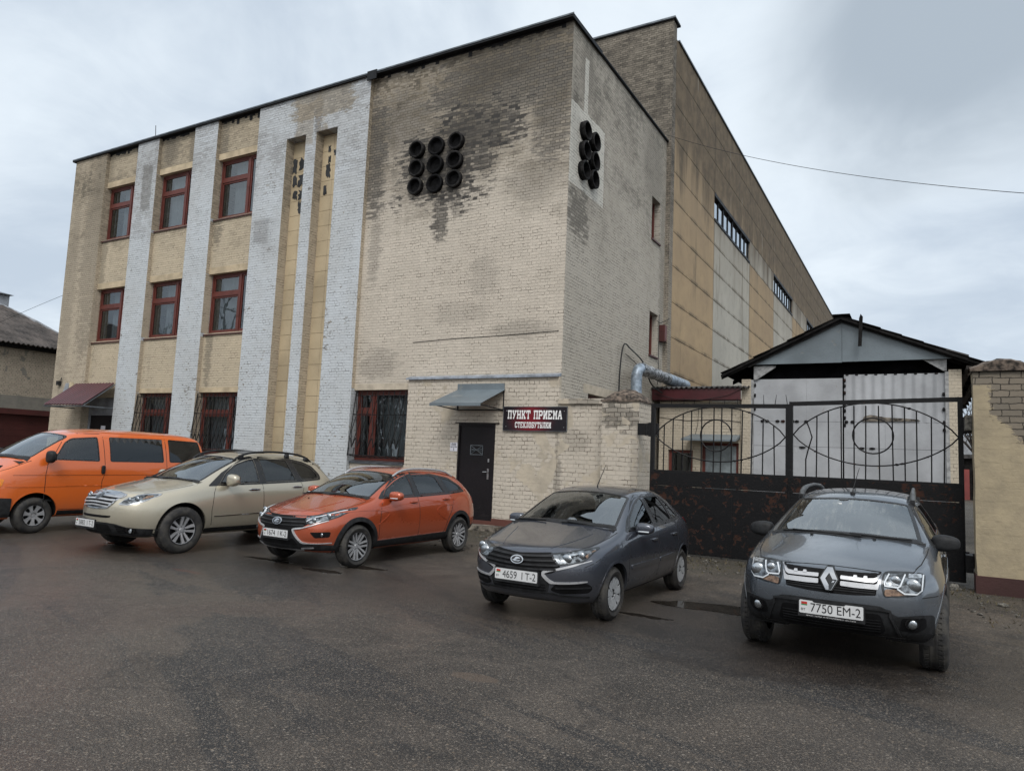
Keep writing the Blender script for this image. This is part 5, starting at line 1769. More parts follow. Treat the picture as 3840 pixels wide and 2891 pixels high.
def build_fittings():
    r = thing('sign_board', 'dark red and black bottle-collection sign with white slab letters', 'sign', (-8.0, 15.1, 2.68))
    b = MB()
    b.box(-8.83, -7.13, 15.085, 15.105, 2.41, 2.975)
    b.obj('board', 'sign_board', r)
    t = MB()
    slab_text(t, 'ПУНКТ ПРИЕМА', -8.71, -7.25, 2.685, 2.895, 15.082, 0.12)
    slab_text(t, 'СТЕКЛОБУТЫЛКИ', -8.50, -7.53, 2.475, 2.615, 15.082, 0.12)
    t.obj('lettering', 'sign_white', r)
    e = MB()
    for (a, b_, c, d) in ((-8.84, -7.12, 2.40, 2.41), (-8.84, -7.12, 2.975, 2.985), (-8.84, -8.83, 2.41, 2.975), (-7.13, -7.12, 2.41, 2.975)):
        e.box(a, b_, 15.083, 15.106, c, d)
    e.obj('rim', 'edge_metal', r)
    e = MB()
    for x in (-8.75, -7.2):
        for z in (2.5, 2.88):
            e.sphere((x, 15.083, z), 0.011, 5, (1, 0.5, 1))
    e.each('screw', 'steel', r)

    r = thing('notice', 'small white notice with dark letters left of the black door', 'notice', (-10.27, 15.13, 1.96))
    b = MB()
    b.box(-10.385, -10.165, 15.130, 15.137, 1.855, 2.075)
    b.obj('sheet', 'paper', r)
    k = MB()
    for x in (-10.335, -10.265):
        k.box(x, x + 0.012, 15.126, 15.129, 1.985, 2.055)
        k.box(x + 0.036, x + 0.048, 15.126, 15.129, 1.985, 2.055)
        k.box(x + 0.012, x + 0.036, 15.126, 15.129, 2.045, 2.055)
    k.box(-10.28, -10.268, 15.126, 15.129, 1.87, 1.94)
    k.box(-10.37, -10.18, 15.1255, 15.1288, 1.955, 1.963)
    k.prism([(-10.385 + 0.015, 1.959), (-10.34, 1.945), (-10.34, 1.973)], 1, 15.1235, 15.1252)
    k.prism([(-10.18, 1.959), (-10.21, 1.945), (-10.21, 1.973)], 1, 15.1235, 15.1252)
    k.obj('lettering', 'ink', r)

    # lagged pipe from behind the pillar to the hall
    r = thing('insulated_pipe', 'grey insulated pipe bending over the annex roof beside the flank wall', 'pipe', (-6.95, 19.3, 4.0))
    p = MB()
    pts = [(-6.95, 19.2, 1.0), (-6.95, 19.2, 4.12)]
    for i in range(1, 9):
        t = i / 8 * pi / 2
        pts.append((-6.95, 19.2 + 0.32 * (1 - cos(t)), 4.12 + 0.32 * sin(t)))
    p.tube(pts, 0.155, 16)
    for z in (3.2, 3.7, 4.08):
        p.tube([(-6.95, 19.2, z), (-6.95, 19.2, z + 0.025)], 0.163, 16)
    p.obj('riser', 'duct_metal', r, auto=50)
    p = MB()
    n = 22
    pts = []
    p.v, p.f = [], []
    rnd = random.Random(12)
    q = [(-6.95 + 0.01 * sin(i), 19.52 + (23.5 - 19.52) * i / n, 4.44 + 0.012 * sin(i * 1.7)) for i in range(n + 1)]
    p.tube(q, 0.17, 14)
    for i, v in enumerate(p.v):
        c = q[min(n, i // 14)]
        kx = 1 + rnd.uniform(-0.10, 0.10)
        p.v[i] = (c[0] + (v[0] - c[0]) * kx, v[1], c[2] + (v[2] - c[2]) * kx)
    p.obj('lagging', 'lag_wrap', r, auto=60)
    p = MB()
    p.tube([(-6.95, 22.0, 4.44), (-6.95, 24.0, 4.44)], 0.19, 14)
    p.obj('end_sleeve', 'duct_metal', r, auto=50)

    r = thing('junction_box', 'dark red electrical box on the flank wall near the hall corner', 'box', (-7.2, 22.55, 6.1))
    b = MB()
    b.box(-7.386, -7.20, 22.40, 22.66, 5.72, 6.26)
    b.obj('case', 'maroon_wood', r)
    b = MB()
    b.box(-7.386, -7.24, 22.68, 22.82, 5.76, 6.02)
    b.obj('pale_box', 'lintel', r)
    b = MB()
    b.box(-7.20, -7.19, 22.42, 22.64, 5.74, 6.24)
    b.obj('lid', 'red_frame', r)

    def cable(label, pts, rad=0.012, mat='cable_black'):
        c = MB()
        P = [Vector(p) for p in pts]
        fine = []
        for i in range(len(P) - 1):
            a, b_, c_, d = P[max(0, i - 1)], P[i], P[i + 1], P[min(len(P) - 1, i + 2)]
            for k in range(6):
                t = k / 6
                fine.append(0.5 * ((2 * b_) + (c_ - a) * t + (2 * a - 5 * b_ + 4 * c_ - d) * t * t + (3 * b_ - a - 3 * c_ + d) * t ** 3))
        fine.append(P[-1])
        c.tube(fine, rad, 5)
        return tag(c.obj('cable', mat), label, 'cable')
    cable('overhead cable running from the hall corner across the sky to the right', [(-7.3 + 9.04 * t, 22.4 - 6.4 * t, 12.72 - 5.62 * t - 1.1 * t * (1.0 - t)) for t in (0, 0.15, 0.3, 0.45, 0.6, 0.75, 0.9, 1.05, 1.3)], 0.007)
    cable('black cable loop rising beside the grey riser pipe', [(-7.30, 18.75, 3.0), (-7.28, 18.75, 4.3), (-7.26, 18.95, 5.05), (-7.24, 19.5, 5.0), (-7.24, 20.6, 4.75), (-7.2, 21.2, 4.2), (-7.0, 21.7, 3.95)], 0.022)
    cable('thin cables strung from the window to the hall corner', [(-7.33, 19.3, 4.85), (-7.33, 20.6, 4.62), (-7.33, 21.8, 4.45), (-7.2, 23.0, 4.35)], 0.012)
    cable('thin wire dropping beside the upper narrow flank windows', [(-7.37, 22.36, 6.6), (-7.37, 22.37, 5.6), (-7.36, 22.36, 4.9), (-7.36, 22.3, 4.3)], 0.010)
    cable('wire from the junction box towards the window above', [(-7.36, 22.10, 6.35), (-7.34, 22.35, 6.32), (-7.30, 22.6, 6.40), (-7.2, 22.9, 6.55)], 0.012)
    cable('old wire stapled across the front wall above the flashing', [(-11.85, 15.25, 4.72), (-10.5, 15.25, 4.76), (-9.0, 15.25, 4.78), (-7.5, 15.25, 4.82)], 0.007)
    cable('wires crossing from the office corner to the warehouse roof', [(-28.95, 15.6, 7.6), (-31.5, 15.5, 7.1), (-34.5, 15.2, 6.35)], 0.007)


build_fittings()


# ------------------------------------------------------------------ beyond the gate: garages and a bare tree
def build_far():
    r = thing('garage_row', 'distant row of garages with red doors seen through the gap', 'garage', (6, 67, 0))
    w = MB()
    w.box(-3.0, 16.0, 66.6, 72, 0, 3.2)
    w.obj('wall', 'black_wood', r)
    d = MB()
    for i in range(6):
        x = -2.8 + i * 3.15
        d.box(x, x + 2.9, 66.45, 66.59, 0, 2.35)
    d.each('door', 'garage_red', r)
    f = MB()
    f.box(-3.2, 16.2, 66.2, 72.2, 3.2, 3.5)
    f.obj('roof', 'slate_grey', r)
    g = MB()
    g.box(-3.2, 16.2, 72.2, 78.2, 3.5, 5.2)
    g.obj('back_building', 'roof_snow', r)
    rnd = random.Random(21)
    t = MB()

    def branch(p, d, L, rad, lvl):
        q = p + d * L
        mid = p + d * L * 0.5 + Vector((rnd.uniform(-1, 1), rnd.uniform(-1, 1), rnd.uniform(-0.4, 0.8))) * L * 0.07
        t.tube([p, mid, q], rad, 5 if lvl < 2 else 4, r1=rad * 0.62)
        if lvl >= 5:
            return
        for k in range(3 if lvl < 4 else 2):
            dd = (d + Vector((rnd.uniform(-1, 1), rnd.uniform(-1, 1), rnd.uniform(-0.25, 0.75))) * 0.75).normalized()
            branch(p + d * L * rnd.uniform(0.55, 1.0), dd, L * rnd.uniform(0.6, 0.82), rad * 0.58, lvl + 1)
    r = thing('bare_tree', 'leafless tree standing beyond the gap in the gate', 'tree', (2.6, 46, 0))
    branch(Vector((2.6, 46, 0)), Vector((0.02, 0, 1)), 2.3, 0.16, 0)
    t.obj('trunk', 'bark', r)


build_far()


# ------------------------------------------------------------------ bare wood across the road, behind the photographer (they show in the paintwork)
def build_behind():
    rnd = random.Random(33)
    m = MB()
    for i in range(260):
        a = rnd.uniform(-0.55, pi + 0.35)
        d = rnd.uniform(34, 60)
        x, y = d * cos(-a) + 4, d * sin(-a) - 4
        if y > 2 and x < 30:
            continue
        h = rnd.uniform(5, 11)
        m.tube([(x, y, 0), (x + rnd.uniform(-.4, .4), y, h * 0.5), (x + rnd.uniform(-.8, .8), y, h * 0.9)], 0.22, 5, r1=0.05)
        for k in range(9):
            t = rnd.uniform(0.25, 0.85)
            b_ = rnd.uniform(0, 6.28)
            l = h * rnd.uniform(0.18, 0.36)
            p = Vector((x, y, h * t))
            q = p + Vector((cos(b_) * l, sin(b_) * l, l * rnd.uniform(0.5, 1.2)))
            m.tube([p, q], 0.09, 4, r1=0.03)
            for w in range(4):
                e = p + (q - p) * rnd.uniform(0.4, 1.0)
                m.tube([e, e + Vector((rnd.uniform(-1, 1), rnd.uniform(-1, 1), rnd.uniform(0, 1.2))) * 1.3], 0.05, 3, r1=0.02)
    tag(m.obj('treeline', 'bark'), kind='stuff')


build_behind()


# ------------------------------------------------------------------ loose stones and grit by the walls
def build_litter():
    rnd = random.Random(17)

    def rock(mb, x, y, s):
        k = len(mb.v)
        mb.sphere((x, y, s * 0.35), s, 5, (rnd.uniform(0.8, 1.5), rnd.uniform(0.7, 1.2), rnd.uniform(0.45, 0.8)))
        for i in range(k, len(mb.v)):
            v = Vector(mb.v[i])
            c = Vector((x, y, s * 0.35))
            mb.v[i] = tuple(c + (v - c) * rnd.uniform(0.78, 1.15))
    m = MB()
    for i in range(420):
        x = rnd.uniform(-11.0, 2.6)
        y = rnd.uniform(11.2, 14.6)
        if x > 0.6:
            y = rnd.uniform(9.5, 13.15)
        rock(m, x, y, rnd.uniform(0.008, 0.028))
    tag(m.obj('grit', 'stone'), kind='stuff')
    for i, (x, y, s, lab) in enumerate(((1.42, 12.75, 0.15, 'largest grey stone at the foot of the ochre pier'), (0.42, 13.35, 0.10, 'grey stone under the right end of the gate'),
                                        (0.95, 12.2, 0.055, 'small pale stone on the soil in front of the ochre pier'))):
        m = MB()
        rock(m, x, y, s)
        tag(m.obj('stone', 'stone'), lab, 'stone')
    m = MB()
    rnd2 = random.Random(5)
    for i in range(1500):
        x = rnd2.uniform(-10.5, 2.4)
        y = rnd2.gauss(13.3, 0.55) if x < 0.7 else rnd2.uniform(10.2, 13.2)
        if x < -5:
            y = rnd2.gauss(14.2, 0.5)
        if y > 14.0 and x > -5 or y > 14.95:
            continue
        if not ((x > -5.2) or rnd2.random() < 0.35):
            continue
        a = rnd2.uniform(0, 6.28)
        l = rnd2.uniform(0.02, 0.06)
        h = rnd2.uniform(0.01, 0.06)
        w = rnd2.uniform(0.004, 0.012)
        dx, dy = cos(a) * l, sin(a) * l
        m.add([(x - w, y, 0.0), (x + w, y, 0.0), (x + dx, y + dy, h)], [(0, 1, 2)])
    tag(m.obj('ground_weeds', 'weeds'), kind='stuff')


M('weeds', (0.060, 0.058, 0.026), 0.9, 0, 0.5, 3, col2=(0.075, 0.05, 0.028))
build_litter()

# ------------------------------------------------------------------ vehicles
def paint(name, col, flake=0.35, rough=0.32, dirt=0.25, drops=0.5):
    m, T, b, out = newmat(name)
    P = T.obj()
    x, y, z = T.xyz(P)
    n = T.noise(P, 3.0, 4, 0.6)
    low = T.ss(T.math('ADD', z, T.math('MULTIPLY_ADD', n, 0.5, -0.25)), 0.75, 0.25)
    c = T.mix(T.ss(T.noise(P, 260.0, 1), 0.35, 0.65), tuple(q * 0.93 for q in col), tuple(min(1, q * 1.06) for q in col))
    c = T.mix(T.math('MULTIPLY', low, dirt), c, (0.10, 0.088, 0.072))
    T.put(b.inputs['Base Color'], c)
    b.inputs['Metallic'].default_value = flake
    T.put(b.inputs['Roughness'], T.math('ADD', rough, T.math('MULTIPLY', low, 0.25)))
    b.inputs['Coat Weight'].default_value = 1.0
    T.put(b.inputs['Coat Roughness'], T.math('ADD', 0.03, T.math('MULTIPLY', low, 0.3)))
    # beads of rain on upward-facing panels
    d = T.voro(P, 95.0, out=0)
    bead = T.math('MULTIPLY', T.ss(d, 0.42, 0.12), T.ss(T.noise(P, 11.0, 2), 0.42, 0.6))
    nx, ny, nz = T.xyz(T.new('ShaderNodeNewGeometry').outputs['Normal'])
    bead = T.math('MULTIPLY', bead, T.ss(nz, 0.35, 0.75))
    nb = T.bump(bead, drops, 0.003)
    T.put(b.inputs['Coat Normal'], nb)
    return m


paint('paint_slate', (0.120, 0.138, 0.162), 0.6, 0.22, 0.2, 0.22)
paint('paint_dark', (0.060, 0.068, 0.088), 0.55, 0.22, 0.2, 0.22)
paint('paint_copper', (0.40, 0.072, 0.024), 0.35, 0.22, 0.2, 0.15)
paint('paint_champagne', (0.455, 0.42, 0.335), 0.5, 0.28, 0.2, 0.15)
paint('paint_orange', (0.60, 0.118, 0.016), 0.0, 0.30, 0.22, 0.12)
M('trim_black', (0.019, 0.020, 0.022), 0.6, 0, 0.25, 14, spec=0.3)
M('trim_gloss', (0.010, 0.010, 0.011), 0.22, 0, 0.2, 10)
M('grille_dark', (0.004, 0.004, 0.005), 0.7, 0, 0.3, 10, spec=0.2)
M('seam_dark', (0.006, 0.006, 0.007), 0.8, 0, 0.2, 10)
M('bright_trim', (0.50, 0.51, 0.53), 0.3, 0.35, 0.05, 8)
M('chrome', (0.46, 0.48, 0.51), 0.18, 1.0, 0.04, 6)
M('alloy', (0.44, 0.45, 0.47), 0.32, 0.4, 0.1, 9)
M('alloy_light', (0.43, 0.45, 0.47), 0.4, 0.2, 0.1, 9)
M('alloy_dark', (0.05, 0.052, 0.056), 0.4, 0.6, 0.2, 9)
M('lamp_silver', (0.22, 0.245, 0.27), 0.2, 0.6, 0.45, 16)
M('lamp_bowl', (0.42, 0.45, 0.48), 0.14, 1.0, 0.1, 20)
M('lamp_lens', (0.42, 0.46, 0.50), 0.1, 0.35, 0.3, 25)
M('lamp_strip', (0.60, 0.64, 0.68), 0.2, 0, 0.03, 8)
M('lamp_dark', (0.05, 0.055, 0.06), 0.15, 0.4, 0.3, 12)
M('lamp_amber', (0.25, 0.16, 0.11), 0.15, 0.2, 0.3, 30)
M('lamp_orange', (0.80, 0.25, 0.02), 0.15, 0, 0.1, 20)
M('lamp_red', (0.34, 0.012, 0.018), 0.12, 0, 0.2, 14)
M('plate_white', (0.60, 0.61, 0.62), 0.4, 0, 0.04, 6)
M('plate_ink', (0.012, 0.012, 0.014), 0.5)
M('flag_red', (0.52, 0.03, 0.025), 0.5)
M('flag_green', (0.02, 0.26, 0.09), 0.5)
M('seat_cloth', (0.030, 0.030, 0.033), 0.9, 0, 0.3, 20)
M('seat_beige', (0.22, 0.19, 0.15), 0.8, 0, 0.2, 12)
M('dash_grey', (0.055, 0.057, 0.06), 0.7, 0, 0.2, 9)
M('dust_white', (0.55, 0.56, 0.56), 0.8)
glass_mat('car_glass', (0.60, 0.66, 0.66), 0.04, 0.01)
glass_mat('screen_glass', (0.66, 0.72, 0.70), 0.17, 0.012, 0.16)
glass_mat('screen_streaked', (0.42, 0.47, 0.46), 0.20, 0.02, 0.60)
glass_mat('privacy_glass', (0.06, 0.065, 0.07), 0.02, 0.01)


def tyre_mat():
    m, T, b, out = newmat('tyre_rubber')
    P = T.obj()
    x, y, z = T.xyz(P)
    n = T.noise(P, 9.0, 4)
    T.put(b.inputs['Base Color'], T.mix(T.ss(n, 0.35, 0.7), (0.016, 0.016, 0.017), (0.046, 0.043, 0.038)))
    b.inputs['Roughness'].default_value = 0.75
    T.put(b.inputs['Normal'], T.bump(T.noise(P, 60.0, 3), 0.3, 0.004))


tyre_mat()

_TXT = {}


def text_mesh(s, h):
    """outline text as flat triangles, lower left at the origin"""
    if s not in _TXT:
        cu = bpy.data.curves.new('t', 'FONT')
        cu.body = s
        cu.size = 1.0
        o = bpy.data.objects.new('t', cu)
        COL.objects.link(o)
        dg = bpy.context.evaluated_depsgraph_get()
        me = o.evaluated_get(dg).to_mesh()
        v = [(q.co.x, q.co.y) for q in me.vertices]
        f = [tuple(p.vertices) for p in me.polygons]
        bpy.data.objects.remove(o)
        bpy.data.curves.remove(cu)
        x0, x1 = min(p[0] for p in v), max(p[0] for p in v)
        y0, y1 = min(p[1] for p in v), max(p[1] for p in v)
        _TXT[s] = ([((p[0] - x0) / (y1 - y0), (p[1] - y0) / (y1 - y0)) for p in v], f, (x1 - x0) / (y1 - y0))
    v, f, w = _TXT[s]
    return [(p[0] * h, p[1] * h) for p in v], f, w * h


def rc(poly, r=0.02, n=4):
    """round the corners of an outline"""
    out = []
    m = len(poly)
    for i in range(m):
        a, b, c = Vector(poly[i - 1]), Vector(poly[i]), Vector(poly[(i + 1) % m])
        la, lc = (a - b).length, (c - b).length
        k = min(r, la * 0.45, lc * 0.45)
        p, q = b + (a - b) * (k / max(la, 1e-6)), b + (c - b) * (k / max(lc, 1e-6))
        for j in range(n + 1):
            t = j / n
            out.append(tuple(p * (1 - t) ** 2 + b * 2 * t * (1 - t) + q * t * t))
    return out


def inset(poly, d):
    m = len(poly)
    ar = sum(poly[i][0] * poly[(i + 1) % m][1] - poly[(i + 1) % m][0] * poly[i][1] for i in range(m))
    s = 1 if ar > 0 else -1
    out = []
    for i in range(m):
        a, b, c = Vector(poly[i - 1]), Vector(poly[i]), Vector(poly[(i + 1) % m])
        e, f = (b - a).normalized(), (c - b).normalized()
        n1, n2 = Vector((-e.y, e.x)) * s, Vector((-f.y, f.x)) * s
        n = (n1 + n2)
        n = n.normalized() if n.length > 1e-6 else n1
        k = d / max(0.45, n.dot(n1))
        out.append(tuple(b + n * k))
    return out


def band(pts, w, closed=False):
    """outline of a strip of width w along a polyline"""
    P = [Vector(p) for p in pts]
    L, R = [], []
    for i, p in enumerate(P):
        a = P[max(0, i - 1)]
        c = P[min(len(P) - 1, i + 1)]
        e = (c - a).normalized()
        n = Vector((-e.y, e.x))
        ww = w[i] if hasattr(w, '__len__') else w
        L.append(tuple(p + n * ww / 2))
        R.append(tuple(p - n * ww / 2))
    return L + R[::-1]


def curve_pts(pts, n=5):
    P = [Vector(p) for p in pts]
    out = []
    for i in range(len(P) - 1):
        a, b_, c_, d = P[max(0, i - 1)], P[i], P[i + 1], P[min(len(P) - 1, i + 2)]
        for k in range(n):
            t = k / n
            out.append(tuple(0.5 * ((2 * b_) + (c_ - a) * t + (2 * a - 5 * b_ + 4 * c_ - d) * t * t + (3 * b_ - a - 3 * c_ + d) * t ** 3)))
    out.append(tuple(P[-1]))
    return out


def in_loops(q, loops):
    c = False
    for lp in loops:
        n = len(lp)
        for i in range(n):
            a, b_ = lp[i], lp[(i + 1) % n]
            if (a[1] > q[1]) != (b_[1] > q[1]) and q[0] < (b_[0] - a[0]) * (q[1] - a[1]) / (b_[1] - a[1]) + a[0]:
                c = not c
    return c


def lerp_curve(pts):
    def f(y):
        if y <= pts[0][0]:
            return pts[0][1]
        for (a, va), (b_, vb) in zip(pts, pts[1:]):
            if y <= b_:
                t = (y - a) / (b_ - a)
                return va + (vb - va) * t
        return pts[-1][1]
    return f


class Car:
    FR = (0.0, 0.40, 0.78, 1.0)

    def __init__(s, name, label, cat, pos, rz, spec, mat, group='parked cars in front of the building'):
        s.root = thing(name, label, cat, (pos[0], pos[1], 0), group, rz)
        s.root['local'] = 1
        s.sp = spec
        s.mat = mat
        s.holes = []
        s.skin()

    # --- the outer skin as a control cage, smoothed by subdivision
    def skin(s):
        sp = s.sp
        R, C = 5, 3
        Y = sp['st']
        N = len(Y) - 1
        wz = [(lerp_curve(a), lerp_curve(b_)) for a, b_ in sp['rows']]
        top, drop, bow = lerp_curve(sp['top']), lerp_curve(sp['drop']), lerp_curve(sp['bow'])
        w5 = lerp_curve(sp['w5'])
        NF, NR, sf, sr = sp['nf'], sp['nr'], sp['sf'], sp['sr']

        def wr(r, y):
            return w5(y) if r == R else wz[r][0](y)

        def zr(r, y):
            return top(y) - drop(y) if r == R else wz[r][1](y)

        def P(i, r, c):
            f = s.FR[abs(c)]
            sg = 1 if c >= 0 else -1
            y = Y[i]
            if i == 0:
                yy = NF[r] + sf * f ** 2.6
            elif i == N:
                yy = NR[r] - sr * f ** 2.6
            else:
                yy = y
            if r == R:
                if 0 < i < N:
                    yy = y - bow(y) * (1 - f * f)
                return (sg * f * w5(y), yy, top(y) - drop(y) * f ** 2.2)
            return (sg * f * wr(r, y), yy, zr(r, y))
        idx = {}
        verts = []

        def V(i, r, c):
            k = (i, r, c)
            if k not in idx:
                idx[k] = len(verts)
                verts.append(P(i, r, c))
            return idx[k]
        fs = []
        for i in range(N):
            for r in range(R):
                fs.append((V(i, r, C), V(i + 1, r, C), V(i + 1, r + 1, C), V(i, r + 1, C)))
                fs.append((V(i, r, -C), V(i, r + 1, -C), V(i + 1, r + 1, -C), V(i + 1, r, -C)))
            for c in range(-C, C):
                fs.append((V(i, R, c), V(i, R, c + 1), V(i + 1, R, c + 1), V(i + 1, R, c)))
                fs.append((V(i, 0, c), V(i + 1, 0, c), V(i + 1, 0, c + 1), V(i, 0, c + 1)))
        for r in range(R):
            for c in range(-C, C):
                fs.append((V(0, r, c), V(0, r, c + 1), V(0, r + 1, c + 1), V(0, r + 1, c)))
                fs.append((V(N, r, c), V(N, r + 1, c), V(N, r + 1, c + 1), V(N, r, c + 1)))
        me = bpy.data.meshes.new('cage')
        me.from_pydata(verts, [], fs)
        o = bpy.data.objects.new('cage', me)
        COL.objects.link(o)
        m = o.modifiers.new('s', 'SUBSURF')
        m.levels = 2
        m.subdivision_type = 'CATMULL_CLARK'
        dg = bpy.context.evaluated_depsgraph_get()
        ev = o.evaluated_get(dg)
        s.bm = bmesh.new()
        s.bm.from_mesh(ev.to_mesh())
        bpy.data.objects.remove(o)
        bpy.data.meshes.remove(me)
        bmesh.ops.recalc_face_normals(s.bm, faces=s.bm.faces[:])
        s.bvh = BVHTree.FromBMesh(s.bm)

    # --- projection helpers: a 2-D point on a side / front / top / rear view -> skin
    def ray(s, p, proj):
        if proj in ('left', 'right'):
            sg = 1 if proj == 'left' else -1
            o, d = Vector((3 * sg, p[0], p[1])), Vector((-sg, 0, 0))
        elif proj == 'front':
            o, d = Vector((p[0], -4, p[1])), Vector((0, 1, 0))
        elif proj == 'rear':
            o, d = Vector((p[0], 8, p[1])), Vector((0, -1, 0))
        else:
            o, d = Vector((p[0], p[1], 4)), Vector((0, 0, -1))
        h = s.bvh.ray_cast(o, d)
        if h[0] is None:
            # just off the silhouette: take the nearest skin point
            h = s.bvh.find_nearest(o + d * (3.0 if proj in ('left', 'right') else 4.0))
            return h[0], h[1], d
        return h[0], h[1], d

    def at(s, p, proj, off=0.0):
        h, n, d = s.ray(p, proj)
        return h + n * off

    def patch(s, name, loops, proj, mat, off=0.004, parent=None, sp=0.035, depth=0.02, along=None, smooth=True, label=None):
        if not isinstance(loops[0][0], (tuple, list, Vector)):
            loops = [loops]
        loops = [[tuple(p) for p in lp] for lp in loops]
        if proj in ('left', 'right') and name in ('window_surround',):
            loops = [s.cl(lp) if i == 0 else lp for i, lp in enumerate(loops)]
        # refine the outline so that it follows the curvature
        L2 = []
        for lp in loops:
            q = []
            for i in range(len(lp)):
                a, b_ = Vector(lp[i]), Vector(lp[(i + 1) % len(lp)])
                k = max(1, int((b_ - a).length / (sp * 1.2)))
                q += [tuple(a + (b_ - a) * (t / k)) for t in range(k)]
            L2.append(q)
        loops = L2
        pts, edges = [], []
        for lp in loops:
            k = len(pts)
            pts += [Vector(p) for p in lp]
            edges += [(k + i, k + (i + 1) % len(lp)) for i in range(len(lp))]
        x0, x1 = min(p.x for p in pts), max(p.x for p in pts)
        y0, y1 = min(p.y for p in pts), max(p.y for p in pts)
        nx, ny = int((x1 - x0) / sp), int((y1 - y0) / sp)
        for i in range(1, nx):
            for j in range(1, ny):
                q = Vector((x0 + (x1 - x0) * i / nx + 0.0011 * (j % 2), y0 + (y1 - y0) * j / ny))
                if in_loops(q, loops):
                    pts.append(q)
        v, e, f, ov, oe, of = delaunay_2d_cdt(pts, edges, [], 0, 1e-5)
        tris = [t for t in f if len(t) == 3 and in_loops(sum((v[i] for i in t), Vector((0, 0))) / 3, loops)]
        P3 = []
        for q in v:
            h, n, d = s.ray(q, proj)
            P3.append((h - d * off) if along is None else (h + n * off))
        d = s.ray(v[0], proj)[2]
        used = sorted({i for t in tris for i in t})
        mp = {o: k for k, o in enumerate(used)}
        vs = [P3[i] for i in used]
        fs = []
        for t in tris:
            a, b_, c = (P3[i] for i in t)
            if (b_ - a).cross(c - a).dot(d) > 0:
                t = tuple(reversed(t))
            fs.append(tuple(mp[i] for i in t))
        # rim sunk into the body
        cnt = {}
        for t in fs:
            for i in range(3):
                ed = (t[i], t[(i + 1) % 3])
                cnt[ed] = cnt.get(ed, 0) + 1
        bd = [ed for ed in cnt if (ed[1], ed[0]) not in cnt]
        k = len(vs)
        rim = {}
        nv = []
        for a, b_ in bd:
            for i in (a, b_):
                if i not in rim:
                    rim[i] = k + len(nv)
                    nv += [vs[i].copy(), vs[i] + d * depth]
        for a, b_ in bd:
            fs.append((rim[b_], rim[a], rim[a] + 1, rim[b_] + 1))
        vs += nv
        me = bpy.data.meshes.new(name)
        me.from_pydata([tuple(p) for p in vs], [], fs)
        me.validate()
        o = link(me, name, mat, parent or s.root, smooth)
        if smooth:
            me.set_sharp_from_angle(angle=radians(50))
        if label:
            o['label'] = label
        return o

    def cl(s, lp):
        """keep a side outline clear of the roof edge"""
        t, d = lerp_curve(s.sp['top']), lerp_curve(s.sp['drop'])
        return [(p[0], min(p[1], t(p[0]) - d(p[0]) - 0.034)) for p in lp]

    def both(s, name, poly, proj, mat, **kw):
        """the same outline on both sides of the car"""
        if proj == 'side':
            return [s.patch(name, poly, 'left', mat, **kw), s.patch(name, poly, 'right', mat, **kw)]
        mir = [(-p[0], p[1]) for p in poly][::-1]
        return [s.patch(name, poly, proj, mat, **kw), s.patch(name, mir, proj, mat, **kw)]

    def cut(s, poly, proj):
        bm = s.bm

        def to2(c):
            return (c.y, c.z) if proj in ('left', 'right') else ((c.x, c.z) if proj in ('front', 'rear') else (c.x, c.y))

        def ok(f):
            c, n = f.calc_center_median(), f.normal
            if proj == 'left':
                return c.x > 0.25
            if proj == 'right':
                return c.x < -0.25
            if proj == 'front':
                return n.y < -0.1
            if proj == 'rear':
                return n.y > 0.05
            return n.z > 0.08
        m = len(poly)
        for i in range(m):
            a, b_ = poly[i], poly[(i + 1) % m]
            e = Vector(b_) - Vector(a)
            if e.length < 1e-5:
                continue
            n2 = Vector((-e.y, e.x)).normalized()
            if proj in ('left', 'right'):
                co, no = Vector((0, a[0], a[1])), Vector((0, n2.x, n2.y))
            elif proj in ('front', 'rear'):
                co, no = Vector((a[0], 0, a[1])), Vector((n2.x, 0, n2.y))
            else:
                co, no = Vector((a[0], a[1], 0)), Vector((n2.x, n2.y, 0))
            lo = (min(a[0], b_[0]) - 0.004, min(a[1], b_[1]) - 0.004)
            hi = (max(a[0], b_[0]) + 0.004, max(a[1], b_[1]) + 0.004)
            sel = []
            for f in bm.faces:
                q = [to2(v.co) for v in f.verts]
                if max(p[0] for p in q) < lo[0] or min(p[0] for p in q) > hi[0] or max(p[1] for p in q) < lo[1] or min(p[1] for p in q) > hi[1]:
                    continue
                if ok(f):
                    sel.append(f)
            if not sel:
                continue
            g = set(sel)
            for f in sel:
                g.update(f.edges)
                g.update(f.verts)
            bmesh.ops.bisect_plane(bm, geom=list(g), plane_co=co, plane_no=no, dist=1e-5)
        dele = [f for f in bm.faces if ok(f) and in_loops(to2(f.calc_center_median()), [poly])]
        bmesh.ops.delete(bm, geom=dele, context='FACES')

    def finish(s):
        """write the body with its openings"""
        for f in s.bm.faces:
            f.smooth = True
        me = bpy.data.meshes.new('body')
        s.bm.to_mesh(me)
        s.bm.free()
        s.body = link(me, 'body', s.mat, s.root, True)
        me.set_sharp_from_angle(angle=radians(60))
        return s.body

    # --- glazing
    def pane(s, name, poly, proj, mat='car_glass', ring=0.022, off=-0.003, frame='trim_gloss'):
        if proj in ('left', 'right'):
            poly = inset(s.cl(poly), 0.004)
            poly = [(p[0], min(p[1], q[1] - 0.012)) for p, q in zip(poly, s.cl([(p[0], 9) for p in poly]))]
        inner = inset(poly, ring)
        s.cut(inner, proj)
        o = s.patch(name, inner, proj, mat, off=off, depth=0.0, sp=0.06)
        s.patch('seal', [poly, inner], proj, frame, off=0.003, parent=o, sp=0.05)
        return o

    def panes(s, name, poly, mat='car_glass', **kw):
        return [s.pane(name, poly, 'left', mat, **kw), s.pane(name, poly, 'right', mat, **kw)]

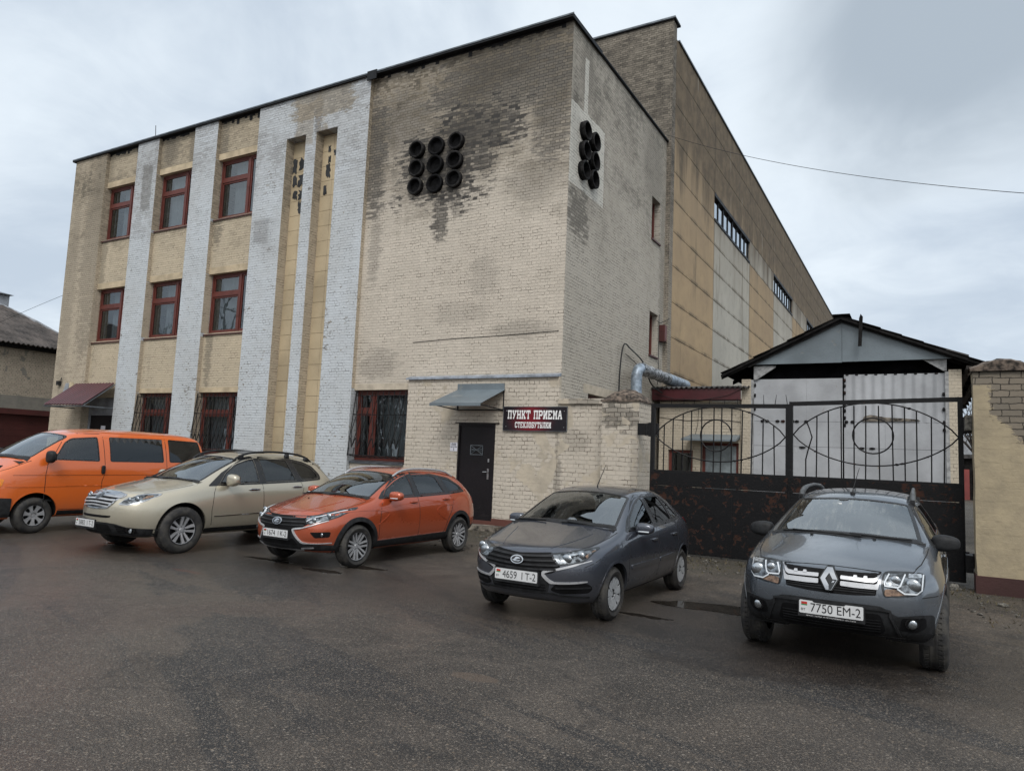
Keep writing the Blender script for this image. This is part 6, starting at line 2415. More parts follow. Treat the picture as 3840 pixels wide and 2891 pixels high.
    def seam(s, pts, proj='side', w=0.009):
        for pr in (('left', 'right') if proj == 'side' else (proj,)):
            s.patch('door_seam' if proj == 'side' else 'panel_seam', band(pts, w), pr, 'seam_dark', off=0.0015, sp=0.05, depth=0.004)

    # --- arches and wheels
    def arch(s, yc, zc, ra, lip=None, lipw=0.05, lip_off=0.010, a0=-28, a1=208):
        circ = [(yc + ra * cos(radians(t)), zc + ra * sin(radians(t))) for t in range(0, 181, 9)]
        poly = circ + [(yc - ra, -0.2), (yc + ra, -0.2)]
        for pr, sg in (('left', 1), ('right', -1)):
            s.cut(poly, pr)
            if lip:
                n = 30
                ou, inn = [], []
                for i in range(n + 1):
                    t = radians(a0 + (a1 - a0) * i / n)
                    ou.append((yc + (ra + lipw) * cos(t), max(s.sp['lipz'], zc + (ra + lipw) * sin(t))))
                    inn.append((yc + (ra - 0.004) * cos(t), max(s.sp['lipz'], zc + (ra - 0.004) * sin(t))))
                s.patch('wheel_arch', ou + inn[::-1], pr, lip, off=lip_off if lip == 'trim_black' else 0.003, sp=0.05, depth=0.03)
            w = MB()
            n = 24
            pr2 = []
            for i in range(n + 1):
                t = pi * i / n
                pr2.append((yc + ra * cos(t), zc + ra * sin(t)))
            pr2 = [(yc + ra, max(0.26, s.sp['lipz']))] + pr2 + [(yc - ra, max(0.26, s.sp['lipz']))]
            xa = []
            for p in pr2:
                h = s.bvh.ray_cast(Vector((3 * sg, p[0], p[1])), Vector((-sg, 0, 0)))
                xa.append((h[0].x if h[0] is not None else 0.8 * sg) - 0.008 * sg)
            m = len(pr2)
            w.add([(xa[i], *pr2[i]) for i in range(m)] + [(0.42 * sg, *q) for q in pr2], [(i, i + 1, m + i + 1, m + i) for i in range(m - 1)] + [tuple(range(m, 2 * m))])
            w.obj('wheel_well', 'seam_dark', s.root)

    def wheel(s, x, y, r, width, rim, style, steer=0.0, mat='alloy', label=None):
        """x is the outer face of the tyre; style draws the spokes"""
        sg = 1 if x > 0 else -1
        c = (x - sg * width / 2, y, r)
        rt = bpy.data.objects.new('wheel', None)
        COL.objects.link(rt)
        rt.parent = s.root
        rt.location = c
        rt.rotation_euler = (0, 0, steer + (0 if sg > 0 else pi))
        rt['local'] = 1
        w2 = width / 2
        t = MB()
        prof = [(rim - 0.012, w2 - 0.012), (rim + 0.008, w2 + 0.001), (rim + (r - rim) * 0.45, w2 + 0.010), (r - 0.030, w2 - 0.004), (r - 0.010, w2 - 0.022), (r, w2 - 0.045)]
        g = 0.009
        for q in (0.45, 0.0, -0.45):
            prof += [(r, w2 * q + 0.012 + 0.012), (r - g, w2 * q + 0.010), (r - g, w2 * q - 0.010), (r, w2 * q - 0.012 - 0.012)]
        prof += [(r, -w2 + 0.045), (r - 0.010, -w2 + 0.022), (r - 0.03, -w2), (rim, -w2)]
        prof = [(a, b_) for a, b_ in prof]
        t.lathe(prof, (0, 0, 0), (1, 0, 0), 56)
        # shoulder blocks
        n = 46
        for i in range(n):
            a = 2 * pi * i / n
            d = Vector((0, cos(a), sin(a)))
            e = Vector((0, -sin(a), cos(a)))
            for sd in (1, -1):
                pc = d * (r - 0.012)
                p = []
                for rr, xx in ((-0.012, w2 - 0.008), (0.0125, w2 - 0.034), (0.0125, w2 - 0.075), (-0.012, w2 - 0.075)):
                    p.append((rr, xx * sd))
                vs = [pc + d * rr + Vector((xx, 0, 0)) + e * (hh * 0.0135) for hh in (-1, 1) for rr, xx in p]
                t.add(vs, [(0, 1, 2, 3), (7, 6, 5, 4), (0, 4, 5, 1), (1, 5, 6, 2), (2, 6, 7, 3), (3, 7, 4, 0)])
        t.obj('tyre', 'tyre_rubber', rt, auto=35)
        b = MB()
        b.lathe([(rim - 0.008, w2 - 0.008), (rim - 0.004, w2 - 0.002), (rim - 0.016, w2 - 0.004), (rim - 0.026, w2 - 0.03), (rim - 0.034, 0.0), (0.10, -0.005), (0.001, -0.005)], (0, 0, 0), (1, 0, 0), 48)
        b.obj('rim_barrel', 'alloy_dark' if style[0] != 'cap' else 'alloy_dark', rt, auto=40)
        k = MB()
        R = rim - 0.014
        kind, n = style[0], style[1]
        xf = w2 - 0.012

        def blade(a, pts, x_out, x_in, th=0.03):
            """a flat spoke outline (radius, sideways) turned to angle a; the hub end sits deeper"""
            d = Vector((0, cos(a), sin(a)))
            e = Vector((0, -sin(a), cos(a)))
            rmax = max(p[0] for p in pts)
            vs = []
            for th_ in (0, th):
                for (rr, h) in pts:
                    q = rr / rmax
                    vs.append(d * rr + e * h + Vector((x_in + (x_out - x_in) * q - th_, 0, 0)))
            m = len(pts)
            fs = [tuple(range(m)), tuple(range(2 * m - 1, m - 1, -1))] + [(j, j + m, (j + 1) % m + m, (j + 1) % m) for j in range(m)]
            k.add(vs, fs)
        for i in range(n):
            a = 2 * pi * i / n + style[2]
            if kind == 'double':
                for sd in (-1, 1):
                    blade(a, [(0.045, sd * 0.008), (R, sd * style[3]), (R, sd * (style[3] + style[4])), (0.055, sd * 0.036)], xf, xf - 0.035)
            elif kind == 'single':
                blade(a, [(0.04, -style[3]), (R, -style[4]), (R, style[4]), (0.04, style[3])], xf, xf - 0.03)
            elif kind == 'cap':
                blade(a, [(0.05, -0.012), (R * 0.55, -style[3]), (R, -style[4]), (R, style[4] * 0.7), (R * 0.55, style[3] * 0.8), (0.05, 0.012)], xf, xf - 0.012, 0.012)
            elif kind == 'holes':
                blade(a, [(0.05, -0.030), (R * 0.55, -0.024), (R * 0.8, -0.036), (R, -style[4]), (R, style[4]), (R * 0.8, 0.036), (R * 0.55, 0.024), (0.05, 0.030)], xf, xf - 0.02)
        k.lathe([(0.001, xf - 0.024), (0.03, xf - 0.024), (0.034, xf - 0.03), (0.075, xf - 0.036), (0.082, xf - 0.06)], (0, 0, 0), (1, 0, 0), 24)
        k.lathe([(R - 0.012, xf - 0.006), (R + 0.004, xf + 0.001), (R + 0.010, xf - 0.006), (R - 0.004, xf - 0.03)], (0, 0, 0), (1, 0, 0), 48)
        k.obj('rim', mat, rt, auto=35)
        h = MB()
        for i in range(5):
            a = 2 * pi * i / 5 + style[2] + 0.3
            h.lathe([(0.0085, 0.0), (0.0085, 0.01), (0.001, 0.011)], (xf - 0.036, 0.056 * cos(a), 0.056 * sin(a)), (1, 0, 0), 8)
        h.obj('wheel_nuts', 'alloy_dark', rt)
        if label:
            rt['label'] = label
        return rt

    # --- small fittings
    def blob(s, name, c, size, mat, parent=None, e=0.6, taper=None, rz=0.0):
        """rounded box (superellipsoid)"""
        m = MB()
        n = 14

        def pw(v, p):
            return math.copysign(abs(v) ** p, v)
        vs, fs = [], []
        for j in range(n + 1):
            ph = -pi / 2 + pi * j / n
            for i in range(n * 2):
                t = 2 * pi * i / (n * 2)
                q = Vector((pw(cos(ph), e) * pw(cos(t), e), pw(cos(ph), e) * pw(sin(t), e), pw(sin(ph), e)))
                if taper:
                    q = taper(q)
                q = Vector((q.x * size[0], q.y * size[1], q.z * size[2]))
                if rz:
                    q = Matrix.Rotation(rz, 3, 'Z') @ q
                vs.append(Vector(c) + q)
        w = n * 2
        for j in range(n):
            for i in range(w):
                fs.append((j * w + i, j * w + (i + 1) % w, (j + 1) * w + (i + 1) % w, (j + 1) * w + i))
        m.add(vs, fs)
        return m.obj(name, mat, parent or s.root, smooth=True)

    def mirrors(s, x, y, z, size, mat, base='trim_black', indicator=True, xin=None):
        for sg in (1, -1):
            def tp(q):
                k = 1 - 0.22 * max(0, q.x * sg)
                return Vector((q.x, q.y * (1 - 0.25 * max(0, q.x * sg)), q.z * k + (0.0 if q.z > 0 else 0.06 * q.x * sg)))
            o = s.blob('mirror', (sg * x, y, z), size, mat, e=0.62, taper=tp)
            m = MB()
            xi = (xin or x - size[0] - 0.08) * sg
            m.tube([(xi - 0.03 * sg, y + 0.05, z - size[2] * 0.75), (sg * (x - size[0] * 0.6), y + 0.02, z - size[2] * 0.55)], 0.026, 8)
            m.obj('mirror_arm', base, o, smooth=True)
            m = MB()
            m.box(sg * x - size[0] * 0.72, sg * x + size[0] * 0.62, y + size[1] * 0.93, y + size[1] * 0.985, z - size[2] * 0.55, z + size[2] * 0.55)
            m.obj('mirror_glass', 'chrome', o)
            if indicator:
                m = MB()
                m.tube([(sg * (x + size[0] * q), y - size[1] * (0.98 - 0.25 * max(0, q)), z - size[2] * 0.42) for q in (-0.5, -0.1, 0.3, 0.62)], 0.009, 6)
                m.obj('indicator', 'lamp_strip', o, smooth=True)

    def handle(s, y, z, mat, w=0.10):
        for sg, pr in ((1, 'left'), (-1, 'right')):
            p = s.at((y, z), pr)
            b = s.patch('handle_recess', rc([(y - w * 0.55, z - 0.022), (y + w * 0.5, z - 0.018), (y + w * 0.5, z + 0.022), (y - w * 0.55, z + 0.02)], 0.02), pr, 'seam_dark', off=0.0012, depth=0.003) if w > 0.085 else None
            s.blob('door_handle', (p.x + 0.012 * sg, y, z + 0.003), (0.016, w, 0.016), mat, e=0.7)

    def wipers(s, arms, mat='trim_black'):
        for pts in arms:
            m = MB()
            P = [s.at(p, 'top', 0.022) for p in pts]
            m.tube(P, 0.009, 6)
            a, b_ = Vector(pts[0]), Vector(pts[-1])
            Q = [s.at(tuple(a + (b_ - a) * t), 'top', 0.012) for t in (0.35, 0.6, 0.8, 1.0, 1.15)]
            m.tube(Q, 0.008, 6)
            m.obj('wiper', mat, s.root, smooth=True)

    def plate(s, v, z, text, by=True, tilt=0.0, frame=True, sub=None):
        """number plate with flag, letters and black surround"""
        pts = [s.at((v + a, z + b_), 'front') for a in (-0.2, 0, 0.2) for b_ in (-0.03, 0.03)]
        y = min(p.y for p in pts) - 0.022
        w, h = 0.26, 0.056
        f = MB()
        f.box(v - w - 0.012, v + w + 0.012, y, y + 0.06, z - h - (0.030 if frame else 0.008), z + h + 0.008)
        o = f.obj('number_plate', 'trim_black', s.root)
        p = MB()
        p.prism(rc([(v - w, z - h), (v + w, z - h), (v + w, z + h), (v - w, z + h)], 0.012), 1, y - 0.006, y - 0.001)
        p.obj('plate_face', 'plate_white', o)
        t = MB()
        yy = y - 0.0075
        vs, fs, tw = text_mesh(text, 0.076)
        avail = 0.405
        k = avail / tw
        t.add([(v - 0.165 + q[0] * k, yy, z - 0.038 + q[1]) for q in vs], fs)
        vs, fs, tw = text_mesh('BY', 0.022)
        t.add([(v - 0.243 + q[0], yy, z - 0.034 + q[1]) for q in vs], fs)
        t.obj('plate_lettering', 'plate_ink', o)
        fl = MB()
        fl.poly([(v - 0.243, yy, z + 0.022), (v - 0.193, yy, z + 0.022), (v - 0.193, yy, z + 0.043), (v - 0.243, yy, z + 0.043)])
        fl.obj('flag', 'flag_red', o)
        fl = MB()
        fl.poly([(v - 0.243, yy, z + 0.012), (v - 0.193, yy, z + 0.012), (v - 0.193, yy, z + 0.0215), (v - 0.243, yy, z + 0.0215)])
        fl.obj('flag', 'flag_green', o)
        if sub:
            t = MB()
            vs, fs, tw = text_mesh(sub, 0.011)
            k = 0.40 / tw
            t.add([(v - 0.20 + q[0] * k, y - 0.002, z - h - 0.024 + q[1]) for q in vs], fs)
            t.obj('frame_lettering', 'sign_white', o)
        return o

    def lens(s, name, p, r, proj, mat, off=0.012, parent=None, sx=1.0, sz=1.0):
        q = s.at(p, proj)
        m = MB()
        m.sphere((q.x, q.y - off, q.z), r, 8, (sx, 0.35, sz))
        return m.obj(name, mat, parent or s.root, smooth=True)

    def cabin(s, y0, y1, zf, zb, w, rows=((0.95, 0.44),), cloth='seat_cloth', dash_y=0.6, dash_z=0.95, wheel=True, hr=0.0, bench=None):
        t = MB()
        t.box(-w, w, y0, y1, zf - 0.03, zf)
        t.obj('cabin_floor', 'dash_grey', s.root)
        d = MB()
        d.prism([(dash_y - 0.30, zf + 0.2), (dash_y + 0.12, zf + 0.2), (dash_y + 0.16, dash_z - 0.10), (dash_y + 0.05, dash_z), (dash_y - 0.42, dash_z + 0.01)], 0, -w + 0.02, w - 0.02)
        d.obj('dashboard', 'dash_grey', s.root)
        for (yy, xx) in rows:
            for sg in (-1, 1):
                o = s.blob('seat', (sg * xx * 0.8, yy, zf + 0.2), (0.25, 0.27, 0.10), cloth, e=0.5)
                s.blob('backrest', (sg * xx * 0.8, yy + 0.30, zf + 0.50), (0.24, 0.085, 0.33), cloth, o, e=0.5)
                s.blob('headrest', (sg * xx * 0.8, yy + 0.34, zb + hr), (0.135, 0.05, 0.095), cloth, o, e=0.55)
        if bench:
            o = s.blob('rear_bench', (0, bench, zf + 0.2), (w - 0.1, 0.25, 0.10), cloth, e=0.45)
            s.blob('backrest', (0, bench + 0.30, zf + 0.46), (w - 0.1, 0.09, 0.32), cloth, o, e=0.45)
            for q in (-0.38, 0, 0.38):
                s.blob('headrest', (q, bench + 0.33, zb - 0.06 + hr), (0.12, 0.045, 0.07), cloth, o, e=0.55)
        if wheel:
            m = MB()
            c = Vector((rows[0][1] * 0.8, dash_y + 0.30, dash_z - 0.02))
            n = 28
            ax = Vector((0, 0.42, 0.9))
            e1 = Vector((1, 0, 0))
            e2 = Vector((0, 0.9, -0.42)).normalized()
            e2 = Vector((0, 0.45, 0.89))
            m.tube([c + (e1 * cos(2 * pi * i / n) + e2 * sin(2 * pi * i / n)) * 0.185 for i in range(n)], 0.016, 7, closed=True)
            m.tube([c - e1 * 0.17, c + e1 * 0.17], 0.02, 6)
            m.obj('steering_wheel', 'trim_black', s.root, smooth=True)
        m = MB()
        z = s.at((0, dash_y + 0.42), 'top').z
        return t


def oval(cx, cy, rx, ry, n=28, rot=0.0):
    return [(cx + rx * cos(2 * pi * i / n) * cos(rot) - ry * sin(2 * pi * i / n) * sin(rot), cy + rx * cos(2 * pi * i / n) * sin(rot) + ry * sin(2 * pi * i / n) * cos(rot)) for i in range(n)]


# ------------------------------------------------------------------ dark grey liftback
def build_liftback():
    sp = dict(
        st=[-0.62, -0.52, -0.40, -0.20, 0.05, 0.28, 0.40, 0.62, 0.85, 1.10, 1.30, 1.60, 1.95, 2.25, 2.50, 2.72, 2.92, 3.06, 3.16],
        rows=[([(-.62, .52), (-.4, .70), (0, .76), (2.6, .76), (3.16, .62)], [(-.62, .235), (-.3, .20), (.5, .215), (2.0, .22), (2.8, .26), (3.16, .33)]),
              ([(-.62, .60), (-.4, .765), (0, .82), (.6, .835), (2.4, .835), (2.9, .79), (3.16, .70)], [(-.62, .37), (0, .36), (2.5, .38), (3.16, .45)]),
              ([(-.62, .645), (-.4, .79), (-.1, .845), (.5, .85), (2.4, .85), (2.8, .82), (3.16, .72)], [(-.62, .53), (0, .55), (2.5, .58), (3.16, .64)]),
              ([(-.62, .62), (-.4, .765), (0, .825), (.5, .835), (1.5, .84), (2.4, .83), (2.8, .80), (3.16, .70)], [(-.62, .67), (-.2, .73), (.4, .79), (1.5, .83), (2.6, .86), (3.16, .80)]),
              ([(-.62, .57), (-.4, .70), (0, .765), (.35, .785), (.7, .79), (1.5, .79), (2.3, .775), (2.8, .74), (3.16, .66)], [(-.62, .745), (-.4, .79), (0, .86), (.35, .915), (.7, .935), (1.5, .945), (2.3, .965), (2.8, .985), (3.16, .93)])],
        top=[(-.62, .785), (-.52, .815), (-.2, .875), (.05, .925), (.28, .985), (.40, 1.035), (.62, 1.150), (.85, 1.265), (1.10, 1.370), (1.3, 1.415), (1.6, 1.435), (1.95, 1.43), (2.25, 1.385), (2.5, 1.30), (2.72, 1.20), (2.92, 1.105), (3.06, 1.05), (3.16, 1.0)],
        drop=[(-.62, .025), (-.2, .03), (.28, .035), (.62, .05), (1.1, .055), (1.95, .055), (2.5, .06), (2.92, .06), (3.16, .05)],
        bow=[(-.52, .10), (-.2, .08), (.28, .13), (1.10, .10), (1.4, .02), (2.2, -.03), (2.7, -.10), (3.06, -.10)],
        w5=[(-.62, .52), (-.4, .62), (0, .69), (.28, .715), (.5, .70), (1.1, .595), (1.6, .575), (2.2, .575), (2.6, .60), (3.16, .60)],
        nf=[-.74, -.80, -.82, -.81, -.77, -.70], nr=[3.20, 3.26, 3.27, 3.24, 3.24, 3.18], sf=.20, sr=.12, lipz=.2)
    c = Car('parked_car', 'dark grey liftback car with oval grille badge between the orange car and the suv', 'car', (-3.80, 7.75), -.01, sp, 'paint_dark')
    # glazing
    c.pane('windscreen', rc([(-.665, .355), (-.40, .275), (0, .25), (.40, .275), (.665, .355), (.545, 1.07), (.30, 1.03), (0, 1.015), (-.30, 1.03), (-.545, 1.07)], .04), 'top', 'screen_glass', ring=.03)
    f = rc([(.50, .955), (1.36, .962), (1.33, 1.345), (1.20, 1.338), (.98, 1.255), (.70, 1.10)], .03)
    r = rc([(1.46, .965), (2.13, .985), (2.10, 1.16), (1.98, 1.33), (1.42, 1.347)], .03)
    q = rc([(2.20, .99), (2.50, 1.01), (2.47, 1.06), (2.18, 1.275), (2.05, 1.325)], .025)
    c.panes('front_side_window', f)
    c.panes('rear_side_window', r, 'privacy_glass')
    c.panes('quarter_window', q, 'privacy_glass')
    for pr in ('left', 'right'):
        c.patch('window_surround', [rc([(.40, .935), (1.40, .94), (2.20, .97), (2.56, .995), (2.53, 1.07), (2.25, 1.30), (2.0, 1.375), (1.4, 1.385), (1.15, 1.365), (.95, 1.285), (.62, 1.10)], .03), f, r, q], pr, 'trim_gloss', off=.0015, depth=.004)
    c.pane('rear_window', rc([(-.55, 2.80), (.55, 2.80), (.48, 2.30), (-.48, 2.30)], .06), 'top', 'privacy_glass', ring=.03)
    # arches
    c.arch(0, .30, .335, 'paint_dark', .022, .006)
    c.arch(2.49, .30, .335, 'paint_dark', .022, .006)
    body = c.finish()
    # shut lines, mouldings, sills
    c.seam([(.36, .34), (.345, .60), (.40, .80), (.46, .945)])
    c.seam([(1.405, .94), (1.41, .60), (1.39, .28)])
    c.seam([(2.24, .975), (2.30, .86), (2.22, .70), (2.10, .52), (2.05, .28)])
    c.seam([(.36, .27), (2.06, .265)])
    c.seam([(-.60, .60), (-.33, .70)], w=.006)
    c.both('side_moulding', rc([(.42, .515), (1.385, .512), (1.385, .56), (.42, .565)], .012), 'side', 'paint_dark', off=.014)
    c.both('side_moulding', rc([(1.43, .512), (2.04, .53), (2.0, .578), (1.43, .56)], .012), 'side', 'paint_dark', off=.014)
    c.both('sill', [(.36, .20), (2.1, .21), (2.08, .262), (.36, .255)], 'side', 'trim_black', off=.006)
    hood = [(-.60, -.52), (-.67, -.20), (-.705, .20)]
    for sg in (1, -1):
        c.seam([(sg * .54, -.60), (sg * .645, -.30), (sg * .70, .05), (sg * .715, .26)], 'top', .008)
    c.patch('cowl', [(-.69, .30), (0, .18), (.69, .30), (.66, .36), (.40, .285), (0, .262), (-.40, .285), (-.66, .36)], 'top', 'trim_black', off=.006)
    # hood creases as slim raised ribs
    for sg in (1, -1):
        c.patch('hood_crease', band(curve_pts([(sg * .30, -.62), (sg * .40, -.35), (sg * .50, .05)], 4), [.004] + [.016] * 7 + [.004]), 'top', 'paint_dark', off=.005)
    # front: grille and lamps
    g = rc([(-.345, .760), (0, .735), (.345, .760), (.42, .70), (.47, .615), (.40, .555), (.285, .53), (-.285, .53), (-.40, .555), (-.47, .615), (-.42, .70)], .03)
    go = c.patch('grille', g, 'front', 'grille_dark', off=.006)
    for z, w in ((.725, .37), (.678, .42), (.632, .45), (.588, .43)):
        c.patch('grille_bar', rc(band(curve_pts([(-w, z + .004), (0, z - .012), (w, z + .004)], 4), .019), .004), 'front', 'trim_black', off=.020, parent=go)
    b = c.patch('badge', oval(0, .668, .078, .046), 'front', 'chrome', off=.034, depth=.03)
    c.patch('badge_field', oval(0, .668, .064, .035), 'front', 'trim_gloss', off=.037, parent=b)
    c.patch('badge_mark', rc([(-.054, .662), (-.02, .648), (.03, .648), (.052, .664), (.012, .660), (-.010, .664), (.020, .676), (.046, .678), (.030, .690), (-.004, .696), (-.016, .690), (-.030, .668)], .003), 'front', 'chrome', off=.041, parent=b)
    hl = [(.335, .752), (.48, .768), (.62, .805), (.70, .822), (.725, .800), (.70, .73), (.665, .675), (.56, .645), (.445, .635), (.40, .68)]
    for o, sg in zip(c.both('headlight', rc(hl, .02), 'front', 'lamp_silver', off=.010), (1, -1)):
        pr = 'front'
        c.patch('lamp_rim', [[(sg * x, z) for x, z in rc(hl, .02)], [(sg * x, z) for x, z in inset(rc(hl, .02), .014)]], pr, 'lamp_dark', off=.014, parent=o)
        c.lens('lamp_bowl', (sg * .515, .705), .055, pr, 'lamp_bowl', parent=o, sx=1.1, sz=.9)
        c.lens('lamp_bowl', (sg * .625, .735), .046, pr, 'lamp_bowl', parent=o, off=.010)
        c.patch('lamp_glint', [(sg * x, z) for x, z in rc([(.47, .735), (.58, .765), (.60, .75), (.49, .715)], .01)], pr, 'lamp_lens', off=.022, parent=o)
        c.patch('turn_signal', [(sg * x, z) for x, z in rc([(.66, .735), (.70, .79), (.712, .79), (.685, .71)], .01)], pr, 'lamp_amber', off=.016, parent=o)
    # X-shaped bright trims and lower mouth
    for sg in (1, -1):
        pts = [(.72, .688), (.60, .645), (.46, .600), (.335, .572), (.300, .548), (.312, .515), (.36, .470), (.41, .452), (.55, .455), (.70, .470)]
        c.patch('bright_trim', [(sg * x, z) for x, z in band(curve_pts(pts, 3), [.010] * 3 + [.022] * 6 + [.032] * 12 + [.020] * 6 + [.010] * 1)], 'front', 'bright_trim', off=.014)
        c.patch('lower_vent', [(sg * x, z) for x, z in rc([(.42, .44), (.70, .455), (.735, .40), (.70, .345), (.46, .335), (.36, .37)], .03)], 'front', 'grille_dark', off=.004)
        c.patch('vent_blade', [(sg * x, z) for x, z in band([(.42, .395), (.72, .405)], .018)], 'front', 'trim_black', off=.012)
    m = c.patch('lower_grille', rc([(-.30, .515), (.30, .515), (.36, .45), (.34, .345), (-.34, .345), (-.36, .45)], .03), 'front', 'trim_black', off=.004)
    for z in (.365, .395, .425):
        c.patch('grille_bar', band([(-.32, z), (.32, z)], .010), 'front', 'grille_dark', off=.009, parent=m)
    c.patch('bumper_lip', rc(band(curve_pts([(-.70, .30), (-.45, .315), (-.33, .335), (.33, .335), (.45, .315), (.70, .30)], 4), .022), .005), 'front', 'trim_black', off=.016)
    c.plate(0, .497, '4659  I T-2')
    # rear
    for sg in (1, -1):
        c.patch('tail_light', [(sg * x, z) for x, z in rc([(.40, .88), (.60, .98), (.66, .96), (.67, .80), (.52, .76)], .03)], 'rear', 'lamp_red', off=.006)
    c.both('tail_light', rc([(2.94, .985), (3.16, .955), (3.20, .86), (3.08, .885), (2.98, .93)], .03), 'side', 'lamp_red', off=.008)
    c.both('rear_reflector_seam', band([(2.86, .62), (3.16, .66)], .006), 'side', 'seam_dark', off=.002)
    c.mirrors(.885, .72, .965, (.115, .075, .072), 'paint_dark', xin=.76)
    c.handle(1.24, .80, 'paint_dark')
    c.handle(2.06, .815, 'paint_dark')
    c.wipers([[(.60, .26), (.10, .20)], [(-.20, .21), (-.62, .30)]])
    a = MB()
    p = c.at((.0, 1.30), 'top')
    a.tube([p + Vector((0, 0, .0)), p + Vector((0, .01, .03)), p + Vector((.01, .25, .30))], .010, 6, r1=.003)
    a.obj('antenna', 'trim_black', c.root)
    c.cabin(.2, 2.7, .32, 1.10, .70, rows=((1.22, .42),), dash_y=.66, dash_z=.96, bench=2.02, hr=-.02)
    for (x, st) in ((.808, -.02), (-.808, -.02)):
        c.wheel(x, 0, .292, .185, .200, ('cap', 9, .2, .040, .052), st, 'alloy_light')
        c.wheel(x, 2.49, .292, .185, .200, ('cap', 9, .5, .040, .052), 0, 'alloy_light')
    return c


CAR_L = build_liftback()


# ------------------------------------------------------------------ grey compact SUV with the lozenge badge
def build_suv(simple=False, pos=(-.70, 7.88), rz=-.03, mat='paint_slate', label='grey compact suv with lozenge badge and roof rails in front of the gate', rear=True):
    sp = dict(
        st=[-0.58, -0.50, -0.36, -0.15, 0.08, 0.28, 0.42, 0.62, 0.90, 1.15, 1.32, 1.65, 2.05, 2.45, 2.85, 3.10, 3.28, 3.38],
        rows=[([(-.58, .66), (-.36, .80), (0, .82), (2.7, .82), (3.38, .70)], [(-.58, .335), (-.3, .27), (.5, .26), (2.2, .26), (3.0, .32), (3.38, .40)]),
              ([(-.58, .70), (-.36, .83), (0, .875), (.6, .85), (2.0, .85), (2.67, .89), (3.2, .82), (3.38, .74)], [(-.58, .46), (0, .44), (2.7, .44), (3.38, .52)]),
              ([(-.58, .72), (-.36, .85), (-.05, .912), (.5, .875), (1.8, .87), (2.6, .91), (3.1, .86), (3.38, .76)], [(-.58, .62), (0, .64), (2.7, .66), (3.38, .70)]),
              ([(-.58, .71), (-.36, .825), (-.05, .885), (.5, .86), (1.8, .865), (2.6, .885), (3.1, .83), (3.38, .75)], [(-.58, .78), (-.1, .84), (.5, .87), (2.6, .93), (3.38, .90)]),
              ([(-.58, .66), (-.36, .765), (0, .81), (.5, .825), (1.8, .83), (2.6, .82), (3.1, .78), (3.38, .70)], [(-.58, .875), (-.3, .92), (0, .975), (.42, 1.03), (1.8, 1.055), (2.8, 1.085), (3.38, 1.02)])],
        top=[(-.58, .905), (-.50, .945), (-.30, 1.000), (.08, 1.060), (.28, 1.090), (.42, 1.13), (.62, 1.245), (.90, 1.375), (1.15, 1.475), (1.32, 1.515), (1.65, 1.550), (2.05, 1.565), (2.45, 1.55), (2.85, 1.51), (3.10, 1.42), (3.28, 1.25), (3.38, 1.12)],
        drop=[(-.58, .02), (-.3, .035), (.28, .035), (.62, .045), (1.15, .050), (2.05, .06), (3.1, .06), (3.38, .05)],
        bow=[(-.5, .07), (0, .06), (.28, .12), (1.15, .08), (1.5, .01), (2.85, -.02), (3.28, -.06)],
        w5=[(-.58, .60), (-.36, .68), (0, .725), (.28, .735), (.6, .705), (1.15, .60), (1.65, .585), (2.6, .575), (3.1, .57), (3.38, .60)],
        nf=[-.72, -.79, -.815, -.80, -.75, -.69], nr=[3.42, 3.50, 3.50, 3.46, 3.44, 3.40], sf=.17, sr=.10, lipz=.27)
    c = Car('parked_suv', label, 'car', pos, rz, sp, mat)
    c.pane('windscreen', rc([(-.690, .395), (-.42, .315), (0, .285), (.42, .315), (.690, .395), (.560, 1.125), (.30, 1.08), (0, 1.065), (-.30, 1.08), (-.560, 1.125)], .05), 'top', 'screen_streaked' if not simple else 'screen_glass', ring=.035)
    f = rc([(.52, 1.065), (1.34, 1.075), (1.31, 1.435), (1.15, 1.43), (.95, 1.345), (.70, 1.205)], .03)
    r = rc([(1.44, 1.08), (2.16, 1.10), (2.14, 1.43), (1.41, 1.437)], .03)
    q = rc([(2.26, 1.11), (2.80, 1.14), (2.70, 1.36), (2.55, 1.41), (2.24, 1.425)], .04)
    c.panes('front_side_window', f, 'car_glass')
    c.panes('rear_side_window', r, 'privacy_glass')
    c.panes('quarter_window', q, 'privacy_glass')
    for pr in ('left', 'right'):
        c.patch('window_surround', [rc([(.42, 1.05), (1.38, 1.055), (2.22, 1.08), (2.22, 1.45), (1.35, 1.46), (1.12, 1.452), (.90, 1.35), (.60, 1.19)], .03), f, r], pr, 'trim_black', off=.004, depth=.008)
    c.pane('rear_window', rc([(-.58, 1.42), (.58, 1.42), (.66, 1.10), (-.66, 1.10)], .05), 'rear', 'privacy_glass', ring=.03)
    c.arch(0, .36, .385, mat, .03, .010)
    c.arch(2.673, .36, .385, mat, .03, .010)
    c.finish()
    c.seam([(.45, .36), (.43, .60), (.46, .85), (.50, 1.05)])
    c.seam([(1.39, 1.05), (1.40, .70), (1.38, .36)])
    c.seam([(2.26, 1.09), (2.30, .95), (2.24, .75), (2.12, .55), (2.08, .36)])
    c.both('sill', [(.40, .26), (2.28, .26), (2.28, .36), (.40, .36)], 'side', 'trim_black', off=.010)
    for sg in (1, -1):
        c.seam([(sg * .63, -.58), (sg * .70, -.30), (sg * .735, .05), (sg * .745, .30)], 'top', .009)
    c.patch('cowl', [(-.71, .33), (0, .20), (.71, .33), (.69, .40), (.42, .32), (0, .295), (-.42, .32), (-.69, .40)], 'top', 'trim_black', off=.006)
    for q_ in (-.30, .28):
        p = c.at((q_, .22), 'top')
        c.blob('washer_jet', (p.x, p.y, p.z + .006), (.016, .012, .008), 'trim_black')
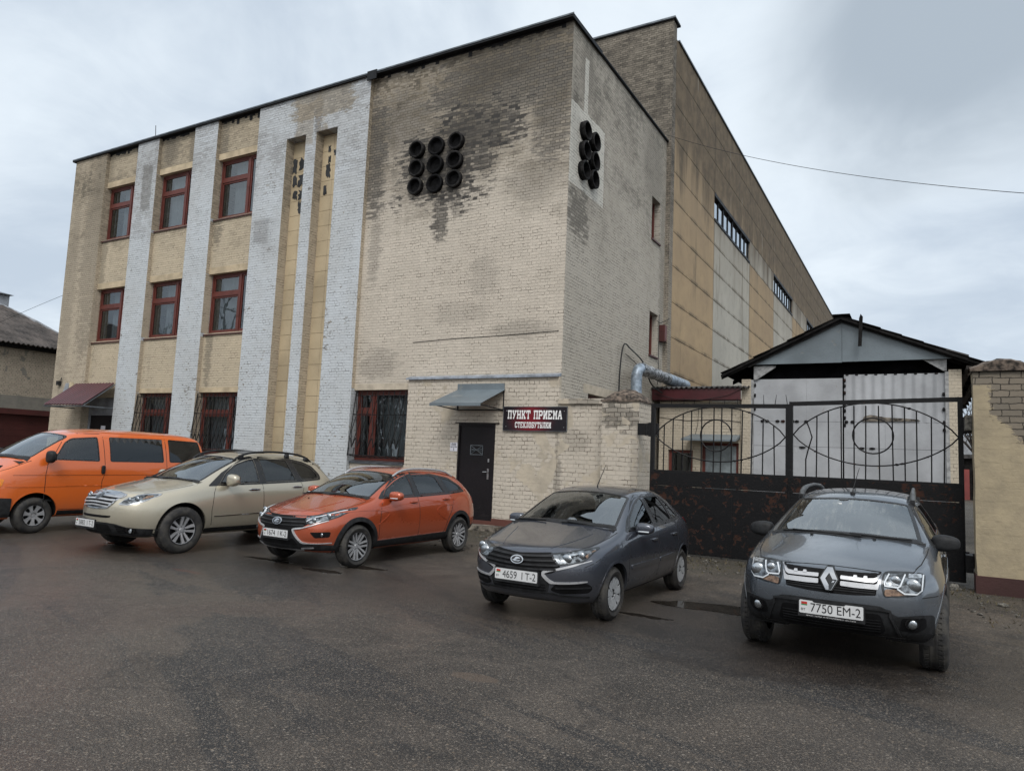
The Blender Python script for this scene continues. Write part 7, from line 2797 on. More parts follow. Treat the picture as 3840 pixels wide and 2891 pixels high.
    # front end
    g = rc([(-.41, .893), (-.2, .905), (0, .91), (.2, .905), (.41, .893), (.375, .80), (.37, .70), (.2, .685), (0, .68), (-.2, .685), (-.37, .70), (-.375, .80)], .015)
    go = c.patch('grille', g, 'front', 'grille_dark', off=.004)
    for sg in (1, -1):
        up = [(.415, .893), (.395, .868), (.355, .842), (.30, .836), (.09, .842), (.09, .812), (.30, .806), (.352, .806), (.375, .82)]
        c.patch('chrome_bar', [(sg * x, z) for x, z in rc(up, .008)], 'front', 'bright_trim', off=.026, parent=go)
        lo = [(.40, .84), (.375, .80), (.36, .792), (.09, .795), (.09, .757), (.20, .752), (.385, .752)]
        c.patch('chrome_bar', [(sg * x, z) for x, z in rc(lo, .008)], 'front', 'bright_trim', off=.022, parent=go)
        for k in (.19, .27):
            c.patch('chrome_tab', [(sg * x, z) for x, z in rc([(k, .835), (k + .035, .835), (k + .03, .856), (k + .005, .856)], .004)], 'front', 'bright_trim', off=.030, parent=go)
    for z in (.735, .715):
        c.patch('grille_bar', band([(-.36, z), (.36, z)], .008), 'front', 'trim_black', off=.010, parent=go)
    em = rc([(0, .905), (.030, .905), (.082, .805), (.030, .705), (0, .705), (-.030, .705), (-.082, .805), (-.030, .905)], .008)
    b = c.patch('badge', em, 'front', 'trim_gloss', off=.034, depth=.04)
    dia = [(.0, .898), (.022, .898), (.070, .805), (.022, .712), (0, .712), (-.022, .712), (-.070, .805), (-.022, .898)]
    hole = [(0, .855), (.030, .805), (0, .755), (-.030, .805)]
    c.patch('badge_lozenge', [dia, hole], 'front', 'chrome', off=.044, depth=.014, parent=b)
    c.patch('badge_facet', [(.0, .755), (.030, .805), (.066, .805), (.020, .714), (0, .714)], 'front', 'lamp_dark', off=.0445, depth=.002, parent=b)
    hl = [(.420, .893), (.47, .902), (.60, .905), (.705, .898), (.735, .880), (.735, .80), (.715, .745), (.66, .715), (.56, .700), (.43, .692), (.415, .75), (.405, .81)]
    for o, sg in zip(c.both('headlight', rc(hl, .025), 'front', 'lamp_dark', off=.006), (1, -1)):
        S = lambda pts: [(sg * x, z) for x, z in pts]
        c.patch('lamp_reflector', S(inset(rc(hl, .025), .016)), 'front', 'lamp_silver', off=.010, parent=o)
        c.lens('lamp_bowl', (sg * .645, .800), .064, 'front', 'lamp_bowl', parent=o, sz=.95)
        c.lens('lamp_bowl', (sg * .515, .835), .042, 'front', 'lamp_bowl', parent=o)
        c.patch('lamp_lens', S(rc([(.61, .862), (.71, .862), (.705, .890), (.61, .892)], .008)), 'front', 'lamp_lens', off=.018, parent=o)
        c.patch('turn_signal', S(rc([(.435, .702), (.60, .722), (.545, .765), (.435, .762)], .02)), 'front', 'lamp_amber', off=.016, parent=o)
        c.patch('light_strip', S(band([(.465, .885), (.432, .815), (.436, .790), (.535, .782), (.552, .795), (.585, .886)], .011)), 'front', 'lamp_strip', off=.030, parent=o)
        c.patch('light_strip', S(band([(.530, .772), (.585, .735), (.675, .735), (.712, .765), (.720, .885)], .011)), 'front', 'lamp_strip', off=.030, parent=o)
    # lower bumper
    low = rc([(-.80, .30), (-.80, .545), (-.70, .560), (-.53, .535), (-.48, .565), (-.41, .612), (-.30, .617), (.30, .617), (.41, .612), (.48, .565), (.53, .535), (.70, .560), (.80, .545), (.80, .30), (.55, .27), (-.55, .27)], .03)
    lo = c.patch('lower_bumper', low, 'front', 'trim_black', off=.012)
    c.patch('bumper_ridge', band(curve_pts([(-.545, .36), (-.475, .535), (-.40, .587), (.40, .587), (.475, .535), (.545, .36)], 3), .018), 'front', 'trim_black', off=.030, parent=lo)
    m = c.patch('lower_grille', rc([(-.40, .545), (.40, .545), (.44, .40), (.38, .36), (-.38, .36), (-.44, .40)], .03), 'front', 'grille_dark', off=.016, parent=lo)
    for z in (.39, .415, .44, .465, .49):
        c.patch('grille_bar', band([(-.40, z), (.40, z)], .007), 'front', 'trim_black', off=.021, parent=lo)
    for sg in (1, -1):
        o = c.patch('fog_lamp_recess', [(sg * x, z) for x, z in rc([(.56, .53), (.74, .535), (.74, .44), (.66, .40), (.54, .42)], .03)], 'front', 'grille_dark', off=.016, parent=lo)
        c.lens('fog_lamp', (sg * .635, .480), .040, 'front', 'lamp_bowl', off=.02)
        c.patch('fog_lamp_ring', [oval(sg * .635, .480, .052, .05), oval(sg * .635, .480, .040, .038)], 'front', 'trim_gloss', off=.022, parent=lo)
        c.patch('bumper_corner', [(sg * x, z) for x, z in rc([(.57, .30), (.79, .30), (.78, .39), (.60, .39)], .02)], 'front', 'trim_black', off=.022, parent=lo)
    c.patch('skid_plate', rc([(-.42, .30), (.42, .30), (.38, .335), (-.38, .335)], .015), 'front', 'dash_grey', off=.02, parent=lo)
    c.both('bumper_seam', band([(-.60, .70), (-.36, .70)], .007), 'side', 'seam_dark', off=.0015, depth=.004)
    if not simple:
        c.plate(0.015, .540, '7750 EM-2', sub='RENAULT - ПОЛОЦК, УЛ. ПЕТРУСЯ БРОВКИ, 61 - (214) 77-63-63')
    for sg in (1, -1):
        c.patch('tail_light', [(sg * x, z) for x, z in rc([(.62, .98), (.76, .98), (.76, .74), (.64, .72)], .03)], 'rear', 'lamp_red', off=.006)
    c.mirrors(.885, .64, 1.085, (.125, .085, .082), 'trim_black', indicator=False, xin=.75)
    c.handle(1.27, .90, mat)
    c.handle(2.10, .92, mat)
    c.wipers([[(.16, .225), (-.50, .33)], [(.60, .33), (.05, .255)]])
    # roof rails with broad feet
    for sg in (1, -1):
        m = MB()
        pts = []
        for t, up in ((1.24, .005), (1.32, .055), (1.42, .085), (1.65, .098), (2.05, .098), (2.45, .090), (2.62, .06), (2.72, .005)):
            h = c.at((sg * (.575 - .03 * (t - 1.3)), t), 'top')
            pts.append(Vector((h.x, t, h.z + up)))
        rings = []
        for i, p in enumerate(pts):
            w = (.024, .030, .028, .020, .019, .020, .026, .02)[i]
            hh = (.012, .040, .036, .020, .019, .020, .034, .012)[i]
            rings.append([p + Vector((w * cos(a) , 0, hh * sin(a))) for a in [2 * pi * k / 10 for k in range(10)]])
        vs = [v for rr in rings for v in rr]
        n = 10
        m.add(vs, [(i * n + k, i * n + (k + 1) % n, (i + 1) * n + (k + 1) % n, (i + 1) * n + k) for i in range(len(rings) - 1) for k in range(n)] + [tuple(range(n)), tuple(range((len(rings) - 1) * n, len(rings) * n))])
        o = m.obj('roof_rail', 'trim_black' if simple else 'rail_grey', c.root, smooth=True)
        m = MB()
        for t in (1.29, 2.66):
            h = c.at((sg * .575, t), 'top')
            m.box(h.x - .022, h.x + .022, t - .05, t + .05, h.z - .02, h.z + .045)
        m.obj('rail_foot', 'trim_black', o)
    a = MB()
    p = c.at((-.02, 1.24), 'top')
    a.lathe([(.028, 0), (.024, .022), (.010, .03)], p, (0, 0, 1), 12)
    a.tube([p + Vector((0, 0, .02)), p + Vector((.0, .04, .06)), p + Vector((.05, .20, .30))], .008, 6, r1=.003)
    a.obj('antenna', 'trim_black', c.root)
    c.patch('sensor_patch', oval(-.09, 1.02, .05, .03), 'top', 'trim_gloss', off=.003)
    c.patch('sticker', oval(-.11, .90, .018, .014), 'top', 'dust_white', off=.002)
    c.cabin(.25, 3.0, .42, 1.22, .74, rows=((1.32, .43),), dash_y=.74, dash_z=1.08, bench=2.1)
    for (x, st) in ((.890, .02), (-.890, .02)):
        c.wheel(x, 0, .343, .225, .212, ('single', 5, .2, .05, .04), st)
        c.wheel(x, 2.673, .343, .225, .212, ('single', 5, .5, .05, .04), 0)
    return c


M('rail_grey', (0.10, 0.105, 0.11), 0.4, 0.2, 0.2, 12)
build_suv()
build_suv(True, (-33.3, 15.2), .05, 'paint_dark', 'black car mostly hidden behind the orange van at the far left')


# ------------------------------------------------------------------ copper-orange estate with black cladding
def build_wagon():
    mat = 'paint_copper'
    sp = dict(
        st=[-0.62, -0.52, -0.40, -0.20, 0.05, 0.26, 0.40, 0.62, 0.88, 1.14, 1.36, 1.70, 2.10, 2.50, 2.80, 3.00, 3.16, 3.26],
        rows=[([(-.62, .60), (-.4, .76), (0, .80), (2.7, .80), (3.26, .68)], [(-.62, .25), (-.3, .22), (.5, .225), (2.0, .225), (2.9, .28), (3.26, .36)]),
              ([(-.62, .66), (-.4, .80), (0, .86), (.6, .86), (2.4, .865), (3.0, .82), (3.26, .74)], [(-.62, .38), (0, .38), (2.5, .39), (3.26, .48)]),
              ([(-.62, .69), (-.4, .82), (-.1, .885), (.5, .88), (2.4, .89), (3.0, .84), (3.26, .76)], [(-.62, .55), (0, .57), (2.5, .60), (3.26, .66)]),
              ([(-.62, .665), (-.4, .79), (0, .865), (.5, .87), (1.5, .875), (2.5, .875), (3.0, .82), (3.26, .74)], [(-.62, .69), (-.2, .76), (.4, .83), (1.5, .88), (2.6, .92), (3.26, .88)]),
              ([(-.62, .61), (-.4, .735), (0, .79), (.35, .81), (.7, .815), (1.5, .82), (2.5, .81), (3.0, .77), (3.26, .68)], [(-.62, .755), (-.4, .82), (0, .91), (.35, .97), (.7, .995), (1.5, 1.015), (2.5, 1.045), (3.0, 1.07), (3.26, 1.0)])],
        top=[(-.62, .790), (-.52, .835), (-.2, .915), (.05, .970), (.26, 1.020), (.40, 1.07), (.62, 1.195), (.88, 1.325), (1.14, 1.435), (1.36, 1.485), (1.70, 1.505), (2.10, 1.50), (2.50, 1.465), (2.80, 1.41), (3.00, 1.33), (3.16, 1.16), (3.26, 1.05)],
        drop=[(-.62, .025), (-.2, .035), (.26, .035), (.62, .05), (1.14, .055), (2.1, .06), (2.8, .06), (3.26, .05)],
        bow=[(-.52, .10), (-.2, .08), (.26, .13), (1.14, .10), (1.4, .02), (2.5, -.02), (3.0, -.06), (3.16, -.08)],
        w5=[(-.62, .55), (-.4, .65), (0, .715), (.26, .73), (.5, .715), (1.14, .60), (1.6, .585), (2.3, .575), (2.8, .56), (3.26, .60)],
        nf=[-.76, -.83, -.85, -.83, -.79, -.71], nr=[3.30, 3.38, 3.38, 3.34, 3.30, 3.26], sf=.20, sr=.12, lipz=.24)
    c = Car('parked_estate_car', 'copper orange estate car with black cladding in front of the barred window', 'car', (-8.30, 8.55), -.03, sp, mat)
    c.pane('windscreen', rc([(-.690, .365), (-.42, .275), (0, .245), (.42, .275), (.690, .365), (.560, 1.115), (.30, 1.065), (0, 1.05), (-.30, 1.065), (-.560, 1.115)], .04), 'top', 'screen_glass', ring=.03)
    f = rc([(.58, 1.03), (1.37, 1.045), (1.36, 1.43), (1.22, 1.42), (1.0, 1.33), (.75, 1.18)], .03)
    r = rc([(1.48, 1.05), (2.24, 1.07), (2.12, 1.36), (1.98, 1.40), (1.45, 1.432)], .03)
    q = rc([(2.36, 1.08), (2.84, 1.11), (2.74, 1.22), (2.55, 1.31), (2.25, 1.365)], .03)
    c.panes('front_side_window', f)
    c.panes('rear_side_window', r)
    c.panes('quarter_window', q, 'privacy_glass')
    for pr in ('left', 'right'):
        c.patch('window_surround', [rc([(.48, 1.01), (1.42, 1.022), (2.3, 1.05), (2.88, 1.085), (2.80, 1.20), (2.55, 1.335), (2.0, 1.425), (1.4, 1.455), (1.18, 1.435), (.98, 1.35), (.66, 1.165)], .03), f, r, q], pr, 'trim_gloss', off=.004, depth=.008)
    c.pane('rear_window', rc([(-.54, 1.36), (.54, 1.36), (.62, 1.08), (-.62, 1.08)], .05), 'rear', 'privacy_glass', ring=.03)
    c.arch(0, .33, .365, 'trim_black', .062, .010, -34, 214)
    c.arch(2.635, .33, .365, 'trim_black', .062, .010, -34, 214)
    c.finish()
    c.seam([(.45, .40), (.44, .62), (.49, .86), (.56, 1.02)])
    c.seam([(1.43, 1.03), (1.44, .70), (1.43, .38)])
    c.seam([(2.33, 1.06), (2.42, .95), (2.36, .78), (2.25, .62), (2.15, .40)])
    c.both('sill_cladding', rc([(.36, .225), (2.28, .225), (2.28, .395), (1.44, .378), (.36, .365)], .01), 'side', 'trim_black', off=.012)
    c.both('sill_strip', band([(.44, .372), (2.20, .402)], .008), 'side', 'chrome', off=.014)
    # pressed X-creases in the doors, as thin raised edges
    for pts in ([(-.30, .83), (.10, .855), (.50, .84), (.66, .79), (.60, .72), (.42, .62)], [(2.42, .88), (2.15, .865), (1.98, .83), (1.93, .77), (2.05, .68), (2.20, .62)]):
        w = [.004] + [.020] * (len(curve_pts(pts, 4)) - 2) + [.004]
        c.both('body_crease', band(curve_pts(pts, 4), w), 'side', mat, off=.006, depth=.006)
    for sg in (1, -1):
        c.seam([(sg * .56, -.60), (sg * .67, -.30), (sg * .72, .02), (sg * .735, .24)], 'top', .008)
        c.patch('hood_crease', band(curve_pts([(sg * .26, -.62), (sg * .36, -.35), (sg * .46, .05)], 4), [.004] + [.016] * 7 + [.004]), 'top', mat, off=.005)
    c.patch('cowl', [(-.71, .30), (0, .17), (.71, .30), (.69, .37), (.42, .285), (0, .255), (-.42, .285), (-.69, .37)], 'top', 'trim_black', off=.006)
    # face
    g = rc([(-.44, .775), (0, .765), (.44, .775), (.52, .66), (.45, .61), (.31, .585), (.31, .54), (-.31, .54), (-.31, .585), (-.45, .61), (-.52, .66)], .015)
    go = c.patch('grille', g, 'front', 'grille_dark', off=.006)
    for z, w in ((.735, .44), (.685, .47), (.635, .47)):
        c.patch('grille_bar', band(curve_pts([(-w, z + .006), (-.12, z - .004), (.12, z - .004), (w, z + .006)], 4), .012), 'front', 'alloy_dark', off=.016, parent=go)
    b = c.patch('badge', oval(0, .682, .098, .054), 'front', 'chrome', off=.032, depth=.03)
    c.patch('badge_field', oval(0, .682, .082, .042), 'front', 'trim_gloss', off=.035, parent=b)
    c.patch('badge_mark', rc([(-.066, .676), (-.025, .658), (.036, .658), (.064, .678), (.015, .672), (-.012, .677), (.025, .692), (.058, .694), (.037, .709), (-.005, .716), (-.020, .709), (-.037, .682)], .003), 'front', 'chrome', off=.039, parent=b)
    hl = [(.425, .772), (.55, .795), (.70, .870), (.785, .905), (.80, .86), (.775, .76), (.73, .725), (.55, .655), (.50, .665)]
    for o, sg in zip(c.both('headlight', rc(hl, .02), 'front', 'lamp_silver', off=.008), (1, -1)):
        S = lambda pts: [(sg * x, z) for x, z in pts]
        c.patch('lamp_rim', [S(rc(hl, .02)), S(inset(rc(hl, .02), .013))], 'front', 'lamp_dark', off=.012, parent=o)
        c.lens('lamp_bowl', (sg * .575, .715), .045, 'front', 'lamp_bowl', parent=o)
        c.lens('lamp_bowl', (sg * .695, .775), .050, 'front', 'lamp_bowl', parent=o)
        c.patch('light_strip', S(band(curve_pts([(.50, .70), (.56, .755), (.66, .795), (.76, .862)], 3), .012)), 'front', 'lamp_strip', off=.026, parent=o)
    for sg in (1, -1):
        S = lambda pts: [(sg * x, z) for x, z in pts]
        c.patch('bright_trim', S(band(curve_pts([(.72, .715), (.60, .655), (.46, .605), (.33, .582), (.315, .555), (.36, .48), (.43, .40), (.49, .382), (.62, .380), (.76, .392)], 3), [.014] * 7 + [.024] * 15 + [.014] * 6)), 'front', 'bright_trim', off=.020)
        o = c.patch('fog_lamp_recess', S(rc([(.56, .545), (.76, .555), (.75, .475), (.62, .465)], .02)), 'front', 'grille_dark', off=.006)
        c.lens('fog_lamp', (sg * .695, .512), .030, 'front', 'lamp_bowl', off=.012)
    low = rc([(-.80, .24), (-.80, .36), (-.62, .368), (-.49, .372), (-.42, .392), (-.35, .475), (-.30, .545), (.30, .545), (.35, .475), (.42, .392), (.49, .372), (.62, .368), (.80, .36), (.80, .24)], .02)
    lo = c.patch('lower_bumper', low, 'front', 'trim_black', off=.010)
    c.patch('lower_grille', rc([(-.32, .44), (.32, .44), (.38, .36), (.34, .345), (-.34, .345), (-.38, .36)], .015), 'front', 'grille_dark', off=.014, parent=lo)
    c.patch('skid_strip', rc(band(curve_pts([(-.58, .315), (-.42, .300), (-.36, .27), (.36, .27), (.42, .300), (.58, .315)], 3), .020), .004), 'front', 'alloy', off=.024, parent=lo)
    c.plate(0, .500, '1674  I K-2')
    for sg in (1, -1):
        c.patch('tail_light', [(sg * x, z) for x, z in rc([(.50, .98), (.70, 1.0), (.72, .80), (.56, .78)], .03)], 'rear', 'lamp_red', off=.006)
    c.both('tail_light', rc([(3.10, 1.0), (3.26, .98), (3.28, .84), (3.17, .86)], .03), 'side', 'lamp_red', off=.006)
    c.both('rear_cladding', rc([(2.95, .26), (3.34, .32), (3.32, .50), (3.05, .46)], .02), 'side', 'trim_black', off=.010)
    c.mirrors(.935, .74, 1.055, (.125, .085, .078), mat, xin=.79)
    c.handle(1.30, .94, mat, .095)
    c.handle(2.20, .97, mat, .095)
    c.wipers([[(.62, .27), (.08, .20)], [(-.18, .21), (-.64, .31)]])
    for sg in (1, -1):
        m = MB()
        pts = []
        for t, up in ((1.06, .0), (1.22, .035), (1.45, .045), (1.8, .045), (2.2, .045), (2.55, .04), (2.78, .0)):
            h = c.at((sg * (.545 - .02 * (t - 1.1)), t), 'top')
            pts.append((h.x, t, h.z + up))
        m.tube(curve_pts3(pts), .019, 8)
        m.obj('roof_rail', 'alloy', c.root, smooth=True)
    c.patch('roof_spoiler', rc([(-.50, 2.78), (.50, 2.78), (.50, 2.96), (-.50, 2.96)], .04), 'top', mat, off=.02, depth=.04)
    p = c.at((-.25, -.02), 'top')
    c.blob('washer_jet', (p.x, p.y, p.z + .006), (.014, .010, .007), 'trim_black')
    c.cabin(.22, 3.0, .38, 1.20, .73, rows=((1.36, .43),), dash_y=.70, dash_z=1.02, bench=2.2)
    for x in (.862, -.862):
        c.wheel(x, 0, .318, .205, .228, ('double', 7, .15, .020, .028), -.03)
        c.wheel(x, 2.635, .318, .205, .228, ('double', 7, .4, .020, .028), 0)
    return c


def curve_pts3(pts, n=5):
    P = [Vector(p) for p in pts]
    out = []
    for i in range(len(P) - 1):
        a, b_, c_, d = P[max(0, i - 1)], P[i], P[i + 1], P[min(len(P) - 1, i + 2)]
        for k in range(n):
            t = k / n
            out.append(0.5 * ((2 * b_) + (c_ - a) * t + (2 * a - 5 * b_ + 4 * c_ - d) * t * t + (3 * b_ - a - 3 * c_ + d) * t ** 3))
    out.append(P[-1])
    return out


build_wagon()


# ------------------------------------------------------------------ champagne crossover
def build_crossover():
    mat = 'paint_champagne'
    sp = dict(
        st=[-0.72, -0.62, -0.46, -0.22, 0.02, 0.22, 0.40, 0.64, 0.92, 1.20, 1.42, 1.80, 2.20, 2.60, 2.95, 3.20, 3.36, 3.48],
        rows=[([(-.72, .62), (-.46, .78), (0, .83), (2.7, .83), (3.48, .70)], [(-.72, .275), (-.4, .25), (.5, .26), (2.2, .26), (3.0, .32), (3.48, .42)]),
              ([(-.72, .69), (-.46, .84), (0, .905), (.6, .90), (2.6, .91), (3.2, .86), (3.48, .76)], [(-.72, .42), (0, .42), (2.7, .43), (3.48, .54)]),
              ([(-.72, .72), (-.46, .86), (-.1, .93), (.5, .925), (2.6, .935), (3.2, .88), (3.48, .78)], [(-.72, .61), (0, .63), (2.7, .66), (3.48, .74)]),
              ([(-.72, .70), (-.46, .83), (0, .905), (.5, .91), (1.5, .915), (2.7, .915), (3.2, .86), (3.48, .77)], [(-.72, .78), (-.2, .86), (.4, .92), (1.5, .96), (2.7, 1.02), (3.48, 1.0)]),
              ([(-.72, .65), (-.46, .775), (0, .835), (.4, .85), (1.5, .86), (2.7, .84), (3.2, .79), (3.48, .71)], [(-.72, .86), (-.46, .92), (0, 1.01), (.4, 1.07), (1.5, 1.105), (2.7, 1.155), (3.2, 1.17), (3.48, 1.12)])],
        top=[(-.72, .905), (-.62, .965), (-.22, 1.055), (.02, 1.095), (.22, 1.13), (.40, 1.185), (.64, 1.32), (.92, 1.455), (1.20, 1.575), (1.42, 1.63), (1.80, 1.665), (2.20, 1.665), (2.60, 1.635), (2.95, 1.575), (3.20, 1.45), (3.36, 1.26), (3.48, 1.16)],
        drop=[(-.72, .03), (-.2, .05), (.22, .04), (.64, .05), (1.2, .06), (2.2, .065), (3.0, .065), (3.48, .05)],
        bow=[(-.62, .12), (-.2, .08), (.22, .14), (1.20, .11), (1.5, .02), (2.6, -.02), (3.2, -.07), (3.36, -.08)],
        w5=[(-.72, .56), (-.46, .67), (0, .745), (.22, .76), (.5, .745), (1.2, .625), (1.7, .61), (2.4, .60), (3.0, .58), (3.48, .62)],
        nf=[-.86, -.94, -.96, -.95, -.91, -.82], nr=[3.50, 3.58, 3.60, 3.56, 3.52, 3.46], sf=.24, sr=.14, lipz=.28)
    c = Car('parked_crossover', 'champagne crossover with slatted chrome grille beside the orange van', 'car', (-11.25, 7.65), -.03, sp, mat)
    c.pane('windscreen', rc([(-.725, .36), (-.44, .255), (0, .215), (.44, .255), (.725, .36), (.585, 1.175), (.30, 1.115), (0, 1.095), (-.30, 1.115), (-.585, 1.175)], .04), 'top', 'screen_glass', ring=.03)
    f = rc([(.66, 1.095), (1.50, 1.115), (1.50, 1.575), (1.36, 1.562), (1.10, 1.45), (.85, 1.285)], .04)
    r = rc([(1.62, 1.12), (2.36, 1.145), (2.24, 1.535), (1.60, 1.578)], .03)
    q = rc([(2.48, 1.155), (2.94, 1.185), (2.96, 1.24), (2.84, 1.39), (2.68, 1.46), (2.36, 1.525)], .05)
    c.panes('front_side_window', f)
    c.panes('rear_side_window', r, 'privacy_glass')
    c.panes('quarter_window', q, 'privacy_glass')
    for pr in ('left', 'right'):
        c.patch('window_surround', [rc([(.44, 1.062), (1.55, 1.09), (2.42, 1.12), (3.0, 1.16), (3.02, 1.26), (2.88, 1.42), (2.68, 1.495), (2.3, 1.56), (1.5, 1.605), (1.32, 1.59), (1.06, 1.475), (.74, 1.26)], .04), f, r, q], pr, 'trim_gloss', off=.004, depth=.008)
    c.pane('rear_window', rc([(-.60, 1.50), (.60, 1.50), (.66, 1.18), (-.66, 1.18)], .05), 'rear', 'privacy_glass', ring=.03)
    c.arch(0, .385, .430, mat, .020, .006)
    c.arch(2.749, .385, .430, mat, .020, .006)
    c.finish()
    c.seam([(.52, .42), (.50, .66), (.54, .95), (.60, 1.08)])
    c.seam([(1.55, 1.09), (1.56, .75), (1.54, .42)])
    c.seam([(2.45, 1.13), (2.50, 1.0), (2.42, .82), (2.30, .66), (2.22, .44)])
    c.both('sill', rc([(.42, .26), (2.34, .26), (2.34, .38), (.42, .375)], .01), 'side', 'trim_black', off=.010)
    c.both('side_strip', band([(.55, .565), (2.24, .60)], .012), 'side', 'chrome', off=.006)
    for sg in (1, -1):
        c.seam([(sg * .58, -.66), (sg * .69, -.34), (sg * .75, .0), (sg * .765, .22)], 'top', .008)
        c.patch('hood_crease', band(curve_pts([(sg * .36, -.72), (sg * .48, -.40), (sg * .60, .05)], 4), [.004] + [.018] * 7 + [.004]), 'top', mat, off=.006)
    c.patch('cowl', [(-.74, .29), (0, .13), (.74, .29), (.725, .365), (.44, .262), (0, .222), (-.44, .262), (-.725, .365)], 'top', 'trim_black', off=.006)
    # slatted grille
    g = rc([(-.435, .925), (-.25, .958), (0, .970), (.25, .958), (.435, .925), (.40, .80), (.30, .705), (0, .690), (-.30, .705), (-.40, .80)], .03)
    go = c.patch('grille', g, 'front', 'chrome', off=.014)
    c.patch('grille_void', inset(g, .028), 'front', 'grille_dark', off=.018, parent=go)
    for z, w in ((.895, .425), (.845, .40), (.795, .375), (.748, .33)):
        c.patch('grille_bar', rc(band(curve_pts([(-w, z - .012), (0, z + .008), (w, z - .012)], 4), .022), .004), 'front', 'alloy', off=.026, parent=go)
    c.patch('grille_wing', rc(band(curve_pts([(-.40, .905), (-.2, .925), (0, .905), (.2, .925), (.40, .905)], 4), .030), .006), 'front', 'chrome', off=.028, parent=go)
    b = c.patch('badge', oval(0, .895, .082, .044), 'front', 'chrome', off=.036, depth=.02)
    c.patch('badge_field', oval(0, .895, .070, .034), 'front', 'trim_gloss', off=.039, parent=b)
    st = MB()
    for (x, z, q_) in ((-.040, .903, .013), (-.004, .910, .007), (.022, .903, .007), (.045, .893, .007), (.014, .882, .007), (-.012, .890, .007)):
        p = c.at((x, z), 'front') - Vector((0, .044, 0))
        pts = [(p.x + q_ * (1 if k % 2 == 0 else .4) * sin(k * pi / 4), p.z + q_ * (1 if k % 2 == 0 else .4) * cos(k * pi / 4)) for k in range(8)]
        st.prism(pts, 1, p.y - .001, p.y + .006)
    st.obj('badge_stars', 'chrome', b)
    hl = [(.47, .775), (.515, .86), (.575, .925), (.70, .950), (.775, .950), (.79, .915), (.755, .835), (.70, .795), (.60, .77)]
    for o, sg in zip(c.both('headlight', rc(hl, .02), 'front', 'lamp_silver', off=.008), (1, -1)):
        S = lambda pts: [(sg * x, z) for x, z in pts]
        c.patch('lamp_rim', [S(rc(hl, .02)), S(inset(rc(hl, .02), .011))], 'front', 'chrome', off=.012, parent=o)
        c.lens('lamp_bowl', (sg * .565, .850), .040, 'front', 'lamp_bowl', parent=o)
        c.lens('lamp_bowl', (sg * .650, .862), .052, 'front', 'lamp_bowl', parent=o)
        c.patch('turn_signal', S(rc([(.715, .86), (.765, .90), (.75, .925), (.71, .925)], .012)), 'front', 'lamp_amber', off=.018, parent=o)
    s = c.patch('upper_slot', rc([(-.38, .598), (.38, .598), (.36, .572), (.30, .562), (-.30, .562), (-.36, .572)], .012), 'front', 'grille_dark', off=.005)
    low = rc([(-.83, .28), (-.83, .405), (-.60, .43), (-.45, .475), (-.30, .49), (.30, .49), (.45, .475), (.60, .43), (.83, .405), (.83, .28)], .02)
    lo = c.patch('lower_bumper', low, 'front', 'trim_black', off=.012)
    c.patch('lower_grille', rc([(-.34, .46), (.34, .46), (.36, .36), (-.36, .36)], .02), 'front', 'grille_dark', off=.018, parent=lo)
    c.patch('bumper_lip', rc(band([(-.78, .30), (-.40, .312), (.40, .312), (.78, .30)], .03), .006), 'front', 'trim_black', off=.030, parent=lo)
    for sg in (1, -1):
        S = lambda pts: [(sg * x, z) for x, z in pts]
        c.patch('fog_lamp_recess', S(rc([(.44, .455), (.58, .43), (.70, .41), (.70, .335), (.46, .345)], .02)), 'front', 'grille_dark', off=.018, parent=lo)
        for z in (.36, .385, .41):
            c.patch('grille_bar', S(band([(.45, z), (.56, z - .004)], .008)), 'front', 'trim_black', off=.022, parent=lo)
        c.patch('fog_lamp_ring', [oval(sg * .635, .378, .050, .046), oval(sg * .635, .378, .036, .034)], 'front', 'trim_gloss', off=.024, parent=lo)
        c.lens('fog_lamp', (sg * .635, .378), .038, 'front', 'lamp_lens', off=.020)
    c.plate(-.20, .455, '5882  I T-2')
    for sg in (1, -1):
        c.patch('tail_light', [(sg * x, z) for x, z in rc([(.52, 1.08), (.74, 1.10), (.76, .90), (.58, .88)], .03)], 'rear', 'lamp_red', off=.006)
    c.both('tail_light', rc([(3.30, 1.09), (3.46, 1.07), (3.48, .93), (3.37, .95)], .03), 'side', 'lamp_red', off=.006)
    c.mirrors(.995, .82, 1.165, (.125, .085, .105), mat, xin=.83, indicator=False)
    for y, z in ((1.36, .995), (2.34, 1.03)):
        c.handle(y, z, 'chrome', .12)
    c.wipers([[(.66, .27), (.10, .17)], [(-.15, .18), (-.66, .29)]])
    for sg in (1, -1):
        m = MB()
        pts = []
        for t, up in ((1.10, .0), (1.22, .05), (1.5, .075), (2.0, .075), (2.5, .07), (2.80, .05), (2.95, .0)):
            h = c.at((sg * (.575 - .02 * (t - 1.1)), t), 'top')
            pts.append((h.x, t, h.z + up))
        m.tube(curve_pts3(pts), .019, 8)
        for t in (1.26, 2.30, 2.78):
            h = c.at((sg * .57, t), 'top')
            m.hexa([(h.x - .018, t - .06, h.z - .02), (h.x + .018, t - .06, h.z - .02), (h.x + .018, t + .06, h.z - .02), (h.x - .018, t + .06, h.z - .02),
                    (h.x - .014, t - .03, h.z + .07), (h.x + .014, t - .03, h.z + .07), (h.x + .014, t + .05, h.z + .07), (h.x - .014, t + .05, h.z + .07)])
        m.obj('roof_rail', 'trim_black', c.root, smooth=True)
    c.patch('sunroof', rc([(-.40, 1.45), (.40, 1.45), (.40, 1.95), (-.40, 1.95)], .06), 'top', 'trim_gloss', off=.004)
    c.patch('roof_spoiler', rc([(-.55, 2.98), (.55, 2.98), (.55, 3.24), (-.55, 3.24)], .04), 'top', mat, off=.03, depth=.05)
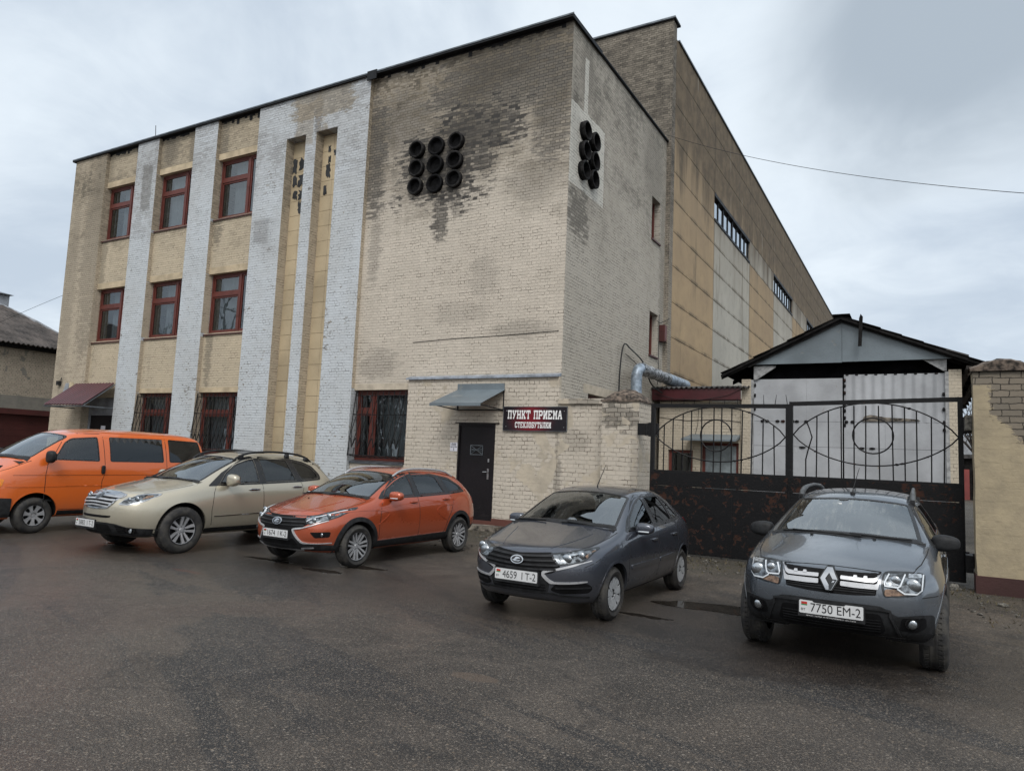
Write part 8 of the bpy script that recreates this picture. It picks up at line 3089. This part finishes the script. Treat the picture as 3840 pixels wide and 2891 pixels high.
    c.cabin(.2, 3.1, .45, 1.32, .78, rows=((1.40, .46),), cloth='seat_beige', dash_y=.72, dash_z=1.12, bench=2.3)
    for x in (.915, -.915):
        c.wheel(x, 0, .368, .245, .238, ('double', 5, .1, .026, .050), -.05)
        c.wheel(x, 2.749, .368, .245, .238, ('double', 5, .5, .026, .050), 0)
    return c


build_crossover()


# ------------------------------------------------------------------ orange passenger van
def build_van():
    mat = 'paint_orange'
    sp = dict(
        st=[-0.74, -0.62, -0.46, -0.28, -0.14, 0.02, 0.20, 0.40, 0.60, 0.80, 1.10, 1.60, 2.20, 2.80, 3.20, 3.42, 3.52],
        rows=[([(-.74, .72), (-.46, .84), (0, .86), (3.2, .86), (3.52, .80)], [(-.74, .27), (-.3, .25), (.5, .27), (2.4, .27), (3.52, .36)]),
              ([(-.74, .77), (-.46, .88), (0, .91), (3.2, .91), (3.52, .85)], [(-.74, .48), (3.52, .50)]),
              ([(-.74, .785), (-.46, .885), (0, .918), (3.2, .918), (3.52, .86)], [(-.74, .74), (0, .78), (3.52, .80)]),
              ([(-.74, .775), (-.46, .875), (0, .912), (3.2, .912), (3.52, .855)], [(-.74, .94), (-.3, 1.02), (.1, 1.08), (3.52, 1.08)]),
              ([(-.74, .74), (-.46, .835), (-.1, .875), (.3, .893), (3.2, .893), (3.52, .84)], [(-.74, 1.03), (-.46, 1.12), (-.14, 1.24), (.2, 1.30), (3.2, 1.30), (3.52, 1.28)])],
        top=[(-.74, 1.07), (-.62, 1.145), (-.46, 1.215), (-.28, 1.300), (-.14, 1.375), (.02, 1.485), (.20, 1.610), (.40, 1.745), (.60, 1.865), (.80, 1.935), (1.10, 1.970), (1.60, 1.985), (2.2, 1.985), (2.8, 1.975), (3.2, 1.955), (3.42, 1.90), (3.52, 1.80)],
        drop=[(-.74, .02), (-.28, .035), (.2, .05), (.6, .065), (1.1, .085), (3.2, .085), (3.52, .06)],
        bow=[(-.62, .10), (-.28, .15), (.2, .15), (.6, .12), (.9, .02), (3.2, 0), (3.42, -.02)],
        w5=[(-.74, .69), (-.46, .77), (-.14, .80), (.2, .77), (.6, .715), (1.1, .715), (3.2, .715), (3.52, .70)],
        nf=[-.84, -.92, -.93, -.91, -.88, -.82], nr=[3.60, 3.66, 3.66, 3.65, 3.62, 3.56], sf=.15, sr=.06, lipz=.27)
    c = Car('parked_van', 'bright orange passenger van with black bumper at the left edge', 'van', (-15.1, 7.36), -.03, sp, mat)
    c.pane('windscreen', rc([(-.755, -.10), (-.45, -.205), (0, -.245), (.45, -.205), (.755, -.10), (.655, .585), (.35, .525), (0, .50), (-.35, .525), (-.655, .585)], .06), 'top', 'screen_glass', ring=.03)
    f = rc([(.26, 1.345), (1.13, 1.325), (1.12, 1.815), (.62, 1.815), (.47, 1.66)], .04)
    r = rc([(1.33, 1.325), (2.50, 1.325), (2.49, 1.825), (1.34, 1.822)], .05)
    q = rc([(2.62, 1.33), (3.46, 1.33), (3.40, 1.825), (2.63, 1.825)], .05)
    c.panes('front_side_window', f, 'car_glass')
    c.panes('rear_side_window', r, 'privacy_glass')
    c.panes('quarter_window', q, 'privacy_glass')
    c.pane('rear_window', rc([(-.70, 1.80), (.70, 1.80), (.74, 1.34), (-.74, 1.34)], .06), 'rear', 'privacy_glass', ring=.03)
    c.arch(0, .345, .40, mat, .018, .005)
    c.arch(2.92, .345, .40, mat, .018, .005)
    c.finish()
    c.seam([(.13, .45), (.13, 1.08), (.16, 1.26), (.40, 1.62), (.58, 1.86)], w=.010)
    c.seam([(.58, 1.86), (1.18, 1.875)], w=.010)
    c.seam([(1.22, 1.875), (1.23, 1.10), (1.18, .95), (1.16, .42)], w=.010)
    c.seam([(2.56, 1.88), (2.56, 1.1), (2.54, .42)], w=.010)
    c.seam([(-.40, 1.055), (1.17, 1.065), (2.5, 1.07), (3.5, 1.07)], w=.007)
    c.seam([(.42, .42), (2.50, .40)], w=.008)
    c.both('body_crease', band([(-.50, .850), (.12, .850)], .012), 'side', mat, off=.007, depth=.006)
    c.both('body_crease', band([(.14, .855), (1.15, .865), (2.55, .87), (3.45, .87)], .012), 'side', mat, off=.007, depth=.006)
    c.both('sill', [(.40, .26), (2.52, .26), (2.52, .40), (.40, .40)], 'side', 'trim_black', off=.004)
    c.both('gutter', band([(.62, 1.885), (1.2, 1.905), (2.4, 1.91), (3.42, 1.895)], .012), 'side', mat, off=.010)
    # black bumper wrapping to the wheel
    c.both('bumper_end', rc([(-.86, .30), (-.40, .30), (-.40, .645), (-.86, .66)], .02), 'side', 'trim_black', off=.022, depth=.05)
    bp = c.patch('bumper', rc([(-.80, .30), (.80, .30), (.82, .655), (-.82, .655)], .03), 'front', 'trim_black', off=.03, depth=.06)
    c.patch('lower_grille', rc([(-.45, .36), (.45, .36), (.45, .46), (-.45, .46)], .02), 'front', 'grille_dark', off=.034, parent=bp)
    g = c.patch('grille', rc([(-.48, .76), (.48, .76), (.47, .95), (-.47, .95)], .02), 'front', 'grille_dark', off=.006)
    for z in (.80, .84, .88, .92):
        c.patch('grille_bar', band([(-.46, z), (.46, z)], .012), 'front', 'trim_black', off=.012, parent=g)
    for o, sg in zip(c.both('headlight', rc([(.50, .76), (.76, .78), (.77, .94), (.50, .95)], .02), 'front', 'lamp_lens', off=.008), (1, -1)):
        c.lens('lamp_bowl', (sg * .62, .86), .07, 'front', 'lamp_bowl', parent=o)
    c.both('corner_lamp', rc([(-.76, .86), (-.56, .86), (-.53, .98), (-.66, 1.0), (-.78, .98)], .02), 'side', 'lamp_orange', off=.008)
    c.plate(0, .50, '5290  I T-2') if False else None
    for sg in (1, -1):
        c.patch('tail_light', [(sg * x, z) for x, z in rc([(.70, 1.15), (.82, 1.15), (.83, .70), (.71, .70)], .02)], 'rear', 'lamp_red', off=.006)
        c.seam([(sg * .70, -.72), (sg * .78, -.45), (sg * .815, -.10)], 'top', .009)
    c.patch('hood_vent', rc([(.46, -.62), (.66, -.55), (.60, -.46), (.42, -.52)], .02), 'top', 'grille_dark', off=.003)
    c.patch('cowl', [(-.80, -.17), (0, -.33), (.80, -.17), (.755, -.09), (.45, -.198), (0, -.238), (-.45, -.198), (-.755, -.09)], 'top', 'trim_black', off=.006)
    c.mirrors(1.02, .14, 1.405, (.105, .075, .115), 'trim_black', xin=.89, indicator=False)
    for sg, pr in ((1, 'left'), (-1, 'right')):
        p = c.at((1.18, 1.17), pr)
        c.patch('handle_recess', rc([(1.19, 1.08), (1.29, 1.08), (1.29, 1.25), (1.19, 1.25)], .02), pr, mat, off=.004)
        c.blob('door_handle', (p.x + .012 * sg, 1.19, 1.17), (.018, .038, .085), 'trim_black', e=.5)
    c.wipers([[(.70, -.20), (.12, -.30)], [(-.10, -.31), (-.62, -.22)]])
    c.cabin(-.1, 3.4, .60, 1.62, .80, rows=((.95, .50),), dash_y=.12, dash_z=1.30, bench=1.85)
    # bleached curtains in the rear windows
    for sg in (1, -1):
        m = MB()
        n = 40
        for (a, b_) in ((1.36, 2.48),):
            t = [(sg * (.80 + .012 * sin(i * 1.3)), a + (b_ - a) * i / n) for i in range(n + 1)]
            m.add([(x - .07 * sg, y, 1.82) for x, y in t] + [(x, y, 1.34) for x, y in t], [(i, i + 1, n + 2 + i, n + 1 + i) for i in range(n)])
        m.obj('curtain', 'dash_grey', c.root, smooth=True)
    for x in (.905, -.905):
        c.wheel(x, 0, .325, .215, .205, ('holes', 7, .2, .03, .062), .04)
        c.wheel(x, 2.92, .325, .215, .205, ('holes', 7, .5, .03, .062), 0)
    return c


build_van()

for o in bpy.data.objects:
    if 'local' in o.keys():
        del o['local']
